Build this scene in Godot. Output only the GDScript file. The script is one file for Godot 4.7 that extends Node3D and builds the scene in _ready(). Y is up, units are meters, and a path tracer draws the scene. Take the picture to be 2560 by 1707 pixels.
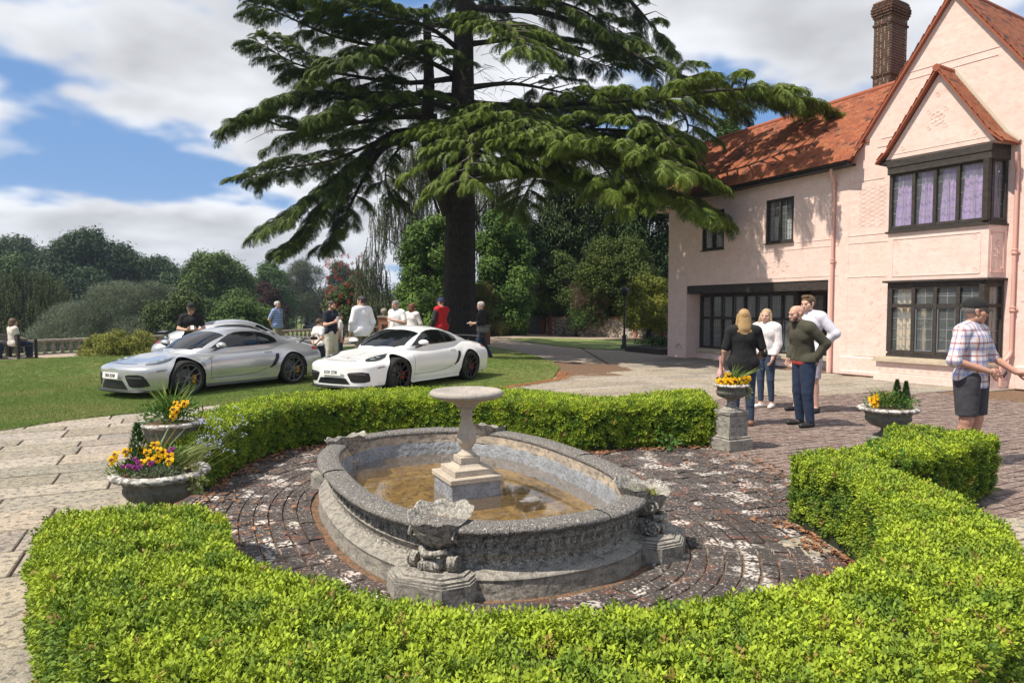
extends Node3D
# Parterre with a stone basin in front of a pink house, cars on the lawn, a cedar and a park behind.
# Coordinates: x right, y up, z towards the viewer (everything seen lies at negative z), metres.

const WX := Vector3(0.902, 0, -0.432)      # paving, fountain and wing axes
const WZ := Vector3(0.432, 0, 0.902)
var rng := RandomNumberGenerator.new()
var M := {}
var used_names := {}

func _ready() -> void:
	rng.seed = 20240611
	set_camera_and_light()
	make_materials()
	build_ground()
	build_house()
	build_fountain()
	build_hedges()
	build_urns()
	build_far_wall()
	build_terrace()
	build_cars()
	build_people()
	build_trees()
	build_cedar()
	build_small_things()

# ------------------------------------------------------------------ camera, sky, sun
const SUN_TO := Vector3(-0.474, 0.848, 0.237)

func set_camera_and_light() -> void:
	var cam := Camera3D.new()
	cam.name = "camera"
	add_child(cam)
	cam.position = Vector3(0, 1.75, 0)
	cam.rotation.x = -atan(84.0 / 1706.7)
	cam.fov = rad_to_deg(2.0 * atan(853.5 / 1706.7))
	cam.near = 0.05
	cam.far = 1200.0
	cam.current = true
	var sun := DirectionalLight3D.new()
	sun.name = "sun"
	add_child(sun)
	sun.light_energy = 1.6
	sun.light_color = Color(1.0, 0.955, 0.88)
	sun.light_angular_distance = 0.5
	sun.shadow_enabled = true
	sun.look_at_from_position(SUN_TO * 50.0, Vector3.ZERO, Vector3.UP)
	var env := Environment.new()
	env.background_mode = Environment.BG_SKY
	env.tonemap_mode = Environment.TONE_MAPPER_LINEAR
	env.tonemap_exposure = 1.2
	env.sdfgi_enabled = true
	env.ssao_enabled = true
	env.ssil_enabled = true
	env.fog_enabled = true
	env.fog_density = 0.00035
	env.fog_light_color = Color(0.78, 0.85, 0.95)
	env.volumetric_fog_enabled = true
	env.volumetric_fog_density = 0.0
	var pano := PanoramaSkyMaterial.new()
	pano.panorama = sky_picture()
	pano.energy_multiplier = 1.0
	var sky := Sky.new()
	sky.sky_material = pano
	env.sky = sky
	env.ambient_light_source = Environment.AMBIENT_SOURCE_SKY
	var we := WorldEnvironment.new()
	we.name = "surroundings"
	we.environment = env
	add_child(we)

func sky_picture() -> ImageTexture:
	# clouds are fractal noise on layers above the place; the blue shows through gaps
	var w := 2048
	var h := 1024
	var big := FastNoiseLite.new()
	big.seed = 7; big.frequency = 0.55; big.fractal_octaves = 6; big.fractal_gain = 0.52
	var det := FastNoiseLite.new()
	det.seed = 21; det.frequency = 2.4; det.fractal_octaves = 4; det.fractal_gain = 0.55
	var shade := FastNoiseLite.new()
	shade.seed = 5; shade.frequency = 0.8; shade.fractal_octaves = 4
	# larger openings and banks of cloud: azimuth (from straight ahead, right positive), elevation, radii, amount
	var gaps := [[-21.0, 23.0, 16.0, 5.5, -0.5], [-31.0, 15.5, 6.0, 4.5, -0.3], [-28.5, 9.8, 12.0, 2.6, -0.34], [19.0, 16.5, 6.5, 4.0, -0.45], [24.5, 12.0, 5.0, 3.0, -0.3], [8.0, 20.0, 12.0, 5.0, 0.32], [27.0, 22.0, 9.0, 4.0, 0.3],
		[-30.0, 18.0, 9.0, 4.0, 0.25], [-20.0, 13.0, 12.0, 4.0, 0.3], [-24.0, 4.0, 22.0, 3.6, 0.3], [-2.0, 17.0, 12.0, 9.0, 0.12], [22.0, 24.0, 14.0, 4.0, 0.3], [-12.0, 16.0, 7.0, 5.0, 0.22], [-30.0, 27.0, 10.0, 3.0, 0.1],
		[-3.0, 8.0, 14.0, 5.0, 0.2], [110.0, 30.0, 40.0, 14.0, -0.3], [-120.0, 25.0, 40.0, 14.0, -0.25], [180.0, 40.0, 50.0, 18.0, -0.2]]
	var data := PackedFloat32Array()
	data.resize(w * h * 3)
	var zen := Color(0.10, 0.235, 0.52)
	var hor := Color(0.29, 0.46, 0.72)
	for j in h:
		var el := (0.5 - (j + 0.5) / h) * PI
		var eld := rad_to_deg(el)
		var k := j * w * 3
		if el < -0.06:
			for i in w:
				data[k] = 0.16; data[k + 1] = 0.17; data[k + 2] = 0.15
				k += 3
			continue
		var y := maxf(sin(maxf(el, 0.004)), 0.004)
		var t := pow(clampf(1.0 - y, 0.0, 1.0), 3.2)
		var blue := zen.lerp(hor, t)
		var r := 1.0 / (y + 0.16)
		var cy := cos(el)
		for i in w:
			# Godot: the left edge of the picture is -z, straight ahead here
			var az := wrapf((i + 0.5) / w * TAU, -PI, PI)
			var azd := rad_to_deg(az)
			var px := sin(az) * cy * r
			var pz := cos(az) * cy * r
			var n := big.get_noise_2d(px, pz) * 0.95 + det.get_noise_2d(px, pz) * 0.27
			var bias := 0.30
			for gq in gaps:
				var da: float = absf(azd - gq[0])
				if da > 180.0:
					da = 360.0 - da
				var q: float = (da / gq[2]) * (da / gq[2]) + ((eld - gq[1]) / gq[3]) * ((eld - gq[1]) / gq[3])
				if q < 4.0:
					bias += gq[4] * exp(-q * 0.9)
			var d := n + bias
			var cover := smoothstep(-0.06, 0.26, d)
			var thick := smoothstep(0.12, 0.75, d)
			var s := shade.get_noise_2d(px * 1.6 + 0.25, pz * 1.6 - 0.3)
			var lit := clampf(0.80 - 0.2 * thick + 0.26 * s + 0.06 * det.get_noise_2d(px * 1.5, pz * 1.5), 0.46, 0.88)
			var cl := Color(0.93, 0.95, 1.0) * lit
			if eld < 9.0:
				var hz := clampf(1.0 - eld / 9.0, 0.0, 1.0)
				cl = cl.lerp(Color(0.66, 0.73, 0.83), hz * 0.35)
				cover = maxf(cover, hz * 0.25)
			data[k] = lerpf(blue.r, cl.r, cover)
			data[k + 1] = lerpf(blue.g, cl.g, cover)
			data[k + 2] = lerpf(blue.b, cl.b, cover)
			k += 3
	var im := Image.create_from_data(w, h, false, Image.FORMAT_RGBF, data.to_byte_array())
	return ImageTexture.create_from_image(im)

# ------------------------------------------------------------------ naming and describing
func numbered(base: String) -> String:
	if not used_names.has(base):
		used_names[base] = 0
		return base
	used_names[base] += 1
	return "%s_%03d" % [base, used_names[base]]

func tag(o: Node, label := "", category := "", group := "") -> Node:
	if label: o.set_meta("label", label)
	if category: o.set_meta("category", category)
	if group: o.set_meta("group", group)
	return o

func thing(called: String, label: String, category: String, at := Vector3.ZERO, turn := 0.0, group := "") -> Node3D:
	var o := Node3D.new()
	o.name = numbered(called)
	add_child(o)
	o.position = at
	o.rotation.y = turn
	tag(o, label, category, group)
	return o

func part(called: String, mesh: Mesh, mat: Material, parent: Node, xf := Transform3D.IDENTITY) -> MeshInstance3D:
	var o := MeshInstance3D.new()
	o.name = numbered(called) if parent == self else called
	o.mesh = mesh
	o.material_override = mat
	o.transform = xf
	parent.add_child(o, true)
	return o

func structure(called: String, mesh: Mesh, mat: Material) -> MeshInstance3D:
	var o := part(called, mesh, mat, self)
	o.set_meta("kind", "structure")
	return o

func stuff(called: String, mesh: Mesh, mat: Material, parent: Node, xs: Array[Transform3D], tints := PackedColorArray()) -> MultiMeshInstance3D:
	var mm := MultiMesh.new()
	mm.transform_format = MultiMesh.TRANSFORM_3D
	mm.use_colors = tints.size() > 0
	mm.mesh = mesh
	var n := xs.size()
	var st := 16 if mm.use_colors else 12
	var buf := PackedFloat32Array()
	buf.resize(n * st)
	var k := 0
	for i in n:
		var t := xs[i]
		var b := t.basis
		buf[k] = b.x.x; buf[k + 1] = b.y.x; buf[k + 2] = b.z.x; buf[k + 3] = t.origin.x
		buf[k + 4] = b.x.y; buf[k + 5] = b.y.y; buf[k + 6] = b.z.y; buf[k + 7] = t.origin.y
		buf[k + 8] = b.x.z; buf[k + 9] = b.y.z; buf[k + 10] = b.z.z; buf[k + 11] = t.origin.z
		if st == 16:
			var c := tints[i]
			buf[k + 12] = c.r; buf[k + 13] = c.g; buf[k + 14] = c.b; buf[k + 15] = 1.0
		k += st
	mm.instance_count = n
	mm.buffer = buf
	var o := MultiMeshInstance3D.new()
	o.name = numbered(called) if parent == self else called
	o.multimesh = mm
	o.material_override = mat
	parent.add_child(o, true)
	o.set_meta("kind", "stuff")
	return o

func frame(origin: Vector3, x: Vector3, z: Vector3) -> Transform3D:
	return Transform3D(Basis(x.normalized(), Vector3.UP, z.normalized()), origin)

func ground_y(x: float, d: float) -> float:
	return 0.14 * smoothstep(16.0, 21.0, d) * (1.0 - smoothstep(0.0, 4.0, x))

# ------------------------------------------------------------------ mesh building
class MB:
	var v := PackedVector3Array()
	var n := PackedVector3Array()
	var t := PackedVector2Array()
	var c := PackedColorArray()
	var ix := PackedInt32Array()
	var col := Color.WHITE
	var xf := Transform3D.IDENTITY
	var tinted := false
	func tri(a: Vector3, b: Vector3, d: Vector3) -> void:
		# a, b, d anticlockwise seen from outside; stored clockwise as Godot wants
		a = xf * a; b = xf * b; d = xf * d
		var nn := (b - a).cross(d - a).normalized()
		var k := v.size()
		v.append_array([a, d, b]); n.append_array([nn, nn, nn]); c.append_array([col, col, col])
		t.append_array([Vector2.ZERO, Vector2.ZERO, Vector2.ZERO])
		ix.append_array([k, k + 1, k + 2])
	func quad(a: Vector3, b: Vector3, d: Vector3, e: Vector3) -> void:
		a = xf * a; b = xf * b; d = xf * d; e = xf * e
		var nn := (d - a).cross(e - b).normalized()
		var k := v.size()
		v.append_array([a, b, d, e]); n.append_array([nn, nn, nn, nn]); c.append_array([col, col, col, col])
		t.append_array([Vector2(0, 1), Vector2(1, 1), Vector2(1, 0), Vector2(0, 0)])
		ix.append_array([k, k + 2, k + 1, k, k + 3, k + 2])
	func box(ctr: Vector3, s: Vector3, bev := 0.0) -> void:
		var h := s * 0.5
		if bev <= 0.0:
			var p := []
			for i in 8:
				p.append(ctr + Vector3(h.x if i & 1 else -h.x, h.y if i & 2 else -h.y, h.z if i & 4 else -h.z))
			quad(p[4], p[5], p[7], p[6]); quad(p[1], p[0], p[2], p[3]); quad(p[5], p[1], p[3], p[7])
			quad(p[0], p[4], p[6], p[2]); quad(p[6], p[7], p[3], p[2]); quad(p[0], p[1], p[5], p[4])
			return
		var g := func(sx, sy, sz, ax): # corner vertex on face of axis ax
			var q := Vector3(sx * (h.x - bev), sy * (h.y - bev), sz * (h.z - bev))
			if ax == 0: q.x = sx * h.x
			elif ax == 1: q.y = sy * h.y
			else: q.z = sz * h.z
			return ctr + q
		for s1 in [-1.0, 1.0]:
			var f := [g.call(-1.0, -1.0, s1, 2), g.call(1.0, -1.0, s1, 2), g.call(1.0, 1.0, s1, 2), g.call(-1.0, 1.0, s1, 2)]
			var e := [g.call(s1, -1.0, 1.0, 0), g.call(s1, -1.0, -1.0, 0), g.call(s1, 1.0, -1.0, 0), g.call(s1, 1.0, 1.0, 0)]
			var u := [g.call(-1.0, s1, 1.0, 1), g.call(1.0, s1, 1.0, 1), g.call(1.0, s1, -1.0, 1), g.call(-1.0, s1, -1.0, 1)]
			for a in [f, e, u]:
				if s1 > 0: quad(a[0], a[1], a[2], a[3])
				else: quad(a[3], a[2], a[1], a[0])
			for s2 in [-1.0, 1.0]:
				face(g.call(-1.0, s1, s2, 1), g.call(1.0, s1, s2, 1), g.call(1.0, s1, s2, 2), g.call(-1.0, s1, s2, 2), ctr)
				face(g.call(s1, -1.0, s2, 0), g.call(s1, 1.0, s2, 0), g.call(s1, 1.0, s2, 2), g.call(s1, -1.0, s2, 2), ctr)
				face(g.call(s1, s2, -1.0, 0), g.call(s1, s2, 1.0, 0), g.call(s1, s2, 1.0, 1), g.call(s1, s2, -1.0, 1), ctr)
				for s3 in [-1.0, 1.0]:
					var a3: Vector3 = g.call(s1, s2, s3, 0)
					var b3: Vector3 = g.call(s1, s2, s3, 1)
					var c3: Vector3 = g.call(s1, s2, s3, 2)
					if (b3 - a3).cross(c3 - a3).dot(a3 - ctr) > 0: tri(a3, b3, c3)
					else: tri(a3, c3, b3)
	func face(a: Vector3, b: Vector3, d: Vector3, e: Vector3, ctr: Vector3) -> void:
		if (b - a).cross(d - a).dot((a + d) * 0.5 - ctr) > 0: quad(a, b, d, e)
		else: quad(e, d, b, a)
	func grid(rows: Array, smooth := true, uvs := Vector2(1, 1)) -> void:
		# rows of points; going along a row then to the next row, the outside is on (row direction) x (next row)
		var nr := rows.size()
		var nc: int = rows[0].size()
		if not smooth:
			for i in nr - 1:
				for j in nc - 1:
					quad(rows[i][j], rows[i][j + 1], rows[i + 1][j + 1], rows[i + 1][j])
			return
		var base := v.size()
		for i in nr:
			for j in nc:
				v.append(xf * (rows[i][j] as Vector3))
				c.append(col)
				t.append(Vector2(float(j) / (nc - 1) * uvs.x, float(i) / (nr - 1) * uvs.y))
		var nn := PackedVector3Array()
		nn.resize(nr * nc)
		for i in nr - 1:
			for j in nc - 1:
				var a := i * nc + j
				var f := (v[base + a + nc + 1] - v[base + a]).cross(v[base + a + nc] - v[base + a + 1])
				nn[a] += f; nn[a + 1] += f; nn[a + nc] += f; nn[a + nc + 1] += f
				ix.append_array([base + a, base + a + nc + 1, base + a + 1, base + a, base + a + nc, base + a + nc + 1])
		for i in nr: # closed seams share their normals
			var p := i * nc
			if v[base + p].distance_squared_to(v[base + p + nc - 1]) < 1e-9:
				var s := nn[p] + nn[p + nc - 1]
				nn[p] = s; nn[p + nc - 1] = s
		for j in nc:
			var p := (nr - 1) * nc + j
			if nr > 2 and v[base + j].distance_squared_to(v[base + p]) < 1e-9:
				var s := nn[j] + nn[p]
				nn[j] = s; nn[p] = s
		for k in nn.size():
			n.append(nn[k].normalized() if nn[k].length_squared() > 1e-16 else Vector3.UP)
	func lathe(prof: Array, seg := 24, ctr := Vector3.ZERO, wob = null) -> void:
		# profile (radius, height) from bottom to top
		var rows := []
		for p in prof:
			var r := PackedVector3Array()
			for s in seg + 1:
				var a := TAU * (s % seg) / seg
				var rr: float = p.x
				if wob != null:
					rr = wob.call(a, p.x, p.y)
				r.append(ctr + Vector3(sin(a) * rr, p.y, cos(a) * rr))
			rows.append(r)
		grid(rows)
	func tube(path: Array, radii: Array, seg := 6, cap := true) -> void:
		var rows := []
		var up := Vector3(0.13, 0.97, 0.21).normalized()
		for i in path.size():
			var a: Vector3 = path[maxi(i - 1, 0)]
			var b: Vector3 = path[mini(i + 1, path.size() - 1)]
			var d := (b - a).normalized()
			if absf(d.dot(up)) > 0.97:
				up = Vector3(0.9, 0.1, 0.4).normalized()
			var x := up.cross(d).normalized()
			var y := d.cross(x)
			up = y
			var r := PackedVector3Array()
			for s in seg + 1:
				var w := TAU * (s % seg) / seg
				r.append(path[i] + (x * cos(w) + y * sin(w)) * radii[i])
			rows.append(r)
		grid(rows)
		if cap:
			for e in [0, rows.size() - 1]:
				var m: Vector3 = path[e]
				for s in seg:
					if e == 0: tri(m, rows[e][s + 1], rows[e][s])
					else: tri(m, rows[e][s], rows[e][s + 1])
	func prism(poly: PackedVector2Array, y0: float, y1: float) -> void:
		# polygon (x, z) seen from above, extruded upwards
		var p := poly
		if Geometry2D.is_polygon_clockwise(p):
			p = p.duplicate(); p.reverse()
		var tr := Geometry2D.triangulate_polygon(p)
		for i in range(0, tr.size(), 3):
			var a := p[tr[i]]; var b := p[tr[i + 1]]; var d := p[tr[i + 2]]
			if (b - a).cross(d - a) < 0:
				var s := b; b = d; d = s
			# in (x, z) anticlockwise looks clockwise from above
			tri(Vector3(a.x, y1, a.y), Vector3(d.x, y1, d.y), Vector3(b.x, y1, b.y))
			tri(Vector3(a.x, y0, a.y), Vector3(b.x, y0, b.y), Vector3(d.x, y0, d.y))
		for i in p.size():
			var a := p[i]
			var b := p[(i + 1) % p.size()]
			quad(Vector3(b.x, y0, b.y), Vector3(a.x, y0, a.y), Vector3(a.x, y1, a.y), Vector3(b.x, y1, b.y))
	func ball(ctr: Vector3, r: Vector3, seg := 12, rings := 8) -> void:
		var rows := []
		for i in rings + 1:
			var e := PI * (float(i) / rings - 0.5)
			var row := PackedVector3Array()
			for s in seg + 1:
				var a := TAU * (s % seg) / seg
				row.append(ctr + Vector3(sin(a) * cos(e) * r.x, sin(e) * r.y, cos(a) * cos(e) * r.z))
			rows.append(row)
		grid(rows)
	func mesh() -> ArrayMesh:
		var arr := []
		arr.resize(Mesh.ARRAY_MAX)
		arr[Mesh.ARRAY_VERTEX] = v
		arr[Mesh.ARRAY_NORMAL] = n
		arr[Mesh.ARRAY_TEX_UV] = t
		if tinted:
			arr[Mesh.ARRAY_COLOR] = c
		arr[Mesh.ARRAY_INDEX] = ix
		var m := ArrayMesh.new()
		m.add_surface_from_arrays(Mesh.PRIMITIVE_TRIANGLES, arr)
		return m

func boxmesh(s: Vector3, bev := 0.0, ctr := Vector3.ZERO) -> ArrayMesh:
	var b := MB.new()
	b.box(ctr, s, bev)
	return b.mesh()

func spline(pts: Array, per := 8) -> Array:
	var out := []
	for i in pts.size() - 1:
		var p0: Vector3 = pts[maxi(i - 1, 0)]
		var p1: Vector3 = pts[i]
		var p2: Vector3 = pts[i + 1]
		var p3: Vector3 = pts[mini(i + 2, pts.size() - 1)]
		for k in per:
			out.append(p1.cubic_interpolate(p2, p0, p3, float(k) / per))
	out.append(pts[-1])
	return out

func table(x: float, xs: Array, ys: Array) -> float:
	# smooth interpolation without overshoot between the listed stations
	var k := xs.size()
	if x <= xs[0]: return ys[0]
	if x >= xs[k - 1]: return ys[k - 1]
	var i := 0
	while x > xs[i + 1]:
		i += 1
	var h: float = xs[i + 1] - xs[i]
	var s: float = (ys[i + 1] - ys[i]) / h
	var m0 := s
	var m1 := s
	if i > 0:
		var sp: float = (ys[i] - ys[i - 1]) / (xs[i] - xs[i - 1])
		m0 = 0.0 if sp * s <= 0.0 else 2.0 * sp * s / (sp + s)
	if i < k - 2:
		var sn: float = (ys[i + 2] - ys[i + 1]) / (xs[i + 2] - xs[i + 1])
		m1 = 0.0 if sn * s <= 0.0 else 2.0 * sn * s / (sn + s)
	var t: float = (x - xs[i]) / h
	var t2 := t * t
	var t3 := t2 * t
	return (2 * t3 - 3 * t2 + 1) * ys[i] + (t3 - 2 * t2 + t) * h * m0 + (-2 * t3 + 3 * t2) * ys[i + 1] + (t3 - t2) * h * m1

# ------------------------------------------------------------------ materials
func lin(r: float, g: float, b: float) -> Color:
	return Color(r, g, b).linear_to_srgb()

func mat(c: Color, rough := 0.8, metal := 0.0) -> StandardMaterial3D:
	var m := StandardMaterial3D.new()
	m.albedo_color = c.linear_to_srgb()
	m.roughness = rough
	m.metallic = metal
	return m

func noise(sd: int, freq: float, oct := 4, kind := FastNoiseLite.TYPE_SIMPLEX_SMOOTH) -> FastNoiseLite:
	var f := FastNoiseLite.new()
	f.seed = sd; f.frequency = freq; f.fractal_octaves = oct; f.noise_type = kind
	return f

func layers(size: int, list: Array) -> Image:
	# each layer: [noise, [[offset, r, g, b, a] ...]] in linear colour, blended in order
	var out: Image
	for l in list:
		var src: Image = l[0].get_seamless_image(size, size)
		var bytes := src.get_data()
		var g := Gradient.new()
		var offs := PackedFloat32Array()
		var cols := PackedColorArray()
		for s in l[1]:
			offs.append(s[0])
			var c := Color(s[1], s[2], s[3]).linear_to_srgb()
			c.a = s[4] if s.size() > 4 else 1.0
			cols.append(c)
		g.offsets = offs; g.colors = cols
		var lut := PackedInt64Array()
		for i in 256:
			var c := g.sample(i / 255.0)
			lut.append(c.r8 | (c.g8 << 8) | (c.b8 << 16) | (c.a8 << 24))
		var px := PackedByteArray()
		px.resize(size * size * 4)
		for i in size * size:
			px.encode_u32(i * 4, lut[bytes[i]])
		if l.size() > 2: # a second noise that lets the layer through only in places
			var gate: PackedByteArray = l[2].get_seamless_image(size, size).get_data()
			for i in size * size:
				px[i * 4 + 3] = int(px[i * 4 + 3] * smoothstep(l[3], l[4], gate[i] / 255.0))
		var im := Image.create_from_data(size, size, false, Image.FORMAT_RGBA8, px)
		if out == null:
			out = im
		else:
			out.blend_rect(im, Rect2i(0, 0, size, size), Vector2i.ZERO)
	out.convert(Image.FORMAT_RGB8)
	return out

func tri_mat(list: Array, metres: float, rough := 0.85, size := 512, bump: FastNoiseLite = null, bump_cm := 1.0, world := true, bump_metres := 0.0) -> StandardMaterial3D:
	var m := StandardMaterial3D.new()
	m.albedo_texture = ImageTexture.create_from_image(layers(size, list))
	m.roughness = rough
	m.uv1_triplanar = true
	m.uv1_world_triplanar = world
	m.uv1_scale = Vector3.ONE / metres
	if bump:
		m.heightmap_enabled = true
		m.heightmap_texture = ImageTexture.create_from_image(bump.get_seamless_image(256, 256))
		m.heightmap_scale = bump_cm
	return m

func leaf_mat(c: Color, through := 0.6, rough := 0.55) -> StandardMaterial3D:
	var m := mat(c, rough)
	m.vertex_color_use_as_albedo = true
	m.backlight_enabled = true
	m.backlight = Color(through, through, through)
	m.metallic_specular = 0.35
	return m

func make_materials() -> void:
	var f := noise(1, 0.012, 5)
	var g := noise(2, 0.05, 4)
	var h := noise(3, 0.16, 3)
	var spots := noise(9, 0.055, 2, FastNoiseLite.TYPE_CELLULAR)
	M.stone = tri_mat([[noise(11, 0.02, 5), [[0.2, 0.42, 0.39, 0.34], [0.55, 0.36, 0.34, 0.305], [0.8, 0.24, 0.23, 0.215]]], [noise(12, 0.03, 4), [[0.3, 0.09, 0.085, 0.08, 0.7], [0.44, 0.2, 0.19, 0.18, 0.0]]],
		[h, [[0.35, 0.1, 0.095, 0.085, 0.55], [0.6, 0.3, 0.28, 0.25, 0.0]]]], 1.3, 0.9, 512, noise(14, 0.09, 4), 0.6)
	M.lichen = tri_mat([[noise(11, 0.02, 5), [[0.2, 0.44, 0.41, 0.36], [0.8, 0.27, 0.255, 0.23]]],
		[noise(15, 0.035, 5), [[0.30, 0.07, 0.066, 0.062, 0.9], [0.46, 0.09, 0.085, 0.08, 0.0]]],
		[h, [[0.3, 0.08, 0.075, 0.07, 0.8], [0.48, 0.3, 0.28, 0.25, 0.0]]],
		[noise(17, 0.075, 3), [[0.70, 0.66, 0.65, 0.60, 0.0], [0.74, 0.66, 0.65, 0.60, 1.0]]]], 0.9, 0.92, 512, noise(14, 0.12, 4), 1.4)
	M.rim = tri_mat([[noise(11, 0.03, 5), [[0.2, 0.24, 0.225, 0.21], [0.8, 0.12, 0.113, 0.108]]],
		[noise(18, 0.11, 4), [[0.36, 0.04, 0.037, 0.036, 0.95], [0.55, 0.05, 0.045, 0.043, 0.0]]],
		[noise(16, 0.14, 3), [[0.62, 0.33, 0.32, 0.30, 0.0], [0.72, 0.33, 0.32, 0.30, 0.8]]],
		[noise(17, 0.07, 2), [[0.78, 0.70, 0.68, 0.64, 0.0], [0.81, 0.70, 0.68, 0.64, 1.0]]]], 0.8, 0.95, 512, noise(14, 0.12, 4), 1.2)
	M.fresh_stone = tri_mat([[noise(21, 0.02, 5), [[0.2, 0.52, 0.45, 0.37], [0.8, 0.40, 0.35, 0.29]]], [h, [[0.3, 0.26, 0.23, 0.19, 0.5], [0.5, 0.4, 0.35, 0.3, 0.0]]]], 0.9, 0.9, 256, noise(14, 0.1, 3), 0.3)
	M.basin_wall = tri_mat([[noise(22, 0.02, 5), [[0.25, 0.50, 0.41, 0.31], [0.75, 0.33, 0.28, 0.23]]], [noise(23, 0.05, 4), [[0.33, 0.12, 0.11, 0.10, 0.7], [0.5, 0.2, 0.2, 0.2, 0.0]]]], 1.1, 0.9, 256, noise(14, 0.1, 3), 0.6)
	M.basin_blue = tri_mat([[noise(24, 0.02, 5), [[0.25, 0.30, 0.32, 0.36], [0.75, 0.20, 0.215, 0.24]]], [noise(25, 0.09, 3), [[0.3, 0.1, 0.1, 0.1, 0.6], [0.45, 0.2, 0.2, 0.2, 0.0]]]], 1.0, 0.8, 256, noise(14, 0.07, 4), 1.2)
	M.mud = tri_mat([[noise(26, 0.02, 5), [[0.25, 0.30, 0.19, 0.055], [0.75, 0.16, 0.095, 0.03]]], [noise(27, 0.06, 4), [[0.3, 0.05, 0.035, 0.018, 0.8], [0.44, 0.1, 0.07, 0.03, 0.0]]]], 1.2, 0.9, 256)
	M.flag = tri_mat([[noise(31, 0.012, 5), [[0.2, 0.47, 0.405, 0.33], [0.5, 0.40, 0.352, 0.295], [0.8, 0.31, 0.28, 0.24]]],
		[noise(32, 0.03, 5), [[0.28, 0.10, 0.09, 0.08, 0.75], [0.42, 0.2, 0.18, 0.15, 0.0]]],
		[noise(33, 0.14, 4), [[0.3, 0.15, 0.13, 0.11, 0.6], [0.52, 0.3, 0.25, 0.2, 0.0]]],
		[noise(34, 0.05, 4), [[0.66, 0.5, 0.48, 0.42, 0.0], [0.8, 0.5, 0.48, 0.42, 0.7]]]], 2.3, 0.9, 1024, noise(35, 0.05, 5), 1.0)
	M.flag.vertex_color_use_as_albedo = true
	M.brick = tri_mat([[noise(41, 0.03, 5), [[0.25, 0.075, 0.062, 0.058], [0.75, 0.042, 0.036, 0.035]]],
		[noise(42, 0.011, 3), [[0.68, 0.17, 0.075, 0.05, 0.0], [0.80, 0.17, 0.075, 0.05, 0.7]]],
		[noise(43, 0.075, 4), [[0.46, 0.60, 0.56, 0.52, 0.0], [0.51, 0.60, 0.56, 0.52, 0.95]], noise(44, 0.008, 2), 0.56, 0.72],
		[noise(45, 0.11, 3), [[0.70, 0.5, 0.47, 0.43, 0.0], [0.75, 0.5, 0.47, 0.43, 0.9]]]], 3.4, 0.9, 1024, noise(46, 0.12, 4), 0.8)
	M.brick.vertex_color_use_as_albedo = true
	M.court_brick = tri_mat([[noise(47, 0.03, 5), [[0.25, 0.25, 0.185, 0.16], [0.75, 0.15, 0.105, 0.09]]], [noise(48, 0.12, 3), [[0.3, 0.1, 0.08, 0.07, 0.6], [0.5, 0.2, 0.2, 0.2, 0.0]]],
		[noise(45, 0.11, 3), [[0.68, 0.45, 0.42, 0.38, 0.0], [0.75, 0.45, 0.42, 0.38, 0.8]]]], 2.6, 0.9, 512, noise(46, 0.12, 4), 0.8)
	M.court_brick.vertex_color_use_as_albedo = true
	M.soil = tri_mat([[noise(51, 0.03, 5), [[0.25, 0.20, 0.105, 0.06], [0.5, 0.12, 0.085, 0.055], [0.75, 0.075, 0.06, 0.04]]], [noise(52, 0.2, 2), [[0.62, 0.33, 0.15, 0.08, 0.0], [0.72, 0.33, 0.15, 0.08, 0.8]]]], 1.4, 1.0, 512, noise(53, 0.15, 4), 1.5)
	M.park = tri_mat([[noise(54, 0.02, 5), [[0.25, 0.10, 0.135, 0.035], [0.75, 0.14, 0.165, 0.05]]]], 30.0, 1.0, 256)
	M.lawn = tri_mat([[noise(55, 0.010, 4), [[0.25, 0.12, 0.175, 0.045], [0.75, 0.19, 0.23, 0.075]]], [noise(56, 0.08, 4), [[0.3, 0.09, 0.14, 0.035, 0.7], [0.55, 0.1, 0.15, 0.03, 0.0]]],
		[noise(57, 0.05, 4), [[0.62, 0.24, 0.215, 0.085, 0.0], [0.8, 0.24, 0.215, 0.085, 0.6]]]], 5.0, 1.0, 512, noise(58, 0.25, 3), 2.0)
	M.path = tri_mat([[noise(61, 0.03, 5), [[0.25, 0.42, 0.34, 0.27], [0.75, 0.30, 0.25, 0.20]]], [noise(62, 0.15, 3), [[0.3, 0.16, 0.12, 0.09, 0.6], [0.5, 0.3, 0.25, 0.2, 0.0]]]], 2.0, 0.95, 256)
	M.black_wood = tri_mat([[noise(71, 0.02, 4), [[0.25, 0.022, 0.017, 0.015], [0.75, 0.045, 0.036, 0.031]]], [noise(72, 0.1, 3), [[0.66, 0.12, 0.105, 0.095, 0.0], [0.78, 0.12, 0.105, 0.095, 0.6]]]], 0.8, 0.75, 256, noise(73, 0.1, 4), 0.5)
	M.dark_iron = mat(Color(0.012, 0.012, 0.013), 0.45)
	M.lead = mat(Color(0.42, 0.44, 0.47), 0.5, 0.2)
	M.water = StandardMaterial3D.new()
	M.water.transparency = BaseMaterial3D.TRANSPARENCY_ALPHA
	M.water.albedo_color = Color(0.55, 0.45, 0.3, 0.22)
	M.water.roughness = 0.03
	M.water.heightmap_enabled = true
	M.water.heightmap_texture = ImageTexture.create_from_image(noise(75, 0.02, 2).get_seamless_image(128, 128))
	M.water.heightmap_scale = 0.15
	M.leaf = leaf_mat(Color(1, 1, 1))
	M.leaf_dull = leaf_mat(Color(1, 1, 1), 0.35, 0.7)
	M.bark = tri_mat([[noise(81, 0.04, 5), [[0.3, 0.055, 0.040, 0.033], [0.7, 0.022, 0.017, 0.015]]]], 1.2, 0.95, 256, noise(82, 0.08, 4), 4.0)
	M.twig = mat(Color(0.07, 0.055, 0.045), 0.9)

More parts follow.
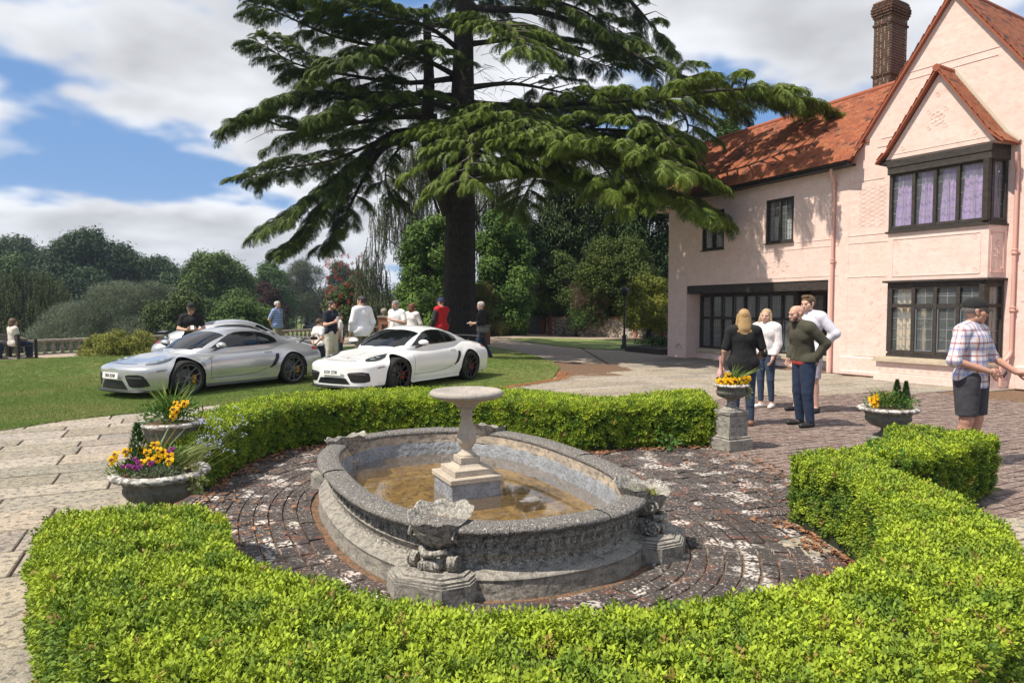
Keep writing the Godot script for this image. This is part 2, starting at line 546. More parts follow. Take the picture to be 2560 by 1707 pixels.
# a level sheet with the outline poly (x, distance), following the ground
func sheet(poly: PackedVector2Array, cell: float, lift: float) -> ArrayMesh:
	var b := MB.new()
	var lo := poly[0]
	var hi := poly[0]
	for p in poly:
		lo = Vector2(minf(lo.x, p.x), minf(lo.y, p.y)); hi = Vector2(maxf(hi.x, p.x), maxf(hi.y, p.y))
	var x := lo.x
	while x < hi.x:
		var y := lo.y
		while y < hi.y:
			var sq := PackedVector2Array([Vector2(x, y), Vector2(x + cell, y), Vector2(x + cell, y + cell), Vector2(x, y + cell)])
			for piece in Geometry2D.intersect_polygons(sq, poly):
				var tr := Geometry2D.triangulate_polygon(piece)
				for i in range(0, tr.size(), 3):
					var q := []
					for k in 3:
						var p: Vector2 = piece[tr[i + k]]
						q.append(Vector3(p.x, ground_y(p.x, p.y) + lift, -p.y))
					if (q[1] - q[0]).cross(q[2] - q[0]).y > 0: b.tri(q[0], q[1], q[2])
					else: b.tri(q[0], q[2], q[1])
			y += cell
		x += cell
	return b.mesh()

var LAWN := PackedVector2Array([Vector2(-22, 7.0), Vector2(-12, 7.7), Vector2(-8, 8.7), Vector2(-7.28, 9.63), Vector2(-6.97, 10.5), Vector2(-6.32, 11.23), Vector2(-5.58, 11.98), Vector2(-4.95, 12.53),
	Vector2(-2.5, 13.6), Vector2(-0.43, 14.7), Vector2(0.5, 15.6), Vector2(1.0, 16.8), Vector2(1.33, 19.1), Vector2(1.2, 21.0), Vector2(0.9, 22.3), Vector2(0.0, 26.0), Vector2(-1.2, 29.0), Vector2(-7.0, 28.8), Vector2(-10.5, 27.3), Vector2(-13, 23.7), Vector2(-15.6, 20.8), Vector2(-22, 12)])
var COURT := PackedVector2Array([Vector2(2.55, 8.7), Vector2(2.85, 10.3), Vector2(4.0, 13.3), Vector2(10.5, 14.6), Vector2(12, 12), Vector2(8, 6.6), Vector2(4.6, 5.6), Vector2(2.5, 5.2), Vector2(2.2, 7.0)])
const NEAR_IN := [[-2.16, 4.0], [-1.70, 3.91], [-1.42, 3.39], [-1.18, 3.1], [-0.78, 2.9], [-0.52, 2.74], [-0.15, 2.64], [0.21, 2.62], [0.47, 2.65], [0.84, 2.74], [1.155, 2.85], [1.57, 3.08], [1.8, 3.3], [2.13, 3.83], [2.26, 4.25], [2.34, 4.66], [2.33, 4.98], [2.28, 5.48]]
const NEAR_OUT := [[-2.62, 3.85], [-2.5, 3.55], [-2.15, 3.0], [-1.78, 2.6], [-1.4, 2.25], [-0.95, 2.03], [-0.5, 1.93], [0.0, 1.9], [0.4, 1.91], [0.85, 1.96], [1.3, 2.08], [1.75, 2.38], [2.08, 2.72], [2.5, 3.3], [2.73, 3.8], [2.82, 4.42], [2.80, 4.9], [2.95, 5.62]]
const FAR_IN := [[-2.93, 6.38], [-2.93, 7.4], [-2.8, 8.18], [-2.45, 8.62], [-2.01, 8.88], [-1.5, 8.97], [-1.01, 8.96], [-0.42, 8.8], [0.1, 8.55], [0.555, 8.32], [0.98, 8.2], [1.48, 8.38], [2.09, 8.48], [2.5, 8.48]]
const FAR_OUT := [[-3.45, 6.45], [-3.55, 7.4], [-3.5, 8.3], [-3.2, 9.2], [-2.6, 9.75], [-1.96, 10.0], [-1.14, 10.08], [-0.12, 10.02], [0.35, 9.75], [0.7, 9.4], [1.07, 9.1], [1.56, 9.15], [2.12, 9.6], [2.75, 9.95]]
const SPUR := [[2.7, 5.55], [3.42, 6.28], [3.72, 6.76], [4.24, 6.9], [4.5, 6.2], [3.7, 5.66], [3.1, 5.3]]

func poly_of(inner: Array, outer: Array) -> PackedVector2Array:
	var p := PackedVector2Array()
	for q in inner: p.append(Vector2(q[0], q[1]))
	for i in outer.size(): p.append(Vector2(outer[-1 - i][0], outer[-1 - i][1]))
	return p

const FC := Vector2(-0.39, 5.82)            # middle of the basin (x, distance)
func basin_pt(ang: float, off: float) -> Vector2:
	# outline of the basin's rim, off metres outside it, in the basin's own axes (along WX, along WZ)
	var c := cos(ang)
	var s := sin(ang)
	var e := 0.8
	var p := Vector2(1.17 * signf(s) * pow(absf(s), e), 1.80 * signf(c) * pow(absf(c), e))
	var nn := Vector2(signf(p.x) * pow(absf(p.x) / 1.17, 1.5) / 1.17, signf(p.y) * pow(absf(p.y) / 1.80, 1.5) / 1.80).normalized()
	return p + nn * off
func basin_xz(p: Vector2, y := 0.0) -> Vector3:
	return Vector3(FC.x, y, -FC.y) + WX * p.x + WZ * p.y

func terrain(x: float, d: float) -> float:
	var s1 := (x + 16.6) * -0.897 + (d - 23.2) * 0.441
	var o := maxf(s1, minf(d - 46.0, -2.0 - x))
	return ground_y(x, d) - 0.045 - 2.2 * smoothstep(0.6, 24.0, o)

func build_ground() -> void:
	var b := MB.new()
	var xs := []
	var ds := []
	var step := 1.5
	var p := 0.0
	while p < 480.0:
		xs.append(p)
		if p > 0: xs.push_front(-p)
		p += step
		if p > 24.0: step *= 1.18
	p = -30.0
	step = 2.0
	while p < 900.0:
		ds.append(p)
		p += step
		if p > 60.0: step *= 1.2
	var rows := []
	for d in ds:
		var r := PackedVector3Array()
		for x in xs:
			r.append(Vector3(x, terrain(x, d), -d))
		rows.append(r)
	b.grid(rows)
	structure("ground", b.mesh(), M.park)
	# bare soil under the paving, a little above the general ground
	structure("soil", sheet(PackedVector2Array([Vector2(-14, 0.5), Vector2(14, 0.5), Vector2(14, 34), Vector2(-14, 34)]), 2.0, -0.022), M.soil)
	structure("lawn", sheet(LAWN, 1.0, 0.012), M.lawn)
	structure("terrace_path", sheet(PackedVector2Array([Vector2(-22, 12), Vector2(-15.6, 20.8), Vector2(-13, 23.7), Vector2(-10.5, 27.3), Vector2(-7, 28.8), Vector2(-1.2, 29), Vector2(-1.5, 46), Vector2(-5.2, 46), Vector2(-16.5, 23.2), Vector2(-22.5, 11)]), 1.5, -0.006), M.path)
	structure("drive", sheet(PackedVector2Array([Vector2(-1.5, 29), Vector2(0.0, 26.0), Vector2(1.2, 21.0), Vector2(8.5, 21), Vector2(5.7, 25.4), Vector2(9.0, 32), Vector2(9.5, 46), Vector2(-1.5, 46)]), 1.5, -0.010), M.path)
	structure("lawn", sheet(PackedVector2Array([Vector2(-0.3, 35.2), Vector2(1.2, 37.4), Vector2(3.06, 38.4), Vector2(8.4, 36.6), Vector2(7.2, 29.5), Vector2(5.2, 28.3), Vector2(4.0, 28.3), Vector2(2.3, 29.7), Vector2(0.8, 32.3)]), 1.5, 0.012), M.lawn)
	build_paving()
	build_grass()

func inside_house(x: float, d: float) -> bool:
	var a := Vector2(x - 5.636, d - 24.657)
	return a.dot(Vector2(-0.902, -0.432)) < 0.05 and a.dot(Vector2(0.432, -0.902)) > -0.1

func build_paving() -> void:
	var inner := poly_of(NEAR_IN, NEAR_OUT)
	var ring := PackedVector2Array() # the brick court between the hedges
	for q in NEAR_IN: ring.append(Vector2(q[0], q[1]))
	ring.append_array([Vector2(2.7, 6.0), Vector2(2.6, 8.6)])
	for i in FAR_IN.size(): ring.append(Vector2(FAR_IN[-1 - i][0], FAR_IN[-1 - i][1]))
	ring.append(Vector2(-2.75, 5.4))
	var fat := Geometry2D.offset_polygon(ring, 0.16)[0]
	var gone: Array = Geometry2D.offset_polygon(LAWN, -0.75)
	# --- flagstones in courses along WX
	var paving := Node3D.new()
	paving.name = "paving"
	add_child(paving)
	paving.set_meta("kind", "structure")
	var stones := []
	var r := RandomNumberGenerator.new()
	r.seed = 77
	var v := -24.0
	while v < 6.0:
		var dv := r.randf_range(0.34, 0.68)
		var u := -16.0 + r.randf() * 0.8
		while u < 16.0:
			var du := r.randf_range(0.5, 1.35)
			var c := WX * (u + du * 0.5) + WZ * (v + dv * 0.5)
			var x := c.x
			var d := -c.z
			var ok := d > 0.9 and d < 23.5 and absf(x) < 0.85 * d + 1.6 and not inside_house(x, d)
			ok = ok and not (x < -3 and d > 13.0 + absf(x + 3)) and not Geometry2D.is_point_in_polygon(Vector2(x, d), fat) and not Geometry2D.is_point_in_polygon(Vector2(x, d), COURT)
			if ok:
				for g in gone:
					if Geometry2D.is_point_in_polygon(Vector2(x, d), g): ok = false
			if ok:
				stones.append([d * d + x * x * 0.3, c, du, dv])
			u += du
		v += dv
	stones.sort_custom(func(a, q): return a[0] < q[0])
	var rest := MB.new()
	rest.tinted = true
	var basis := Basis(WX, Vector3.UP, WZ)
	for i in stones.size():
		var s: Array = stones[i]
		var shade := r.randf_range(0.72, 1.12)
		var tint := Color(shade * r.randf_range(0.96, 1.05), shade, shade * r.randf_range(0.9, 1.04))
		var gap := r.randf_range(0.012, 0.028) if s[0] < 60 else 0.02
		var mb := rest
		if i < 280:
			mb = MB.new()
			mb.tinted = true
		var skew := Basis(Vector3.UP, r.randf_range(-0.012, 0.012)) * Basis(Vector3.RIGHT, r.randf_range(-0.006, 0.006))
		var at: Vector3 = s[1] + Vector3(0, -0.03 + r.randf_range(-0.003, 0.005), 0)
		mb.col = tint
		if i >= 280:
			mb.xf = Transform3D(basis * skew, at)
		mb.box(Vector3.ZERO, Vector3(s[2] - gap, 0.06, s[3] - gap), 0.007)
		if i < 280:
			part("flagstone", mb.mesh(), M.flag, paving, Transform3D(basis * skew, at))
	if stones.size() > 280:
		var far := part("far_flagstones", rest.mesh(), M.flag, paving)
		far.set_meta("kind", "stuff")
	# --- bricks in rings round the basin
	var bricks := []
	var court := Node3D.new()
	court.name = "brick_court"
	add_child(court)
	court.set_meta("kind", "structure")
	for k in 26:
		var off := 0.13 + k * 0.1165
		var path := []
		for i in 721:
			path.append(basin_pt(TAU * i / 720.0, off))
		var run := 0.0
		var next := r.randf() * 0.2
		for i in 720:
			var seg: float = path[i].distance_to(path[i + 1])
			run += seg
			if run >= next:
				next += 0.2265
				var dirv: Vector2 = (path[i + 1] - path[i]).normalized()
				var w := basin_xz(path[i])
				var q := Vector2(w.x, -w.z)
				if Geometry2D.is_point_in_polygon(q, fat) or (Geometry2D.is_point_in_polygon(q, COURT) and k < 26 and path[i].x < 3.4):
					var t := WX * dirv.x + WZ * dirv.y
					bricks.append([q.length_squared(), w, t, 0])
	# straight rows over the rest of the court
	var bx := 3.0
	var row := 0
	var vv := -16.0
	while vv < -2.0:
		row += 1
		var uu := 1.0 + (0.113 if row & 1 else 0.0)
		while uu < 14.0:
			var w := WX * uu + WZ * vv
			var q := Vector2(w.x, -w.z)
			var loc := Vector2((w - Vector3(FC.x, 0, -FC.y)).dot(WX), (w - Vector3(FC.x, 0, -FC.y)).dot(WZ))
			var near_ring: bool = Vector2(maxf(absf(loc.x) - 1.0, 0.0), maxf(absf(loc.y) - 1.6, 0.0)).length() < 3.0
			if Geometry2D.is_point_in_polygon(q, COURT) and not (near_ring and loc.x < 3.4):
				bricks.append([q.length_squared() * 1.3, w, WX, 1])
			uu += 0.2265
		vv += 0.1165
	bricks.sort_custom(func(a, q): return a[0] < q[0])
	var kinds := []
	for i in 8:
		var mb := MB.new()
		mb.tinted = true
		var sh := r.randf_range(0.75, 1.25)
		mb.col = Color(sh * 1.5, sh, sh * 0.92) if i == 7 else Color(sh * r.randf_range(0.98, 1.12), sh, sh)
		mb.box(Vector3.ZERO, Vector3(0.2145, 0.06, 0.1025), 0.006)
		kinds.append(mb.mesh())
	var many := MB.new()
	many.tinted = true
	var many2 := MB.new()
	many2.tinted = true
	for i in bricks.size():
		var q: Array = bricks[i]
		var t: Vector3 = q[2]
		var bs := Basis(t, Vector3.UP, t.cross(Vector3.UP)) * Basis.from_euler(Vector3(r.randf_range(-0.02, 0.02), r.randf_range(-0.02, 0.02), r.randf_range(-0.015, 0.015)))
		var at: Vector3 = q[1] + Vector3(0, -0.032 + r.randf_range(-0.004, 0.004), 0)
		if i < 300:
			part("brick", kinds[r.randi() % 8], M.brick if q[3] == 0 else M.court_brick, court, Transform3D(bs, at))
		else:
			var mb := many if q[3] == 0 else many2
			var sh := r.randf_range(0.75, 1.25)
			mb.col = Color(sh * 1.06, sh, sh)
			mb.xf = Transform3D(bs, at)
			mb.box(Vector3.ZERO, Vector3(0.2145, 0.06, 0.1025))
	part("farther_bricks", many.mesh(), M.brick, court).set_meta("kind", "stuff")
	part("paler_bricks", many2.mesh(), M.court_brick, court).set_meta("kind", "stuff")

func blade_tuft(r: RandomNumberGenerator, blades: int, hgt: float, spread: float, wide: float) -> ArrayMesh:
	var b := MB.new()
	for i in blades:
		var a := r.randf() * TAU
		var root := Vector3(r.randf_range(-spread, spread), 0, r.randf_range(-spread, spread))
		var lean := Vector3(cos(a), 0, sin(a)) * hgt * r.randf_range(0.2, 0.7)
		var side := Vector3(-sin(a), 0, cos(a)) * wide
		var hh := hgt * r.randf_range(0.6, 1.0)
		b.tri(root - side, root + side, root + lean + Vector3(0, hh, 0))
	return b.mesh()

func build_grass() -> void:
	var r := RandomNumberGenerator.new()
	r.seed = 5
	var tuft := blade_tuft(r, 16, 0.032, 0.05, 0.0022)
	var xs: Array[Transform3D] = []
	var tints := PackedColorArray()
	var patch := noise(91, 0.35, 3)
	for i in 150000:
		var d := r.randf_range(8.5, 24.0)
		if r.randf() > 12.0 / d: continue
		var x := r.randf_range(-0.78 * d, minf(0.05 * d + 1.0, 1.4))
		if not Geometry2D.is_point_in_polygon(Vector2(x, d), LAWN): continue
		xs.append(Transform3D(Basis(Vector3.UP, r.randf() * TAU).scaled(Vector3.ONE * r.randf_range(0.8, 1.5)), Vector3(x, ground_y(x, d) + 0.008, -d)))
		var p := patch.get_noise_2d(x, d)
		var dry := clampf(p * 1.2 + 0.15 + 0.5 * smoothstep(-3.0, 1.0, x), 0.0, 0.8) * r.randf()
		var c := Color(0.155, 0.225, 0.052).lerp(Color(0.32, 0.28, 0.12), dry)
		tints.append(c * r.randf_range(0.75, 1.35))
	var g := stuff("lawn_grass", tuft, M.leaf_dull, self, xs, tints)
	tag(g, "short mown grass of the lawn under and round the parked cars", "grass")

var tile_list := []
var tile_kinds := []

func zprism(b: MB, poly: PackedVector2Array, z0: float, z1: float) -> void:
	var p := poly
	if Geometry2D.is_polygon_clockwise(p):
		p = p.duplicate(); p.reverse()
	var tr := Geometry2D.triangulate_polygon(p)
	for i in range(0, tr.size(), 3):
		var a := p[tr[i]]; var q := p[tr[i + 1]]; var d := p[tr[i + 2]]
		if (q - a).cross(d - a) < 0:
			var s := q; q = d; d = s
		b.tri(Vector3(a.x, a.y, z1), Vector3(q.x, q.y, z1), Vector3(d.x, d.y, z1))
		b.tri(Vector3(a.x, a.y, z0), Vector3(d.x, d.y, z0), Vector3(q.x, q.y, z0))
	for i in p.size():
		var a := p[i]
		var q := p[(i + 1) % p.size()]
		var fwd := Vector3(q.x - a.x, q.y - a.y, 0).cross(Vector3(0, 0, 1))
		b.face(Vector3(a.x, a.y, z0), Vector3(q.x, q.y, z0), Vector3(q.x, q.y, z1), Vector3(a.x, a.y, z1), Vector3((a.x + q.x) * 0.5, (a.y + q.y) * 0.5, (z0 + z1) * 0.5) - fwd)

func wall_mesh(b: MB, x0: float, x1: float, y0: float, y1: float, holes: Array, t: float, z := 0.0) -> void:
	# a wall whose front lies at z, with rectangular openings [x0, x1, y0, y1]
	var xs := [x0, x1]
	var ys := [y0, y1]
	for h in holes:
		for q in [h[0], h[1]]:
			if q > x0 and q < x1: xs.append(q)
		for q in [h[2], h[3]]:
			if q > y0 and q < y1: ys.append(q)
	xs.sort(); ys.sort()
	var solid := func(i, j):
		if i < 0 or j < 0 or i >= xs.size() - 1 or j >= ys.size() - 1: return false
		if xs[i + 1] - xs[i] < 1e-6 or ys[j + 1] - ys[j] < 1e-6: return false
		var cx: float = (xs[i] + xs[i + 1]) * 0.5
		var cy: float = (ys[j] + ys[j + 1]) * 0.5
		for h in holes:
			if cx > h[0] and cx < h[1] and cy > h[2] and cy < h[3]: return false
		return true
	for i in xs.size() - 1:
		for j in ys.size() - 1:
			if not solid.call(i, j): continue
			var a := Vector3(xs[i], ys[j], z)
			var q := Vector3(xs[i + 1], ys[j + 1], z)
			var dz := Vector3(0, 0, -t)
			b.quad(a, Vector3(q.x, a.y, z), q, Vector3(a.x, q.y, z))
			b.quad(Vector3(q.x, a.y, z) + dz, a + dz, Vector3(a.x, q.y, z) + dz, q + dz)
			if not solid.call(i - 1, j): b.quad(a + dz, a, Vector3(a.x, q.y, z), Vector3(a.x, q.y, z) + dz)
			if not solid.call(i + 1, j): b.quad(Vector3(q.x, a.y, z), Vector3(q.x, a.y, z) + dz, q + dz, q)
			if not solid.call(i, j - 1): b.quad(a + dz, Vector3(q.x, a.y, z) + dz, Vector3(q.x, a.y, z), a)
			if not solid.call(i, j + 1): b.quad(Vector3(a.x, q.y, z), q, q + dz, Vector3(a.x, q.y, z) + dz)

# a timber window in the plane z = zf of the frame xf: lights between the uprights at posts, split by the transoms;
# each light is filled with cols x rows panes between lead bars
func lattice(house: Node3D, xf: Transform3D, posts: Array, levels: Array, cols: int, rows: Array, zf: float, wood := 0.07, deep := 0.1, iron: Array = [], called := "window") -> void:
	var b := MB.new()
	var x0: float = posts[0]
	var x1: float = posts[-1]
	var y0: float = levels[0]
	var y1: float = levels[-1]
	for p in posts: b.box(Vector3(p, (y0 + y1) * 0.5, zf), Vector3(wood, y1 - y0, deep), 0.006)
	for i in posts.size() - 1:
		var mid: float = (posts[i] + posts[i + 1]) * 0.5
		var wd: float = posts[i + 1] - posts[i] - wood
		for l in levels: b.box(Vector3(mid, clampf(l, y0 + wood * 0.5, y1 - wood * 0.5), zf), Vector3(wd, wood, deep - 0.012), 0.006)
	var w := part(called, b.mesh(), M.black_wood, house, xf)
	var lead := MB.new()
	var casement := MB.new()
	for i in posts.size() - 1:
		for j in levels.size() - 1:
			var a: float = posts[i] + wood * 0.5
			var q: float = posts[i + 1] - wood * 0.5
			var c: float = levels[j] + wood * (1.0 if j == 0 else 0.5)
			var e: float = levels[j + 1] - wood * (1.0 if j == levels.size() - 2 else 0.5)
			if iron.has(i * 10 + j): # an iron casement inside the timber
				var fr := 0.026
				for s in [[a + fr * 0.5, (c + e) * 0.5, fr, e - c], [q - fr * 0.5, (c + e) * 0.5, fr, e - c]]: casement.box(Vector3(s[0], s[1], zf + 0.012), Vector3(s[2], s[3], 0.03))
				for s in [[(a + q) * 0.5, c + fr * 0.5], [(a + q) * 0.5, e - fr * 0.5]]: casement.box(Vector3(s[0], s[1], zf + 0.012), Vector3(q - a - 2 * fr, fr, 0.03))
				a += fr; q -= fr; c += fr; e -= fr
			var nr: int = rows[j]
			var pw := (q - a) / cols
			var ph := (e - c) / nr
			for k in range(1, cols): lead.box(Vector3(a + pw * k, (c + e) * 0.5, zf - 0.01), Vector3(0.012, e - c, 0.012))
			for k in range(1, nr):
				for m in cols: lead.box(Vector3(a + pw * (m + 0.5), c + ph * k, zf - 0.01), Vector3(pw - 0.012, 0.012, 0.01))
			for k in cols:
				for m in nr:
					var tilt := Basis(Vector3.UP, rng.randf_range(-0.012, 0.012)) * Basis(Vector3.RIGHT, rng.randf_range(-0.012, 0.012))
					part("pane", pane_mesh(pw - 0.006, ph - 0.006), M.glass, w, Transform3D(tilt, Vector3(a + pw * (k + 0.5), c + ph * (m + 0.5), zf - 0.012)))
	part("lead_bars", lead.mesh(), M.came, w)
	if casement.v.size(): part("iron_casements", casement.mesh(), M.casement, w)

var pane_cache := {}
func pane_mesh(w: float, h: float) -> ArrayMesh:
	var key := "%d_%d" % [int(w * 2000), int(h * 2000)]
	if not pane_cache.has(key):
		var b := MB.new()
		b.quad(Vector3(-w * 0.5, -h * 0.5, 0), Vector3(w * 0.5, -h * 0.5, 0), Vector3(w * 0.5, h * 0.5, 0), Vector3(-w * 0.5, h * 0.5, 0))
		pane_cache[key] = b.mesh()
	return pane_cache[key]

# plain tiles on a slope: origin at the eave, u along it, v up the slope, both in the frame xf; edge gives [u0, u1] at a height v
func tile_slope(roof: Node3D, xf: Transform3D, origin: Vector3, u: Vector3, v: Vector3, length: float, edge: Callable, sd: int) -> void:
	var nrm := u.cross(v).normalized()
	if nrm.y < 0: nrm = -nrm
	var gauge := 0.103
	var rows := int(length / gauge)
	var r := RandomNumberGenerator.new()
	r.seed = sd
	var nz := noise(sd, 0.55, 3)
	for i in rows:
		var at := i * gauge
		var e: Array = edge.call(at + 0.05)
		var x: float = e[0] + (0.085 if i & 1 else 0.0) - 0.085
		while x < e[1]:
			if x + 0.08 > e[0]:
				var p := origin + u * (x + 0.083) + v * (at + 0.07) + nrm * (0.022 + r.randf_range(-0.003, 0.004))
				var dark := nz.get_noise_2d(x * 1.6, at * 2.4) * 0.8 + r.randf_range(-0.4, 0.4)
				# lower edge proud, upper edge tucked under the next course
				var bs := Basis(u, v, nrm) if u.cross(v).dot(nrm) > 0 else Basis(-u, v, nrm)
				bs = bs * Basis(Vector3.RIGHT, 0.11 + r.randf_range(-0.01, 0.012)) * Basis(Vector3(0, 0, 1), r.randf_range(-0.02, 0.02))
				var w := xf * p
				tile_list.append([w.length_squared(), Transform3D(bs, p), roof, clampi(int((dark + 0.5) * 5.0) + r.randi_range(-1, 1), 0, 6)])
			x += 0.168

func place_tiles() -> void:
	var tones := [Color(0.37, 0.115, 0.052), Color(0.31, 0.098, 0.047), Color(0.35, 0.13, 0.062), Color(0.34, 0.10, 0.048), Color(0.25, 0.078, 0.042), Color(0.15, 0.055, 0.036), Color(0.085, 0.042, 0.034)]
	for c in tones:
		var mb := MB.new()
		mb.tinted = true
		mb.col = c
		mb.box(Vector3.ZERO, Vector3(0.163, 0.2, 0.02), 0.003)
		tile_kinds.append(mb.mesh())
	tile_list.sort_custom(func(a, q): return a[0] < q[0])
	var rest := {}
	for i in tile_list.size():
		var t: Array = tile_list[i]
		if i < 300:
			part("tile", tile_kinds[t[3]], M.tile, t[2], t[1])
		else:
			if not rest.has(t[2]):
				rest[t[2]] = MB.new()
				rest[t[2]].tinted = true
			var mb: MB = rest[t[2]]
			mb.col = tones[t[3]] * (0.85 + 0.3 * float((i * 7919) % 101) / 100.0)
			mb.xf = t[1]
			mb.box(Vector3.ZERO, Vector3(0.163, 0.2, 0.02))
	for roof in rest:
		part("tiles", rest[roof].mesh(), M.tile, roof).set_meta("kind", "stuff")

func pipe(house: Node3D, xf: Transform3D, x: float, top: float, low: float, z: float, joints: Array, shoe := false) -> void:
	var b := MB.new()
	b.tube([Vector3(x, low, z), Vector3(x, top - 0.32, z), Vector3(x + 0.01, top - 0.26, z + 0.015), Vector3(x + 0.03, top - 0.14, z + 0.12), Vector3(x + 0.03, top - 0.06, z + 0.16), Vector3(x + 0.03, top + 0.08, z + 0.16)], [0.038, 0.038, 0.038, 0.038, 0.04, 0.042], 10)
	if shoe:
		b.tube([Vector3(x, low + 0.04, z), Vector3(x - 0.02, low - 0.06, z + 0.03), Vector3(x - 0.10, low - 0.22, z + 0.16), Vector3(x - 0.12, low - 0.34, z + 0.18), Vector3(x - 0.12, low - 0.72, z + 0.18)], [0.05, 0.05, 0.05, 0.05, 0.05], 10)
	var p := part("downpipe", b.mesh(), M.pipe, house, xf)
	for j in joints:
		var c := MB.new()
		c.lathe([Vector2(0.038, -0.05), Vector2(0.056, -0.05), Vector2(0.056, -0.03), Vector2(0.048, -0.02), Vector2(0.048, 0.03), Vector2(0.058, 0.04), Vector2(0.058, 0.055), Vector2(0.038, 0.06)], 10, Vector3(x, j, z))
		c.box(Vector3(x, j + 0.01, z - 0.035), Vector3(0.17, 0.03, 0.02))
		part("collar", c.mesh(), M.pipe, p)

func arc_relief(b: MB, c: Vector3, rad: float, a0: float, a1: float, th := 0.008) -> void:
	var pts := []
	var rr := []
	for i in 7:
		var a := lerpf(a0, a1, i / 6.0)
		pts.append(c + Vector3(cos(a) * rad, sin(a) * rad, 0))
		rr.append(th)
	b.tube(pts, rr, 5, false)

func build_house() -> void:
	M.pink = tri_mat([[noise(101, 0.012, 5), [[0.25, 0.80, 0.625, 0.575], [0.75, 0.75, 0.565, 0.51]]], [noise(102, 0.04, 4), [[0.28, 0.66, 0.47, 0.415, 0.5], [0.42, 0.6, 0.4, 0.35, 0.0]]]], 3.0, 0.85, 512, noise(103, 0.03, 5), 0.9)
	M.pink_lower = tri_mat([[noise(101, 0.02, 5), [[0.25, 0.72, 0.47, 0.41], [0.75, 0.66, 0.41, 0.35]]]], 2.0, 0.8, 256, noise(103, 0.05, 4), 0.8)
	M.pipe = mat(Color(0.68, 0.40, 0.34), 0.5)
	M.tile = StandardMaterial3D.new()
	M.tile.vertex_color_use_as_albedo = true
	M.tile.roughness = 0.9
	M.tile.uv1_triplanar = true
	M.tile.uv1_scale = Vector3.ONE * 4.0
	M.tile.albedo_texture = ImageTexture.create_from_image(layers(256, [[noise(111, 0.03, 5), [[0.3, 1.0, 1.0, 1.0], [0.7, 0.62, 0.6, 0.58]]]]))
	M.chimney_brick = tri_mat([[noise(112, 0.02, 4), [[0.3, 0.10, 0.052, 0.037], [0.7, 0.052, 0.033, 0.027]]], [noise(113, 0.10, 3), [[0.64, 0.2, 0.15, 0.11, 0.0], [0.75, 0.2, 0.15, 0.11, 0.55]]]], 1.6, 0.95, 256, noise(53, 0.1, 3), 0.5, false)
	M.chimney_brick.vertex_color_use_as_albedo = true
	M.mortar = mat(Color(0.46, 0.40, 0.32), 0.95)
	M.red_strip = mat(Color(0.30, 0.085, 0.045), 0.8)
	M.sill_stone = tri_mat([[noise(121, 0.03, 4), [[0.3, 0.55, 0.47, 0.36], [0.7, 0.42, 0.36, 0.28]]]], 1.5, 0.9, 256)
	M.glass = StandardMaterial3D.new()
	M.glass.transparency = BaseMaterial3D.TRANSPARENCY_ALPHA
	M.glass.albedo_color = Color(0.8, 0.85, 0.85, 0.12)
	M.glass.roughness = 0.02
	M.came = mat(Color(0.30, 0.31, 0.32), 0.55, 0.2)
	M.casement = mat(Color(0.15, 0.17, 0.19), 0.5)
	M.purple = mat(Color(0.43, 0.30, 0.60), 0.85)
	M.purple.backlight_enabled = true
	M.purple.backlight = Color(0.5, 0.5, 0.5)
	M.cream = mat(Color(0.60, 0.50, 0.38), 0.85)
	M.room = mat(Color(0.10, 0.085, 0.07), 0.9)
	var house := thing("pink_house", "pink plastered house with red tiled roofs, dark leaded windows and a brick chimney", "house")
	var W := frame(Vector3(5.636, 0, -24.657), Vector3(0.432, 0, 0.902), Vector3(-0.902, 0, 0.432))
	var G := frame(Vector3(8.81, 0, -18.03), Vector3(0.522, 0, 0.853), Vector3(-0.853, 0, 0.522))
	# ---- walls of the wing
	var b := MB.new()
	wall_mesh(b, 0.0, 7.4, 0.0, 5.62, [[1.77, 2.79, 3.66, 4.94], [4.56, 5.58, 3.66, 4.94], [1.0, 6.79, -1.0, 2.51]], 0.34)
	wall_mesh(b, 0.0, 1.0, 0.0, 2.75, [], 0.3, -0.345)
	# end and back, floors
	b.box(Vector3(0.15, 4.1, -2.1), Vector3(0.3, 3.0, 3.4))
	b.box(Vector3(0.15, 1.3, -2.4), Vector3(0.3, 2.6, 3.4))
	b.box(Vector3(3.9, 2.8, -4.0), Vector3(7.8, 5.6, 0.3))
	var wl := part("wing_wall", b.mesh(), M.pink, house, W)
	b = MB.new()
	b.box(Vector3(3.9, 2.66, -2.25), Vector3(7.4, 0.16, 3.2))
	b.box(Vector3(3.9, 5.5, -2.1), Vector3(7.4, 0.1, 3.4))
	b.box(Vector3(3.9, 0.05, -2.3), Vector3(7.4, 0.1, 3.2))
	part("floors", b.mesh(), M.room, house, W)
	# raised bands and shells on the plaster
	b = MB.new()
	for yy in [3.42, 3.60, 2.62]: b.box(Vector3(3.6, yy, 0.004), Vector3(7.0, 0.014, 0.012))
	for i in 5:
		for k in 3:
			arc_relief(b, Vector3(3.9 + i * 0.34 + (0.17 if k & 1 else 0.0), 2.75 + k * 0.14, 0.0), 0.09, 0.3, PI - 0.3, 0.009)
	b.box(Vector3(5.6, 5.2, 0.004), Vector3(0.012, 0.55, 0.012))
	part("pargeting", b.mesh(), M.pink, wl)
	# ---- the two upper windows
	lattice(house, W, [1.805, 2.28, 2.755], [3.66, 4.94], 3, [6], -0.06, 0.07, 0.14)
	lattice(house, W, [4.595, 5.07, 5.545], [3.66, 4.94], 3, [6], -0.06, 0.07, 0.14)
	b = MB.new()
	b.box(Vector3(2.28, 3.645, 0.02), Vector3(1.08, 0.03, 0.12), 0.005)
	b.box(Vector3(5.07, 3.645, 0.02), Vector3(1.08, 0.03, 0.12), 0.005)
	part("window_sill", b.mesh(), M.black_wood, house, W)
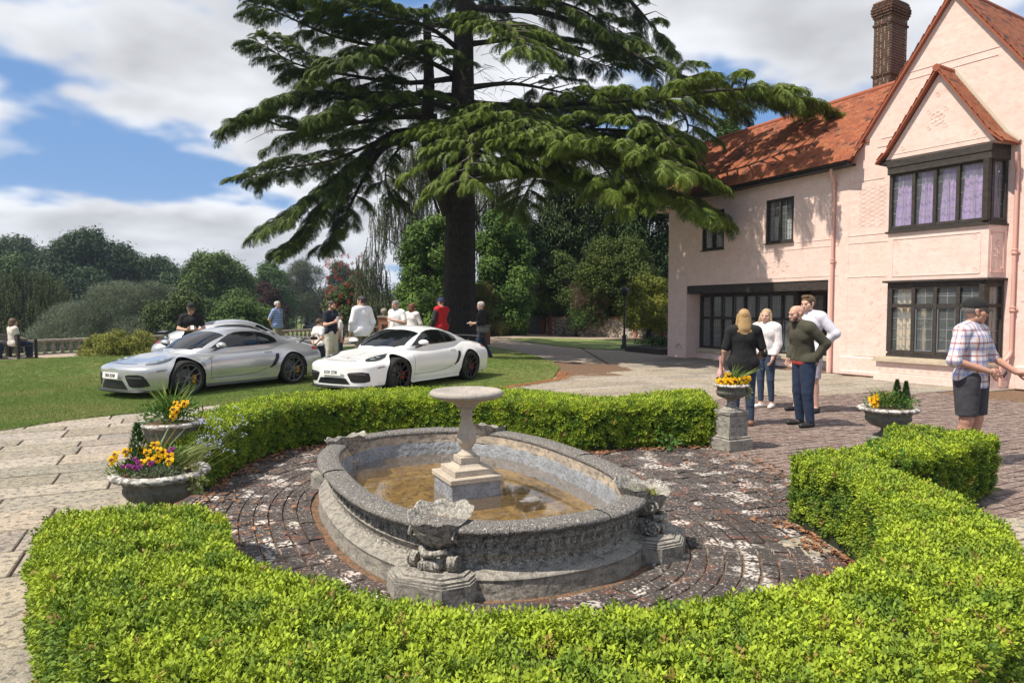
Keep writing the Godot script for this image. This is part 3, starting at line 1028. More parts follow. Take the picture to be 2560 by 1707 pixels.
	b = MB.new() # pale curtains inside the right one
	for i in 2:
		var rows := []
		for j in 2:
			var rr := PackedVector3Array()
			for k in 15: rr.append(Vector3(4.66 + i * 0.47 + k * 0.022, 3.72 + j * (0.75 if i == 0 else 0.6), -0.25 + 0.02 * sin(k * 1.4)))
			rows.append(rr)
		b.grid(rows)
	part("curtain", b.mesh(), mat(Color(0.5, 0.52, 0.55), 0.9), house, W)
	# ---- the recess with its long window
	b = MB.new()
	b.box(Vector3(3.9, 2.37, -0.17), Vector3(5.79, 0.278, 0.30), 0.01)
	part("lintel_beam", b.mesh(), M.lintel if M.has("lintel") else M.black_wood, house, W)
	lattice(house, W, [1.09, 1.60, 2.13, 2.64, 3.15, 3.66, 4.17, 4.68, 5.15], [0.36, 1.41, 2.20], 4, [5, 3], -0.62, 0.075, 0.12, [21, 31, 51, 61, 70])
	lattice(house, W, [5.30, 5.80, 6.30, 6.74], [0.40, 1.41, 2.20], 3, [5, 4], -1.12, 0.08, 0.12)
	b = MB.new()
	b.box(Vector3(3.1, 0.28, -0.57), Vector3(4.2, 0.15, 0.28), 0.015)
	b.box(Vector3(6.0, 0.28, -1.05), Vector3(1.57, 0.15, 0.3), 0.015)
	part("stone_sill", b.mesh(), M.sill_stone, house, W)
	b = MB.new()
	b.box(Vector3(3.1, 0.10, -0.60), Vector3(4.2, 0.21, 0.2))
	b.box(Vector3(6.0, 0.10, -1.10), Vector3(1.57, 0.21, 0.2))
	b.box(Vector3(7.0, 1.3, -0.9), Vector3(0.38, 2.6, 1.1))
	part("low_wall", b.mesh(), M.pink, house, W)
	b = MB.new()
	b.box(Vector3(5.22, 1.3, -0.85), Vector3(0.10, 2.0, 0.55), 0.01)
	part("oak_post", b.mesh(), M.black_wood, house, W)
	# ---- gutter and downpipe
	b = MB.new()
	var halfround := []
	for x in [0.75, 7.62]:
		var rr := PackedVector3Array()
		for k in 9:
			var a := PI + PI * k / 8.0
			rr.append(Vector3(x, 5.53 + sin(a) * 0.07, 0.36 - cos(a) * 0.07))
		halfround.append(rr)
	b.grid(halfround)
	b.box(Vector3(3.7, 5.44, 0.17), Vector3(7.7, 0.05, 0.34))
	b.box(Vector3(3.7, 5.50, 0.31), Vector3(7.7, 0.09, 0.03))
	part("gutter", b.mesh(), M.dark_iron, house, W)
	pipe(house, W, 6.96, 5.36, 0.02, 0.07, [5.0, 3.0, 1.02])
	# ---- roof of the wing
	b = MB.new()
	var eave := Vector3(0, 5.53, 0.40)
	var up := Vector3(0, 2.32, -2.30)
	var len := up.length()
	var vv := up / len
	var e0 := eave + Vector3(-0.05, 0, 0); var e1 := eave + Vector3(7.72, 0, 0)
	var r0 := eave + up + Vector3(-0.9, 0, 0); var r1 := eave + up + Vector3(7.9, 0, 0)
	b.quad(e0, e1, r1, r0)
	var dn := Vector3(0, -0.05, 0)
	b.quad(r0 + dn, r1 + dn, e1 + dn, e0 + dn)
	b.quad(e0 + dn, e0, r0, r0 + dn)
	b.quad(e0 + dn, e1 + dn, e1, e0)
	var k0 := Vector3(-0.05, 5.53, -4.2); var k1 := Vector3(7.9, 5.53, -4.2)
	b.quad(r0, r1, k1, k0)
	var wr := part("wing_roof", b.mesh(), M.red_strip, house, W)
	tile_slope(wr, W, eave, Vector3.RIGHT, vv, len, func(v): return [-0.08 - 0.85 * v / len, 7.62 if v < 0.6 else 7.85], 201)
	var rt := MB.new()
	for i in 26:
		rt.tube([eave + up + Vector3(-0.9 + i * 0.33, 0.0, 0), eave + up + Vector3(-0.9 + i * 0.33 + 0.325, 0.0, 0)], [0.095, 0.095], 8)
	part("ridge_tiles", rt.mesh(), M.red_strip, wr)
	b = MB.new()
	b.box(Vector3(-0.22, 5.25, 0.1), Vector3(0.4, 0.16, 0.3), 0.02)
	part("kneeler", b.mesh(), M.pink, house, W)
	# ---- gable
	b = MB.new()
	wall_mesh(b, 0.0, 6.5, 0.0, 5.6, [[1.5, 3.5, 0.75, 2.25], [1.5, 3.5, 3.7, 4.9]], 0.34)
	zprism(b, PackedVector2Array([Vector2(0.0, 5.6), Vector2(4.95, 5.6), Vector2(4.8, 5.72), Vector2(2.48, 8.88), Vector2(0.16, 5.72)]), -0.34, 0.0)
	b.box(Vector3(6.35, 2.8, -2.4), Vector3(0.3, 5.6, 4.1))
	var gw := part("gable_wall", b.mesh(), M.pink, house, G)
	b = MB.new()
	b.box(Vector3(3.2, 2.66, -2.2), Vector3(6.0, 0.16, 3.6))
	b.box(Vector3(3.2, 5.5, -2.2), Vector3(6.0, 0.1, 3.6))
	b.box(Vector3(3.2, 2.7, -4.1), Vector3(6.2, 5.4, 0.2))
	part("floors", b.mesh(), M.room, house, G)
	b = MB.new()
	for q in [[0.1, 0.95, 5.00, 0], [0.75, 1.75, 5.78, 0], [0.85, 1.85, 5.98, 0], [1.5, 3.4, 7.25, 0], [1.45, 3.5, 7.42, 0], [0.02, 1.3, 3.42, 0], [0.02, 1.3, 3.62, 0], [0.02, 1.25, 2.55, 0], [0.25, 1.2, 0.52, 0], [4.0, 6.4, 3.42, 0], [4.0, 6.4, 2.55, 0], [4.0, 6.4, 1.9, 0]]:
		b.box(Vector3((q[0] + q[1]) * 0.5, q[2], 0.004), Vector3(q[1] - q[0], 0.015, 0.014))
	for i in 2: # shallow lozenge diaper left of the bay
		for k in 9:
			for m in 3:
				var c := Vector3(0.42 + m * 0.24, 3.85 + k * 0.115 + (0.0 if i == 0 else -0.0), 0.0)
				for s in [-1.0, 1.0]:
					b.tube([c + Vector3(-0.11 * s, -0.05, 0), c + Vector3(0.11 * s, 0.05, 0)], [0.0035, 0.0035], 4, false)
	for k in 5:
		for m in 2:
			var c := Vector3(0.48 + m * 0.42 + (0.2 if k & 1 else 0.0), 0.9 + k * 0.34, 0.0)
			zprism(b, PackedVector2Array([c_xy(c, 0, 0.10), c_xy(c, 0.06, 0), c_xy(c, 0, -0.10), c_xy(c, -0.06, 0)]), -0.002, 0.006)
			arc_relief(b, c + Vector3(0.2, 0.1, 0), 0.035, 0.4, PI - 0.4, 0.006)
			arc_relief(b, c + Vector3(0.2, -0.12, 0), 0.035, PI + 0.4, TAU - 0.4, 0.006)
	for k in 12:
		for m in 3:
			arc_relief(b, Vector3(4.25 + m * 0.5, 0.9 + k * 0.2, 0.0), 0.08, 0.0, TAU, 0.009)
	b.box(Vector3(0.55, 0.24, 0.03), Vector3(1.35, 0.48, 0.08), 0.02)
	b.box(Vector3(0.6, 0.06, 0.05), Vector3(1.3, 0.12, 0.12), 0.02)
	b.box(Vector3(5.1, 0.25, 0.03), Vector3(2.3, 0.5, 0.1), 0.02)
	part("pargeting", b.mesh(), M.pink, gw)
	# ---- the gable's roof
	b = MB.new()
	var apex := Vector3(2.48, 8.98, 0)
	for s in [-1.0, 1.0]:
		var foot := Vector3(2.48 + s * 2.42, 5.60, 0)
		var f := Vector3(0, 0, 0.11); var bk := Vector3(0, 0, -5.0)
		b.face(apex + f, foot + f, foot + bk, apex + bk, Vector3(2.48, 5, -2))
		b.face(apex + f + dn * 1.6, foot + f + dn * 1.6, foot + bk + dn * 1.6, apex + bk + dn * 1.6, Vector3(2.48, 15, -2))
		b.face(apex + f, foot + f, foot + f + dn * 1.6, apex + f + dn * 1.6, Vector3(2.48, 6, -3))
		b.face(foot + f, foot + bk, foot + bk + dn * 1.6, foot + f + dn * 1.6, Vector3(2.48, 6, -3))
	var gr := part("gable_roof", b.mesh(), M.red_strip, house, G)
	for s in [-1.0, 1.0]:
		var foot := Vector3(2.48 + s * 2.42, 5.60, 0.12)
		var upv := Vector3(-s * 2.42, 3.38, 0)
		var deep := 4.0 if s > 0 else 0.36
		tile_slope(gr, G, foot, Vector3(0, 0, -1), upv.normalized(), upv.length(), func(_v): return [0.0, deep], 211 + int(s))
	var ridge := MB.new()
	for i in 12:
		ridge.tube([apex + Vector3(0, 0, 0.1 - i * 0.34), apex + Vector3(0, 0, 0.1 - i * 0.34 - 0.335)], [0.09, 0.09], 8)
	part("ridge_tiles", ridge.mesh(), M.red_strip, gr)
	# ---- the bay
	build_bay(house, G)
	pipe(house, G, 3.87, 4.95, 0.78, 0.07, [2.95, 1.72], true)
	build_chimney(house)
	place_tiles()

func c_xy(c: Vector3, dx: float, dy: float) -> Vector2:
	return Vector2(c.x + dx, c.y + dy)

func build_bay(house: Node3D, G: Transform3D) -> void:
	var zf := 0.55
	var xl := 1.40
	var xr := 3.575
	# plan (x, z) of the bay at the wall line and front
	var plan := func(l: float, r: float, z: float, spread: float):
		return PackedVector2Array([Vector2(l - spread, -0.02), Vector2(l, z), Vector2(r, z), Vector2(r + spread, -0.02)])
	var b := MB.new()
	b.prism(plan.call(xl, xr, zf, 0.12), 2.40, 3.53)
	b.prism(plan.call(xl - 0.17, xr + 0.10, zf + 0.08, 0.10), 0.0, 0.46)
	b.prism(plan.call(xl - 0.20, xr + 0.13, zf + 0.12, 0.10), -0.02, 0.17)
	b.prism(plan.call(xl, xr, zf - 0.02, 0.12), 5.245, 5.30)
	var bay := part("bay", b.mesh(), M.pink, house, G)
	# panel and ornament on the bay
	b = MB.new()
	for q in [[1.52, 3.42, 3.385, 0.0], [1.52, 3.42, 2.505, 0.0]]: b.box(Vector3((q[0] + q[1]) * 0.5, q[2], zf + 0.004), Vector3(q[1] - q[0], 0.022, 0.016))
	for x in [1.52, 3.42]: b.box(Vector3(x, 2.945, zf + 0.004), Vector3(0.02, 0.86, 0.014))
	for q in [[1.62, 3.30], [3.32, 3.30], [1.62, 2.59], [3.32, 2.59]]:
		arc_relief(b, Vector3(q[0], q[1], zf), 0.05, 0.0, TAU, 0.007)
		arc_relief(b, Vector3(q[0], q[1] + 0.02, zf), 0.025, 0.0, TAU, 0.006)
	for i in 12: # scallops along the plinth
		var x := 1.36 + i * 0.19
		for k in 2:
			for rr in [0.075, 0.045, 0.02]:
				arc_relief(b, Vector3(x + (0.095 if k else 0.0), 0.235 + k * 0.1, zf + 0.08), rr, 0.15, PI - 0.15, 0.007)
	b.box(Vector3(2.4, 0.415, zf + 0.082), Vector3(2.2, 0.014, 0.014))
	b.box(Vector3(2.4, 0.205, zf + 0.082), Vector3(2.2, 0.014, 0.014))
	part("pargeting", b.mesh(), M.pink, bay)
	# right hand side: raised frame with a sprig
	b = MB.new()
	var side := frame(Vector3(xr, 0, zf), Vector3(0.12, 0, -0.57), Vector3(0.57, 0, 0.12))
	b.xf = side
	for q in [[0.09, 2.95, 0.02, 0.86], [0.47, 2.95, 0.02, 0.86]]: b.box(Vector3(q[0], q[1], 0.004), Vector3(q[2], q[3], 0.02))
	for yy in [3.38, 2.52]: b.box(Vector3(0.28, yy, 0.004), Vector3(0.4, 0.022, 0.02))
	b.tube([Vector3(0.30, 2.62, 0), Vector3(0.27, 2.8, 0), Vector3(0.29, 2.98, 0), Vector3(0.26, 3.14, 0)], [0.01, 0.01, 0.009, 0.008], 5)
	for q in [[0.22, 2.86], [0.34, 2.92], [0.2, 3.0], [0.33, 3.06], [0.24, 3.16], [0.30, 3.2], [0.14, 2.6], [0.42, 2.6]]:
		b.ball(Vector3(q[0], q[1], 0), Vector3(0.035, 0.03, 0.012), 8, 5)
	part("flower_panel", b.mesh(), M.pink_lower, bay)
	# upper window, fascia, sill
	lattice(house, G, [xl + 0.04, 1.97, 2.445, 2.93, xr - 0.06], [3.62, 4.97], 2, [4], zf - 0.05, 0.075, 0.12)
	var sxf := G * side
	lattice(house, sxf, [0.10, 0.50], [3.62, 4.97], 2, [4], -0.05, 0.07, 0.1)
	b = MB.new()
	b.box(Vector3((xl + xr) * 0.5, 5.165, zf + 0.0), Vector3(xr - xl + 0.08, 0.17, 0.14), 0.01)
	b.box(Vector3((xl + xr) * 0.5, 5.0, zf - 0.01), Vector3(xr - xl + 0.06, 0.155, 0.13), 0.01)
	b.xf = side
	b.box(Vector3(0.30, 5.09, -0.03), Vector3(0.56, 0.32, 0.1), 0.01)
	b.box(Vector3(-0.02, 4.3, -0.06), Vector3(0.12, 1.36, 0.12), 0.01)
	b.xf = frame(Vector3(xl - 0.12, 0, 0), Vector3(0.12, 0, 0.55), Vector3(-0.55, 0, 0.12))
	b.box(Vector3(0.27, 5.09, -0.03), Vector3(0.56, 0.32, 0.1), 0.01)
	b.box(Vector3(0.27, 4.3, -0.05), Vector3(0.56, 1.34, 0.08), 0.01)
	b.box(Vector3(0.27, 1.5, -0.05), Vector3(0.56, 1.6, 0.08), 0.01)
	b.xf = Transform3D.IDENTITY
	b.box(Vector3(xl - 0.1, 5.22, 0.42), Vector3(0.26, 0.07, 0.4), 0.01)
	part("fascia_beam", b.mesh(), M.black_wood, house, G)
	b = MB.new()
	b.prism(plan.call(xl - 0.05, xr + 0.03, zf + 0.06, 0.12), 3.532, 3.572)
	b.prism(plan.call(xl - 0.0, xr + 0.0, zf + 0.01, 0.12), 3.574, 3.62)
	b.prism(plan.call(xl - 0.07, xr + 0.05, zf + 0.08, 0.12), 2.352, 2.398)
	b.prism(plan.call(xl + 0.02, xr - 0.02, zf - 0.0, 0.12), 2.26, 2.35)
	b.prism(plan.call(xl + 0.02, xr - 0.02, zf - 0.0, 0.12), 0.585, 0.66)
	part("oak_sill", b.mesh(), M.black_wood, house, G)
	b = MB.new()
	b.prism(plan.call(xl - 0.24, xr + 0.14, zf + 0.17, 0.06), 0.462, 0.505)
	b.prism(plan.call(xl - 0.22, xr + 0.12, zf + 0.14, 0.06), 0.507, 0.54)
	b.prism(plan.call(xl - 0.16, xr + 0.06, zf + 0.07, 0.06), 0.542, 0.583)
	part("stone_sill", b.mesh(), M.sill_stone, house, G)
	# lower window
	lattice(house, G, [xl + 0.09, 2.03, 2.515, 3.0, xr - 0.06], [0.66, 1.80, 2.28], 2, [4, 2], zf - 0.06, 0.085, 0.12, [10, 20, 30])
	lattice(house, sxf, [0.06, 0.50], [0.66, 1.80, 2.28], 2, [4, 2], -0.05, 0.07, 0.1)
	b = MB.new()
	b.xf = side
	b.box(Vector3(-0.02, 1.46, -0.06), Vector3(0.12, 1.6, 0.12), 0.01)
	part("corner_post", b.mesh(), M.black_wood, house, G)
	# curtains
	var cur := MB.new()
	for q in [[1.50, 1.94], [2.03, 2.42], [2.50, 2.90], [2.97, 3.50]]:
		var rows := []
		for j in 9:
			var y := 3.66 + j * 0.152
			var rr := PackedVector3Array()
			for k in 25:
				var f := k / 24.0
				var pinch := 1.0 - 0.18 * smoothstep(3, 8, j) * f
				rr.append(Vector3(lerpf(q[0] + 0.05 * j / 8.0, q[1], f * pinch + (1 - pinch)), y, zf - 0.14 + 0.018 * sin(k * 1.15 + q[0] * 9.0) + 0.015 * sin(j * 0.9 + k * 0.3)))
			rows.append(rr)
		cur.grid(rows)
	cur.xf = side
	var rs := []
	for j in 2:
		var rr := PackedVector3Array()
		for k in 13: rr.append(Vector3(0.1 + k * 0.03, 3.66 + j * 1.2, -0.16 + 0.02 * sin(k * 1.3)))
		rs.append(rr)
	cur.grid(rs)
	tag(part("curtain", cur.mesh(), M.purple, house, G), "purple curtain")
	cur = MB.new()
	for q in [[1.56, 2.0, zf - 0.2], [2.06, 2.2, zf - 0.3]]:
		var rows := []
		for j in 2:
			var rr := PackedVector3Array()
			for k in 17: rr.append(Vector3(lerpf(q[0], q[1], k / 16.0), 0.68 + j * 1.58, q[2] + 0.035 * sin(k * 1.25)))
			rows.append(rr)
		cur.grid(rows)
	cur.xf = side
	rs = []
	for j in 2:
		var rr := PackedVector3Array()
		for k in 17: rr.append(Vector3(0.06 + k * 0.027, 0.68 + j * 1.58, -0.17 + 0.03 * sin(k * 1.25)))
		rs.append(rr)
	cur.grid(rs)
	tag(part("curtain", cur.mesh(), M.cream, house, G), "cream curtain")
	# little gable with its roof
	b = MB.new()
	zprism(b, PackedVector2Array([Vector2(1.30, 5.29), Vector2(3.66, 5.29), Vector2(2.48, 7.02)]), -0.02, zf + 0.02)
	var lg := part("bay_gable", b.mesh(), M.pink, house, G)
	b = MB.new()
	var gc := Vector3(2.46, 6.02, zf + 0.02)
	for k in 6:
		var a := TAU * k / 6.0 + 0.3
		for rr in [0.07, 0.045]: arc_relief(b, gc + Vector3(cos(a) * 0.1, sin(a) * 0.1, 0), rr, 0, TAU, 0.007)
	for k in 4:
		var a := TAU * k / 4.0 + 0.78
		for rr in [0.055, 0.03]: arc_relief(b, gc + Vector3(cos(a) * 0.26, sin(a) * 0.26, 0), rr, 0, TAU, 0.006)
	for q in [[2.46, 6.55], [1.7, 5.5], [3.25, 5.55]]:
		for rr in [0.055, 0.03]: arc_relief(b, Vector3(q[0], q[1], zf + 0.02), rr, 0, TAU, 0.006)
	b.box(Vector3(2.48, 5.40, zf + 0.022), Vector3(2.0, 0.012, 0.012))
	part("pargeting", b.mesh(), M.pink, lg)
	b = MB.new()
	var apex := Vector3(2.48, 7.12, 0)
	for s in [-1.0, 1.0]:
		var knee := Vector3(2.48 + s * 1.12, 5.48, 0)
		var foot := Vector3(2.48 + s * 1.36, 5.26, 0)
		var f := Vector3(0, 0, zf + 0.16)
		var dn := Vector3(0, -0.05, 0)
		for q in [[apex, knee], [knee, foot]]:
			b.face(q[0] + f, q[1] + f, q[1], q[0], Vector3(2.48, 4, 0.3))
			b.face(q[0] + f + dn, q[1] + f + dn, q[1] + dn, q[0] + dn, Vector3(2.48, 14, 0.3))
			b.face(q[0] + f, q[1] + f, q[1] + f + dn, q[0] + f + dn, Vector3(2.48, 6, -3))
		b.face(foot + f, foot, foot + dn, foot + f + dn, Vector3(2.48, 6, 0))
	var br := part("bay_roof", b.mesh(), M.red_strip, house, G)
	for s in [-1.0, 1.0]:
		var knee := Vector3(2.48 + s * 1.12, 5.48, zf + 0.17)
		var foot := Vector3(2.48 + s * 1.37, 5.25, zf + 0.17)
		var a := knee - foot
		var c := Vector3(2.48, 7.12, zf + 0.17) - knee
		tile_slope(br, G, foot, Vector3(0, 0, -1), a.normalized(), a.length() + 0.02, func(_v): return [0.0, zf + 0.14], 221)
		tile_slope(br, G, knee + Vector3(0, 0, 0), Vector3(0, 0, -1), c.normalized(), c.length() - 0.03, func(_v): return [0.0, zf + 0.14], 223)
	var ridge := MB.new()
	for i in 3: ridge.tube([apex + Vector3(0, 0.0, zf + 0.17 - i * 0.25), apex + Vector3(0, 0.0, zf + 0.17 - i * 0.25 - 0.245)], [0.085, 0.085], 8)
	part("ridge_tiles", ridge.mesh(), M.red_strip, br)
	b = MB.new() # mortar fillet where the roof meets the wall
	for s in [-1.0, 1.0]:
		b.tube([Vector3(2.48, 7.2, 0.03), Vector3(2.48 + s * 1.14, 5.54, 0.03), Vector3(2.48 + s * 1.4, 5.30, 0.03)], [0.045, 0.045, 0.04], 6)
	part("mortar_fillet", b.mesh(), M.mortar, br)

func build_chimney(house: Node3D) -> void:
	var C := frame(Vector3(10.495, 0, -19.3), Vector3(0.522, 0, 0.853), Vector3(-0.853, 0, 0.522))
	# own axes: x towards the viewer along the left face, from -0.5 to 0; z outwards (left); the stack runs 0.84 m back (negative z)
	var w := 0.49
	var dp := 0.84
	var b := MB.new()
	b.box(Vector3(-w * 0.5, 8.9, -dp * 0.5), Vector3(w - 0.02, 2.9, dp - 0.02))
	var ch := part("chimney", b.mesh(), M.mortar, house, C)
	var bricks := MB.new()
	bricks.tinted = true
	var r := RandomNumberGenerator.new()
	r.seed = 31
	var y := 7.45
	var row := 0
	var nsingle := 0
	while y < 10.28:
		var grow := 0.0
		for band in [[8.28, 8.36, 0.035], [9.64, 9.72, 0.03], [9.86, 9.93, 0.03], [9.93, 10.0, 0.055], [10.0, 10.14, 0.07], [10.14, 10.2, 0.05], [10.2, 10.3, 0.03]]:
			if y + 0.03 > band[0] and y + 0.03 < band[1]: grow = band[2]
		for f in 4:
			var length := (w if f % 2 == 0 else dp) + 2.0 * grow
			var o := 0.0
			var k := 0
			var ends := 0.0 if (row + f) & 1 else 0.109
			while o < length - 0.01:
				var l := 0.105 if (k == 0 and (row + f) & 1) or (row % 3 == 1 and k % 2 == 1) else 0.215
				l = minf(l, length - o)
				if l < 0.05 or length - o - l < 0.04: l = length - o
				var at := -length * 0.5 + o + l * 0.5
				var face := Basis.IDENTITY
				var pos := Vector3.ZERO
				var th := 0.06
				match f:
					0: pos = Vector3(-w * 0.5 + at, y + 0.033, grow - th * 0.5 + 0.001)
					1: pos = Vector3(grow - th * 0.5 + 0.002, y + 0.033, -dp * 0.5 - at); face = Basis(Vector3.UP, PI / 2)
					2: pos = Vector3(-w * 0.5 - at, y + 0.033, -dp - grow + th * 0.5); face = Basis(Vector3.UP, PI)
					3: pos = Vector3(-w - grow + th * 0.5, y + 0.033, -dp * 0.5 + at); face = Basis(Vector3.UP, -PI / 2)
				pos += Vector3(r.randf_range(-0.002, 0.002), 0, r.randf_range(-0.002, 0.002))
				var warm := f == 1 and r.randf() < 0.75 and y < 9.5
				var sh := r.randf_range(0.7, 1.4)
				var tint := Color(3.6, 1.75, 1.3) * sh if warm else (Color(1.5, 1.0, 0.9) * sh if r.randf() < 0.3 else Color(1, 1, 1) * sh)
				var size := Vector3(l - 0.015 - (0.062 if f % 2 == 1 else 0.0) * (1.0 if o < 0.01 or o + l > length - 0.01 else 0.0), 0.059, th)
				if f % 2 == 1 and (o < 0.01 or o + l > length - 0.01):
					var sgn := 1.0 if o < 0.01 else -1.0
					pos += face * Vector3(sgn * 0.031, 0, 0)
				if size.x > 0.02:
					if f < 2 and nsingle < 300 and y > 7.55:
						var mb := MB.new()
						mb.tinted = true
						mb.col = tint
						mb.box(Vector3.ZERO, size, 0.004)
						part("brick", mb.mesh(), M.chimney_brick, ch, Transform3D(face, pos))
						nsingle += 1
					else:
						bricks.xf = Transform3D(face, pos)
						bricks.col = tint
						bricks.box(Vector3.ZERO, size)
				o += l
				k += 1
		y += 0.0735
		row += 1
	part("more_bricks", bricks.mesh(), M.chimney_brick, ch).set_meta("kind", "stuff")
	b = MB.new()
	b.box(Vector3(-w * 0.5, 10.22, -dp * 0.5), Vector3(w - 0.04, 0.12, dp - 0.04))
	part("cap_mortar", b.mesh(), M.mortar, ch)
	b = MB.new()
	b.box(Vector3(-w * 0.5, 7.72, 0.012), Vector3(w + 0.05, 0.13, 0.02))
	b.box(Vector3(-w * 0.5 - 0.02, 7.62, 0.09), Vector3(w + 0.16, 0.02, 0.2))
	b.box(Vector3(0.012, 7.8, -0.3), Vector3(0.02, 0.25, 0.6))
	part("flashing", b.mesh(), M.lead, ch)

# ------------------------------------------------------------------ the stone basin
func basin_ring(prof: Array, a0: float, a1: float, n: int) -> MB:
	# sweep (offset outside the rim line, height) along the outline
	var b := MB.new()
	var rows := []
	for p in prof:
		var r := PackedVector3Array()
		for i in n + 1:
			var q := basin_pt(lerpf(a0, a1, float(i) / n), p.x)
			r.append(Vector3(q.x, p.y, q.y))
		rows.append(r)
	b.grid(rows)
	return b

func build_fountain() -> void:
	var F := thing("stone_basin", "weathered oval stone fountain basin with shell corners and shallow brown water", "fountain", Vector3(FC.x, 0, -FC.y), 0.0)
	F.basis = Basis(WX, Vector3.UP, WZ)
	var V := func(list): 
		var o := []
		for i in range(0, list.size(), 2): o.append(Vector2(list[i], list[i + 1]))
		return o
	var n := 144
	part("plinth", basin_ring(V.call([0.012, -0.05, 0.004, 0.02, 0.0, 0.092, 0.006, 0.096, 0.006, 0.104, -0.006, 0.118, -0.026, 0.122, -0.030, 0.128, -0.085, 0.142]), 0, TAU, n).mesh(), M.stone, F)
	part("wall", basin_ring(V.call([-0.080, 0.140, -0.092, 0.156, -0.096, 0.175, -0.088, 0.212, -0.068, 0.236, -0.064, 0.242, -0.078, 0.246, -0.080, 0.302, -0.066, 0.306, -0.070, 0.320, -0.086, 0.340, -0.078, 0.356, -0.050, 0.368, -0.030, 0.370]), 0, TAU, n).mesh(), M.lichen, F)
	# the coping in separate stones with open joints
	var cuts := 14
	for i in cuts:
		var a0 := TAU * i / cuts + 0.17
		var a1 := TAU * (i + 1) / cuts + 0.17 - 0.0035
		var sh := 0.004 * sin(i * 2.3)
		var b := basin_ring(V.call([-0.06, 0.366, -0.02, 0.366, 0.004 + sh, 0.374, 0.014 + sh, 0.390, 0.008 + sh, 0.408, -0.014, 0.421 + sh, -0.07, 0.428 + sh, -0.13, 0.426 + sh, -0.168, 0.416, -0.182, 0.400, -0.180, 0.382, -0.165, 0.376]), a0, a1, 12)
		part("coping_stone", b.mesh(), M.rim, F)
	part("inner_wall", basin_ring(V.call([-0.166, 0.384, -0.176, 0.374, -0.180, 0.288]), 0, TAU, n).mesh(), M.basin_wall, F)
	var b := MB.new()
	var wav := noise(131, 2.2, 3)
	var rows := []
	for p in [Vector2(-0.176, 0.292), Vector2(-0.184, 0.285), Vector2(-0.195, 0.23), Vector2(-0.205, 0.16), Vector2(-0.22, 0.05)]:
		var r := PackedVector3Array()
		for i in n + 1:
			var q := basin_pt(TAU * i / n, p.x)
			var edge := wav.get_noise_2d(q.x * 1.3, q.y * 1.3) * 0.03
			r.append(Vector3(q.x, p.y + (edge if p.y > 0.25 else 0.0), q.y))
		rows.append(r)
	b.grid(rows)
	part("blue_lining", b.mesh(), M.basin_blue, F)
	var floor_poly := PackedVector2Array()
	for i in 72: floor_poly.append(basin_pt(TAU * i / 72.0, -0.19))
	b = MB.new()
	b.prism(floor_poly, 0.02, 0.065)
	part("basin_floor", b.mesh(), M.mud, F)
	b = MB.new()
	var tri := Geometry2D.triangulate_polygon(floor_poly)
	for i in range(0, tri.size(), 3):
		var q := []
		for k in 3: q.append(Vector3(floor_poly[tri[i + k]].x, 0.165, floor_poly[tri[i + k]].y))
		if (q[1] - q[0]).cross(q[2] - q[0]).y > 0: b.tri(q[0], q[1], q[2])
		else: b.tri(q[0], q[2], q[1])
	var water := part("water", b.mesh(), M.water, F)
	# egg moulding
	var egg := MB.new()
	egg.ball(Vector3(0, 0, 0.004), Vector3(0.019, 0.026, 0.016), 8, 6)
	arc_relief(egg, Vector3(0, 0.004, 0.002), 0.031, PI, TAU, 0.007)
	egg.box(Vector3(0.05, 0.0, 0.0), Vector3(0.012, 0.04, 0.014), 0.003)
	var em := egg.mesh()
	var run := 0.0
	var next := 0.0
	for i in 1440:
		var q := basin_pt(TAU * i / 1440.0, -0.079)
		var q2 := basin_pt(TAU * (i + 1) / 1440.0, -0.079)
		run += q.distance_to(q2)
		if run > next:
			next += 0.1
			var t := (q2 - q).normalized()
			var nr := Vector2(-t.y, t.x) if Vector2(-t.y, t.x).dot(q) > 0 else Vector2(t.y, -t.x)
			var z := Vector3(nr.x, 0, nr.y)
			part("egg", em, M.lichen, F, Transform3D(Basis(Vector3.UP.cross(z), Vector3.UP, z), Vector3(q.x, 0.274, q.y)))
	# four corner blocks with volutes and shells
	for s in [[-1, 1], [1, 1], [-1, -1], [1, -1]]:
		corner_piece(F, Vector3(s[0] * (0.76 if s[0] < 0 else 0.83), 0, s[1] * 1.42), Vector3(s[0] * 0.72, 0, s[1] * 0.69).normalized(), s[1] > 0)
	# the pedestal with its baluster and dish
	var P := part("pedestal", boxmesh(Vector3(0.445, 0.25, 0.445), 0.006, Vector3(0, 0.17, 0)), M.basin_blue, F)
	b = MB.new()
	b.box(Vector3(0, 0.318, 0), Vector3(0.475, 0.046, 0.475), 0.006)
	b.box(Vector3(0, 0.368, 0), Vector3(0.352, 0.054, 0.352), 0.005)
	var cove := []
	for q in [[0.155, 0.395], [0.125, 0.40], [0.105, 0.412], [0.096, 0.426]]:
		var r := PackedVector3Array()
		for k in 5:
			var c: Array = [[1, 1], [1, -1], [-1, -1], [-1, 1], [1, 1]][k]
			r.append(Vector3(c[0] * q[0], q[1], c[1] * q[0]))
		cove.append(r)
	for i in 3:
		for k in 4: b.quad(cove[i][k], cove[i][k + 1], cove[i + 1][k + 1], cove[i + 1][k])
	b.box(Vector3(0, 0.455, 0), Vector3(0.18, 0.06, 0.18), 0.004)
	part("steps", b.mesh(), M.fresh_stone, P)
	b = MB.new()
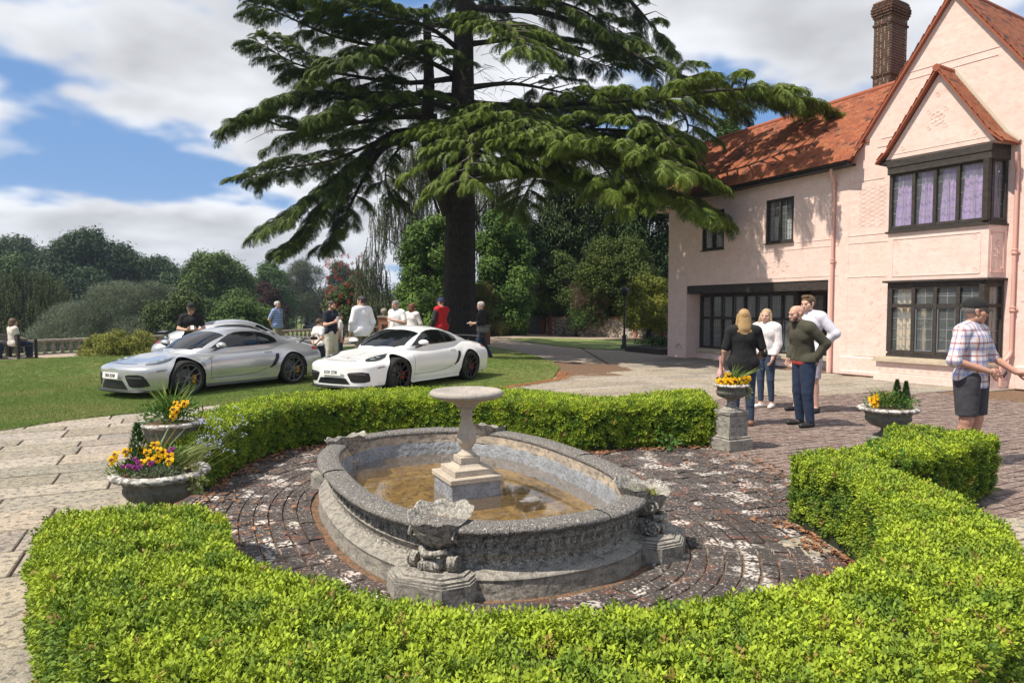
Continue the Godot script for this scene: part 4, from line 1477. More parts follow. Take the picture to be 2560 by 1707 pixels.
	b.lathe(V.call([0.078, 0.484, 0.082, 0.490, 0.080, 0.500, 0.066, 0.508, 0.052, 0.522, 0.044, 0.540, 0.046, 0.552, 0.062, 0.572, 0.080, 0.600, 0.086, 0.628, 0.083, 0.655, 0.072, 0.695, 0.058, 0.745, 0.049, 0.790, 0.045, 0.815, 0.047, 0.822, 0.058, 0.828, 0.060, 0.836, 0.056, 0.844, 0.050, 0.850, 0.050, 0.880, 0.056, 0.884, 0.056, 0.890]), 28)
	part("baluster", b.mesh(), M.fresh_stone, P)
	b = MB.new()
	b.lathe(V.call([0.050, 0.886, 0.074, 0.890, 0.080, 0.898, 0.076, 0.905, 0.092, 0.915, 0.110, 0.930, 0.118, 0.944, 0.16, 0.956, 0.24, 0.975, 0.295, 0.992, 0.312, 1.002, 0.318, 1.016, 0.315, 1.034, 0.300, 1.046, 0.282, 1.049, 0.255, 1.040, 0.22, 1.022, 0.16, 1.006, 0.08, 1.0, 0.001, 0.998]), 44)
	part("dish", b.mesh(), M.fresh_stone, P)
	# pump under the water
	var pump := thing("pond_pump", "black pond pump box with grille lying in the basin water", "pump", basin_xz(Vector2(0.42, 0.38), 0.066))
	pump.rotation.y = 0.5
	part("case", boxmesh(Vector3(0.2, 0.07, 0.14), 0.01, Vector3(0, 0.035, 0)), M.dark_iron, pump)
	b = MB.new()
	for i in 7: b.box(Vector3(-0.03 + i * 0.018, 0.075, 0), Vector3(0.007, 0.012, 0.12))
	part("grille", b.mesh(), M.lead, pump)
	part("label_plate", boxmesh(Vector3(0.05, 0.004, 0.05), 0.0, Vector3(-0.07, 0.073, 0)), M.lead, pump)

func corner_piece(F: Node3D, c: Vector3, out: Vector3, planted: bool) -> void:
	var xf := Transform3D(Basis(Vector3.UP.cross(out), Vector3.UP, out), c)
	var oct := func(hx, hz, cut):
		return PackedVector2Array([Vector2(-hx + cut, -hz), Vector2(hx - cut, -hz), Vector2(hx, -hz + cut), Vector2(hx, hz - cut), Vector2(hx - cut, hz), Vector2(-hx + cut, hz), Vector2(-hx, hz - cut), Vector2(-hx, -hz + cut)])
	var b := MB.new()
	b.prism(oct.call(0.285, 0.275, 0.125), -0.04, 0.104)
	b.prism(oct.call(0.276, 0.266, 0.122), 0.104, 0.116)
	b.prism(oct.call(0.262, 0.252, 0.117), 0.116, 0.13)
	b.prism(oct.call(0.225, 0.215, 0.10), 0.13, 0.142)
	var base := part("corner_block", b.mesh(), M.stone, F, xf)
	# console with two volutes lying across, and acanthus in front
	b = MB.new()
	b.box(Vector3(0, 0.185, -0.03), Vector3(0.2, 0.12, 0.22), 0.02)
	for s in [-1.0, 1.0]:
		b.tube([Vector3(s * 0.10, 0.188, 0.07), Vector3(s * 0.155, 0.188, 0.06)], [0.048, 0.048], 16)
		var pts := []
		var rr := []
		for i in 34:
			var a := i * 0.42
			var r := 0.050 - 0.00135 * i
			pts.append(Vector3(s * 0.158, 0.188 + sin(a) * r, 0.062 + cos(a) * r))
			rr.append(0.0085)
		b.tube(pts, rr, 5)
	b.ball(Vector3(0, 0.175, 0.085), Vector3(0.085, 0.05, 0.06), 12, 8)
	for i in 7:
		var a := (i - 3) * 0.33
		b.tube([Vector3(sin(a) * 0.035, 0.215, 0.10), Vector3(sin(a) * 0.075, 0.185, 0.135), Vector3(sin(a) * 0.085, 0.152, 0.13)], [0.008, 0.012, 0.007], 5)
	b.tube([Vector3(-0.09, 0.255, 0.06), Vector3(-0.04, 0.245, 0.12), Vector3(0.03, 0.25, 0.13), Vector3(0.09, 0.258, 0.07)], [0.02, 0.025, 0.022, 0.02], 8)
	part("volutes", b.mesh(), M.lichen, base)
	# scalloped shell open to the sky
	b = MB.new()
	var rows := []
	var prof := [[0.05, 0.25], [0.10, 0.275], [0.145, 0.33], [0.172, 0.395], [0.195, 0.455], [0.205, 0.463], [0.193, 0.456], [0.165, 0.41], [0.125, 0.385], [0.0, 0.38]]
	for k in prof.size():
		var p: Array = prof[k]
		var r := PackedVector3Array()
		for i in 61:
			var a := TAU * (i % 60) / 60.0
			var rise := clampf((p[1] - 0.28) / 0.18, 0.0, 1.0)
			var lobe := 1.0 + 0.055 * rise * cos(a * 9.0) * (0.5 if k < 8 else 0.2)
			var back := 1.0 + 0.16 * rise * maxf(0.0, -cos(a))
			var yy: float = p[1] + rise * (0.010 * cos(a * 9.0) + 0.035 * maxf(0.0, -cos(a)) + 0.012 * sin(a * 3.0 + c.x * 7.0) - 0.03 * maxf(0.0, cos(a))) * (1.0 if k < 8 else 0.2)
			r.append(Vector3(sin(a) * p[0] * lobe * back, yy, cos(a) * p[0] * lobe * back * 0.92 - 0.015))
		rows.append(r)
	b.grid(rows)
	for s in [-1.0, 1.0]: # curled edges at its sides
		var pts := []
		var rr := []
		for i in 22:
			var a := i * 0.42
			var q := 0.055 - 0.0021 * i
			pts.append(Vector3(s * 0.15, 0.35 + sin(a) * q, 0.05 + cos(a) * q))
			rr.append(0.01)
		b.tube(pts, rr, 5)
	part("shell", b.mesh(), M.lichen, base)
	if planted:
		b = MB.new()
		b.tinted = true
		var r := RandomNumberGenerator.new()
		r.seed = int(c.x * 100) + 400
		for i in 260:
			var a := r.randf() * TAU
			var q := sqrt(r.randf()) * 0.1
			var p := Vector3(sin(a) * q, 0.385 + r.randf() * 0.025, cos(a) * q - 0.02)
			b.col = Color(0.16, 0.15, 0.03).lerp(Color(0.25, 0.11, 0.06), r.randf()) * r.randf_range(0.6, 1.4) if c.x < 0 or r.randf() < 0.5 else Color(0.16, 0.30, 0.04)
			var d := Vector3(r.randf_range(-1, 1), r.randf_range(0.3, 1.4), r.randf_range(-1, 1)).normalized() * r.randf_range(0.02, 0.04 if c.x < 0 else 0.07)
			var sd := d.cross(Vector3.UP).normalized() * r.randf_range(0.004, 0.009)
			b.tri(p - sd, p + sd, p + d)
		part("moss", b.mesh(), M.leaf_dull, base).set_meta("kind", "stuff")

# ------------------------------------------------------------------ box hedges
func sprig_mesh(sd: int, leaves: int, size: float, tall: float) -> ArrayMesh:
	var r := RandomNumberGenerator.new()
	r.seed = sd
	var b := MB.new()
	for i in leaves:
		var h := tall * (float(i) / leaves)
		var a := i * 2.4 + r.randf_range(-0.4, 0.4)
		var o := Vector3(cos(a), 0, sin(a))
		var up := r.randf_range(0.25, 0.95) + 0.5 * h / tall
		var d := (o + Vector3(0, up, 0)).normalized() * size * r.randf_range(0.8, 1.25)
		var s := d.cross(Vector3.UP).normalized() * size * 0.31
		var root := Vector3(r.randf_range(-0.006, 0.006), h, r.randf_range(-0.006, 0.006)) + o * 0.004
		var mid := root + d * 0.5 - d.cross(s).normalized() * size * 0.08 * signf(d.cross(s).y)
		b.tri(root, mid + s, root + d)
		b.tri(root, root + d, mid - s)
	return b.mesh()

func resample(list: Array, n: int) -> PackedVector2Array:
	var pts := []
	for q in list: pts.append(Vector3(q[0], 0, q[1]))
	var sm := spline(pts, 8)
	var lens := [0.0]
	for i in range(1, sm.size()): lens.append(lens[-1] + (sm[i] as Vector3).distance_to(sm[i - 1]))
	var out := PackedVector2Array()
	var k := 0
	for i in n:
		var want: float = lens[-1] * i / (n - 1)
		while k < lens.size() - 2 and lens[k + 1] < want: k += 1
		var f: float = (want - lens[k]) / maxf(lens[k + 1] - lens[k], 1e-6)
		var p: Vector3 = (sm[k] as Vector3).lerp(sm[k + 1], clampf(f, 0, 1))
		out.append(Vector2(p.x, p.z))
	return out

func hedge(label: String, inner: Array, outer: Array, height: float, density: float, scale: float, sd: int) -> void:
	var n := 90
	var A := resample(inner, n)
	var B := resample(outer, n)
	var o := thing("box_hedge", label, "hedge", Vector3.ZERO, 0.0, "clipped box hedges round the basin")
	var r := RandomNumberGenerator.new()
	r.seed = sd
	var lump := noise(sd, 1.5, 3)
	# the dense twiggy core just under the leaves
	var b := MB.new()
	var inset := 0.035
	var prof := [[0.0, -0.04, 0.0], [0.0, height * 0.55, 0.0], [0.02, height - 0.07, 0.0], [0.12, height - inset, 0.0], [0.5, height - inset, 0.0], [0.88, height - inset, 0.0], [0.98, height - 0.07, 0.0], [1.0, height * 0.55, 0.0], [1.0, -0.04, 0.0]]
	var rows := []
	for i in n:
		var row := PackedVector3Array()
		var e := 0.02 if i > 0 and i < n - 1 else 0.0
		for p in prof:
			var f: float = lerpf(0.05, 0.95, p[0])
			var q := A[i].lerp(B[i], f)
			row.append(Vector3(q.x, p[1], -q.y))
		rows.append(row)
	b.grid(rows)
	for e in [0, n - 1]:
		var row: PackedVector3Array = rows[e]
		for k in range(1, row.size() - 2): b.tri(row[0], row[k], row[k + 1])
	part("twigs", b.mesh(), M.hedge_core, o)
	var xs: Array[Transform3D] = []
	var tints := PackedColorArray()
	var add := func(p: Vector3, nrm: Vector3, fresh: float):
		var y := (nrm + Vector3(r.randf_range(-0.55, 0.55), r.randf_range(-0.25, 0.6), r.randf_range(-0.55, 0.55))).normalized()
		var x := y.cross(Vector3(r.randf_range(-1, 1), r.randf_range(-1, 1), r.randf_range(-1, 1))).normalized()
		var z := x.cross(y)
		var s := scale * r.randf_range(0.75, 1.25)
		xs.append(Transform3D(Basis(x * s, y * s, z * s), p))
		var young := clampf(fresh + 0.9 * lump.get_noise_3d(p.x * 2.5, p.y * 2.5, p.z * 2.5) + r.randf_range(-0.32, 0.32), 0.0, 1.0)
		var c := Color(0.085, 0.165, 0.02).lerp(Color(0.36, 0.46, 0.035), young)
		if r.randf() < 0.02: c = Color(0.30, 0.20, 0.06)
		tints.append(c * r.randf_range(0.8, 1.2))
	for i in n - 1:
		var quad_area := (A[i].distance_to(A[i + 1]) + B[i].distance_to(B[i + 1])) * 0.5 * A[i].distance_to(B[i])
		var cnt := quad_area * density
		var m := int(cnt) + (1 if r.randf() < cnt - int(cnt) else 0)
		for k in m:
			var t := r.randf()
			var f := r.randf()
			var q := A[i].lerp(A[i + 1], t).lerp(B[i].lerp(B[i + 1], t), f)
			var edge := minf(f, 1.0 - f) * A[i].distance_to(B[i])
			var drop := 0.05 * pow(maxf(0.0, 1.0 - edge / 0.09), 2.0)
			var dz := lump.get_noise_2d(q.x * 2.0, q.y * 2.0) * 0.03 + r.randf_range(-0.03, 0.012)
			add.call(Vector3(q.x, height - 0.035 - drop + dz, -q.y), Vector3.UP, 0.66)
		for side in 2:
			var S := A if side == 0 else B
			var O := B if side == 0 else A
			var sa := S[i].distance_to(S[i + 1]) * height * density * 0.85
			m = int(sa) + (1 if r.randf() < sa - int(sa) else 0)
			var away := (S[i] - O[i]).normalized()
			for k in m:
				var q := S[i].lerp(S[i + 1], r.randf())
				var y := r.randf_range(0.0, height - 0.03)
				var bulge := lump.get_noise_3d(q.x * 2.0, y * 2.0, q.y * 2.0) * 0.04 - 0.03 - 0.02 * r.randf() - 0.05 * smoothstep(0.12, 0.0, y)
				q += away * bulge
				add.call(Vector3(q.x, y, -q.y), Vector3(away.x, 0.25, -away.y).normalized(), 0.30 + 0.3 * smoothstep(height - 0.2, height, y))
	for e in [0, n - 1]:
		var wd := A[e].distance_to(B[e])
		var tangent := (A[e] - A[1 if e == 0 else n - 2]).normalized()
		for k in int(wd * height * density):
			var q := A[e].lerp(B[e], r.randf()) + tangent * r.randf_range(-0.02, 0.03)
			add.call(Vector3(q.x, r.randf_range(0.0, height - 0.03), -q.y), Vector3(tangent.x, 0.25, -tangent.y).normalized(), 0.35)
	stuff("leaves", sprig_mesh(sd, 13, 0.019, 0.05), M.leaf, o, xs, tints)

func build_hedges() -> void:
	M.hedge_core = mat(Color(0.022, 0.03, 0.012), 1.0)
	hedge("low box hedge nearest the camera curving round the front of the basin", NEAR_IN, NEAR_OUT, 0.58, 2700.0, 1.0, 301)
	hedge("low box hedge behind the basin running from the left urns to the right pedestal urn", FAR_IN, FAR_OUT, 0.55, 1500.0, 1.3, 302)
	hedge("short spur of box hedge pointing right beside the plaid shirted man", [[2.72, 5.6], [3.0, 5.85], [3.3, 6.12], [3.55, 6.4], [3.76, 6.78]], [[3.15, 5.32], [3.5, 5.55], [3.85, 5.78], [4.2, 6.03], [4.52, 6.3]], 0.57, 2300.0, 1.1, 303)

# ------------------------------------------------------------------ urns and their plants
func urn_wide(label: String, at: Vector3, grp: String) -> void:
	var u := thing("garden_urn", label, "urn", at, 0.0, grp)
	u.basis = Basis(WX, Vector3.UP, WZ)
	var b := MB.new()
	b.box(Vector3(0, 0.07, 0), Vector3(0.34, 0.15, 0.34), 0.008)
	b.box(Vector3(0, 0.225, 0), Vector3(0.27, 0.16, 0.27), 0.006)
	b.box(Vector3(0, 0.325, 0), Vector3(0.31, 0.04, 0.31), 0.008)
	part("pedestal", b.mesh(), M.stone, u)
	b = MB.new()
	b.box(Vector3(0, 0.358, 0), Vector3(0.2, 0.025, 0.2), 0.004)
	b.lathe([Vector2(0.095, 0.37), Vector2(0.098, 0.38), Vector2(0.085, 0.39), Vector2(0.07, 0.405), Vector2(0.066, 0.43), Vector2(0.08, 0.445)], 24)
	part("foot", b.mesh(), M.urn, u)
	b = MB.new()
	var gad := func(a, rad, y):
		var k := smoothstep(0.445, 0.47, y) * (1.0 - smoothstep(0.54, 0.56, y))
		return rad * (1.0 + 0.03 * k * absf(sin(a * 14.0)))
	b.lathe([Vector2(0.078, 0.443), Vector2(0.12, 0.452), Vector2(0.165, 0.472), Vector2(0.20, 0.50), Vector2(0.222, 0.532), Vector2(0.228, 0.556), Vector2(0.222, 0.562), Vector2(0.226, 0.58), Vector2(0.236, 0.605), Vector2(0.252, 0.622)], 112, Vector3.ZERO, gad)
	part("bowl", b.mesh(), M.urn, u)
	b = MB.new()
	var rope := func(a, rad, y):
		return rad + 0.009 * sin(a * 30.0 + y * 90.0) * smoothstep(0.25, 0.28, rad)
	b.lathe([Vector2(0.245, 0.618), Vector2(0.278, 0.624), Vector2(0.300, 0.636), Vector2(0.306, 0.650), Vector2(0.298, 0.664), Vector2(0.275, 0.672), Vector2(0.25, 0.668), Vector2(0.235, 0.64)], 120, Vector3.ZERO, rope)
	part("rim", b.mesh(), M.urn_rim, u)
	b = MB.new()
	b.lathe([Vector2(0.24, 0.64), Vector2(0.15, 0.655), Vector2(0.001, 0.66)], 24)
	part("soil", b.mesh(), M.soil, u)

func urn_tall(label: String, at: Vector3) -> void:
	var u := thing("pedestal_urn", label, "urn", at)
	u.basis = Basis(WX, Vector3.UP, WZ)
	var b := MB.new()
	b.box(Vector3(0, 0.06, 0), Vector3(0.38, 0.16, 0.38), 0.01)
	b.box(Vector3(0, 0.155, 0), Vector3(0.34, 0.03, 0.34), 0.01)
	b.box(Vector3(0, 0.295, 0), Vector3(0.29, 0.26, 0.29), 0.008)
	b.box(Vector3(0, 0.455, 0), Vector3(0.31, 0.06, 0.31), 0.012)
	part("pedestal", b.mesh(), M.stone, u)
	b = MB.new()
	b.lathe([Vector2(0.115, 0.484), Vector2(0.12, 0.50), Vector2(0.09, 0.515), Vector2(0.06, 0.535), Vector2(0.045, 0.57), Vector2(0.05, 0.60), Vector2(0.066, 0.615), Vector2(0.068, 0.622)], 24)
	part("foot", b.mesh(), M.lichen, u)
	b = MB.new()
	b.lathe([Vector2(0.066, 0.62), Vector2(0.11, 0.632), Vector2(0.155, 0.655), Vector2(0.178, 0.69), Vector2(0.182, 0.715), Vector2(0.172, 0.722), Vector2(0.172, 0.75), Vector2(0.182, 0.775)], 36)
	part("bowl", b.mesh(), M.urn, u)
	b = MB.new()
	var eggs := func(a, rad, y):
		return rad + 0.008 * sin(a * 34.0) * smoothstep(0.19, 0.21, rad)
	b.lathe([Vector2(0.178, 0.772), Vector2(0.205, 0.776), Vector2(0.216, 0.788), Vector2(0.212, 0.803), Vector2(0.195, 0.812), Vector2(0.17, 0.80), Vector2(0.165, 0.775)], 140, Vector3.ZERO, eggs)
	part("rim", b.mesh(), M.urn_rim, u)
	b = MB.new()
	b.lathe([Vector2(0.17, 0.78), Vector2(0.08, 0.79), Vector2(0.001, 0.79)], 20)
	part("soil", b.mesh(), M.soil, u)
	b = MB.new()
	b.tube([Vector3(-0.185, 0.0, 0.165), Vector3(-0.17, 0.2, 0.165), Vector3(-0.165, 0.45, 0.165), Vector3(-0.1, 0.5, 0.12)], [0.004, 0.004, 0.004, 0.004], 5)
	part("cable", b.mesh(), M.dark_iron, u)

func pansy_mesh(petal: Color, eye: Color) -> ArrayMesh:
	var b := MB.new()
	b.tinted = true
	for k in 5:
		var a: float = [0.5, PI - 0.5, 0.05, PI - 0.05, -PI * 0.5][k]
		var big: float = [0.9, 0.9, 0.85, 0.85, 1.0][k]
		var c := Vector3(cos(a), sin(a), 0) * 0.017
		if k < 2: c += Vector3(0, 0.006, -0.003)
		var pts := []
		for i in 9:
			var w := TAU * i / 8.0
			pts.append(c + Vector3(cos(w) * 0.0165 * big, sin(w) * 0.0155 * big, 0.003 * cos(w * 3.0) - 0.002 * k))
		for i in 8:
			b.col = petal
			b.tri(c + Vector3(0, 0, 0.003), pts[i], pts[i + 1])
		if k >= 2:
			b.col = eye
			var s := Vector3(-sin(a), cos(a), 0) * 0.006
			b.tri(Vector3(0, 0, 0.004) - s * 0.4, Vector3(cos(a), sin(a), 0) * 0.02 + Vector3(0, 0, 0.0052), Vector3(0, 0, 0.004) + s)
			b.tri(Vector3(0, 0, 0.0045) + s * 0.4, Vector3(cos(a), sin(a), 0) * 0.02 + Vector3(0, 0, 0.0052), Vector3(0, 0, 0.004) - s)
	return b.mesh()

func leaf_clump(parent: Node3D, called: String, ctr: Vector3, rad: Vector3, count: int, leaf: float, wide: float, cols: Array, sd: int, upness := 0.5, m: Material = null) -> void:
	var r := RandomNumberGenerator.new()
	r.seed = sd
	var b := MB.new()
	b.tinted = true
	for i in count:
		var q := Vector3(r.randfn(0, 0.42), r.randfn(0, 0.42), r.randfn(0, 0.42)).limit_length(1.0)
		var p := ctr + q * rad
		var d := (q + Vector3(r.randf_range(-0.6, 0.6), upness, r.randf_range(-0.6, 0.6))).normalized() * leaf * r.randf_range(0.6, 1.3)
		var s := d.cross(Vector3(r.randf_range(-1, 1), r.randf_range(-1, 1), r.randf_range(-1, 1))).normalized() * leaf * wide
		b.col = (cols[r.randi() % cols.size()] as Color) * r.randf_range(0.75, 1.25)
		b.tri(p, p + d * 0.5 + s, p + d)
		b.tri(p, p + d, p + d * 0.5 - s)
	part(called, b.mesh(), m if m else M.leaf, parent).set_meta("kind", "stuff")

func blades(parent: Node3D, called: String, ctr: Vector3, count: int, lo: float, hi: float, lean: Vector3, spread: float, wide: float, cols: Array, sd: int) -> void:
	var r := RandomNumberGenerator.new()
	r.seed = sd
	var b := MB.new()
	b.tinted = true
	for i in count:
		var root := ctr + Vector3(r.randf_range(-0.06, 0.06), 0, r.randf_range(-0.06, 0.06))
		var a := r.randf() * TAU
		var d := Vector3(cos(a) * spread, 1, sin(a) * spread) + lean
		var L := r.randf_range(lo, hi)
		d = d.normalized() * L
		var s := d.cross(Vector3(r.randf_range(-1, 1), 0.1, r.randf_range(-1, 1))).normalized() * wide
		var bend := Vector3(d.x, -0.12 * L, d.z) * 0.5
		b.col = (cols[r.randi() % cols.size()] as Color) * r.randf_range(0.8, 1.25)
		var m1 := root + d * 0.5
		var tip := root + d + bend
		b.quad(root - s, root + s, m1 + s * 0.8, m1 - s * 0.8)
		b.tri(m1 - s * 0.8, m1 + s * 0.8, tip)
	part(called, b.mesh(), M.leaf, parent).set_meta("kind", "stuff")

func dwarf_conifer(parent: Node3D, at: Vector3, h: float, rad: float, sd: int) -> void:
	var r := RandomNumberGenerator.new()
	r.seed = sd
	var b := MB.new()
	b.tinted = true
	for i in 900:
		var y := h * pow(r.randf(), 0.8)
		var a := r.randf() * TAU
		var rr := rad * (1.0 - pow(y / h, 1.6)) * sqrt(r.randf_range(0.5, 1.0)) + 0.005
		var p := at + Vector3(cos(a) * rr, y, sin(a) * rr)
		var d := Vector3(cos(a) * 0.7, 0.9, sin(a) * 0.7).normalized() * 0.028
		var s := d.cross(Vector3.UP).normalized() * 0.005
		b.col = Color(0.045, 0.11, 0.03) * r.randf_range(0.6, 1.5)
		b.tri(p - s, p + s, p + d)
	part("dwarf_conifer", b.mesh(), M.leaf_dull, parent)

func flowers(parent: Node3D, list: Array, petal: Color, size: float, face: Vector3, label: String, sd: int) -> void:
	var r := RandomNumberGenerator.new()
	r.seed = sd
	var m := pansy_mesh(petal, Color(0.035, 0.008, 0.01))
	for q in list:
		var z := (face + Vector3(r.randf_range(-0.45, 0.45), r.randf_range(-0.2, 0.35), r.randf_range(-0.4, 0.4))).normalized()
		var x := Vector3.UP.cross(z).normalized()
		var s := size * r.randf_range(0.8, 1.2)
		var o := part("pansy", m, M.leaf, parent, Transform3D(Basis(x * s, z.cross(x) * s, z * s), q))
		if label: tag(o, label)

func build_urns() -> void:
	M.urn = tri_mat([[noise(141, 0.02, 5), [[0.25, 0.20, 0.195, 0.165], [0.75, 0.12, 0.118, 0.10]]], [noise(142, 0.05, 4), [[0.32, 0.06, 0.065, 0.04, 0.7], [0.46, 0.1, 0.1, 0.08, 0.0]]]], 0.8, 0.9, 256, noise(14, 0.12, 3), 0.4)
	M.urn_rim = tri_mat([[noise(143, 0.03, 5), [[0.25, 0.24, 0.22, 0.20], [0.75, 0.10, 0.095, 0.09]]], [noise(144, 0.035, 4), [[0.52, 0.68, 0.65, 0.62, 0.0], [0.58, 0.68, 0.65, 0.62, 0.95]]]], 0.7, 0.9, 256, noise(14, 0.12, 3), 0.4)
	M.dish = tri_mat([[noise(145, 0.02, 5), [[0.25, 0.46, 0.42, 0.38], [0.75, 0.34, 0.31, 0.285]]], [noise(146, 0.16, 3), [[0.34, 0.16, 0.145, 0.13, 0.75], [0.5, 0.3, 0.28, 0.25, 0.0]]]], 0.5, 0.9, 256, noise(14, 0.14, 3), 0.3)
	(find_child("dish", true, false) as MeshInstance3D).material_override = M.dish
	var p1 := Vector3(-2.36, 0, -4.53)
	var p2 := Vector3(-3.28, 0, -6.5)
	var p3 := Vector3(2.73, 0, -8.45)
	var p4 := Vector3(4.12, 0, -7.42)
	var grp := "wide stone urns at the hedge openings"
	urn_wide("wide weathered stone urn nearest the camera at the left hedge opening", p1, grp)
	urn_wide("wide stone urn half hidden behind the nearest planted urn", p2, grp)
	urn_wide("wide gadrooned stone urn behind the hedge spur beside the plaid shirted man", p4, grp)
	urn_tall("stone urn with beaded rim raised on a square pedestal beside the group of four", p3)
	var yel := Color(0.80, 0.44, 0.006)
	var pur := Color(0.25, 0.02, 0.20)
	var green := [Color(0.07, 0.17, 0.03), Color(0.12, 0.22, 0.04), Color(0.05, 0.12, 0.025)]
	var fw := Vector3(0.1, 0.35, 1.0)
	# nearest urn
	var t := thing("urn_planting", "mixed bedding of yellow pansies, magenta flowers and a dwarf conifer in the nearest urn", "plants", p1 + Vector3(0, 0.66, 0))
	dwarf_conifer(t, Vector3(-0.10, -0.01, 0.09), 0.34, 0.07, 401)
	leaf_clump(t, "silver_foliage", Vector3(0.06, 0.025, 0.16), Vector3(0.17, 0.05, 0.09), 900, 0.02, 0.22, [Color(0.24, 0.29, 0.19), Color(0.17, 0.22, 0.13)], 402)
	leaf_clump(t, "feathery_foliage", Vector3(-0.18, 0.02, 0.1), Vector3(0.12, 0.05, 0.10), 500, 0.03, 0.12, [Color(0.14, 0.22, 0.03), Color(0.10, 0.18, 0.03)], 403)
	leaf_clump(t, "foliage", Vector3(0.02, 0.05, -0.02), Vector3(0.22, 0.09, 0.2), 900, 0.035, 0.3, green, 404)
	leaf_clump(t, "trailing_ivy", Vector3(0.27, -0.04, 0.08), Vector3(0.07, 0.1, 0.07), 160, 0.028, 0.4, [Color(0.22, 0.27, 0.08), Color(0.4, 0.4, 0.2)], 405, -0.6)
	blades(t, "daffodil_leaves", Vector3(0.08, 0.02, 0.0), 42, 0.2, 0.34, Vector3(0.9, 0, 0.1), 0.35, 0.0045, [Color(0.15, 0.22, 0.06), Color(0.24, 0.28, 0.10)], 406)
	blades(t, "tulip_leaves", Vector3(-0.01, 0.03, 0.02), 9, 0.2, 0.32, Vector3(0.1, 0, 0), 0.3, 0.009, [Color(0.14, 0.20, 0.07), Color(0.34, 0.28, 0.06)], 407)
	flowers(t, [Vector3(-0.22, 0.14, 0.14), Vector3(-0.235, 0.105, 0.15), Vector3(0.0, 0.155, 0.16), Vector3(0.055, 0.165, 0.13), Vector3(0.085, 0.125, 0.19), Vector3(0.08, 0.15, 0.12), Vector3(0.14, 0.13, 0.16), Vector3(-0.06, 0.16, 0.12), Vector3(0.02, 0.195, 0.10), Vector3(-0.17, 0.15, 0.1), Vector3(0.03, 0.11, 0.19), Vector3(-0.02, 0.1, 0.19), Vector3(0.15, 0.105, 0.18)], yel, 0.95, fw, "", 408)
	flowers(t, [Vector3(-0.065, 0.12, 0.19), Vector3(-0.04, 0.105, 0.2), Vector3(-0.1, 0.075, 0.2), Vector3(-0.05, 0.07, 0.21), Vector3(-0.02, 0.075, 0.21), Vector3(0.045, 0.095, 0.2), Vector3(0.13, 0.165, 0.1), Vector3(0.12, 0.15, 0.12), Vector3(-0.15, 0.07, 0.18)], pur, 0.6, fw, "magenta flower", 409)
	# forget-me-not stems leaning out over the hedge
	var b := MB.new()
	b.tinted = true
	var r := RandomNumberGenerator.new()
	r.seed = 410
	for i in 34:
		var p := Vector3(0.16, 0.03, 0.02) + Vector3(r.randf_range(-0.05, 0.05), 0, r.randf_range(-0.06, 0.06))
		var d := Vector3(r.randf_range(0.3, 1.0), r.randf_range(0.2, 0.75), r.randf_range(-0.5, 0.4)).normalized()
		var L := r.randf_range(0.2, 0.5)
		var q := p + d * L * 0.5 + Vector3(0, -0.02, 0)
		var e := p + d * L + Vector3(0, 0.03, 0)
		b.col = Color(0.26, 0.27, 0.10)
		b.tube([p, q, e], [0.0018, 0.0014, 0.001], 3, false)
		b.col = Color(0.42, 0.50, 0.75)
		for k in 5: b.ball(e + Vector3(r.randf_range(-0.02, 0.02), r.randf_range(-0.02, 0.02), r.randf_range(-0.02, 0.02)), Vector3.ONE * 0.004, 5, 4)
	part("forget_me_nots", b.mesh(), M.leaf_dull, t).set_meta("kind", "stuff")
	# second urn
	t = thing("urn_planting", "tall strappy leaves with a few yellow pansies in the urn behind the nearest one", "plants", p2 + Vector3(0, 0.66, 0))
	leaf_clump(t, "foliage", Vector3(0, 0.09, 0.0), Vector3(0.28, 0.14, 0.25), 1500, 0.035, 0.22, green, 411)
	blades(t, "strappy_leaves", Vector3(0.02, 0.03, 0), 60, 0.25, 0.45, Vector3(0.0, 0, 0), 0.4, 0.008, [Color(0.10, 0.19, 0.035), Color(0.2, 0.26, 0.05)], 412)
	flowers(t, [Vector3(0.16, 0.17, 0.16), Vector3(0.13, 0.15, 0.19), Vector3(0.155, 0.125, 0.19), Vector3(0.14, 0.085, 0.22), Vector3(0.2, 0.19, 0.12), Vector3(0.12, 0.19, 0.14)], yel, 1.3, fw, "", 413)
	# pedestal urn
	t = thing("urn_planting", "yellow pansies, grassy leaves and trailing ivy in the pedestal urn", "plants", p3 + Vector3(0, 0.79, 0))
	leaf_clump(t, "foliage", Vector3(0, 0.05, 0), Vector3(0.17, 0.07, 0.15), 700, 0.032, 0.25, green, 421)
	blades(t, "grassy_leaves", Vector3(0.02, 0.02, 0), 55, 0.17, 0.33, Vector3(0.5, 0, 0), 0.5, 0.006, [Color(0.12, 0.2, 0.04), Color(0.2, 0.26, 0.06)], 422)
	leaf_clump(t, "trailing_ivy", Vector3(0.19, -0.05, 0.05), Vector3(0.05, 0.12, 0.06), 170, 0.03, 0.4, [Color(0.2, 0.25, 0.08), Color(0.38, 0.38, 0.2)], 423, -0.6)
	flowers(t, [Vector3(-0.15, 0.06, 0.1), Vector3(-0.11, 0.075, 0.13), Vector3(-0.085, 0.055, 0.15), Vector3(-0.02, 0.07, 0.15), Vector3(0.0, 0.055, 0.16), Vector3(-0.06, 0.12, 0.08), Vector3(0.14, 0.085, 0.1), Vector3(0.17, 0.08, 0.08), Vector3(0.1, 0.075, 0.12), Vector3(-0.17, 0.05, 0.06)], yel, 1.7, fw, "", 424)
	# urn by the man in the plaid shirt
	t = thing("urn_planting", "green bedding with one clump of yellow pansies in the urn near the plaid shirted man", "plants", p4 + Vector3(0, 0.66, 0))
	leaf_clump(t, "foliage", Vector3(0.03, 0.06, 0), Vector3(0.27, 0.10, 0.22), 1500, 0.032, 0.2, green, 431)
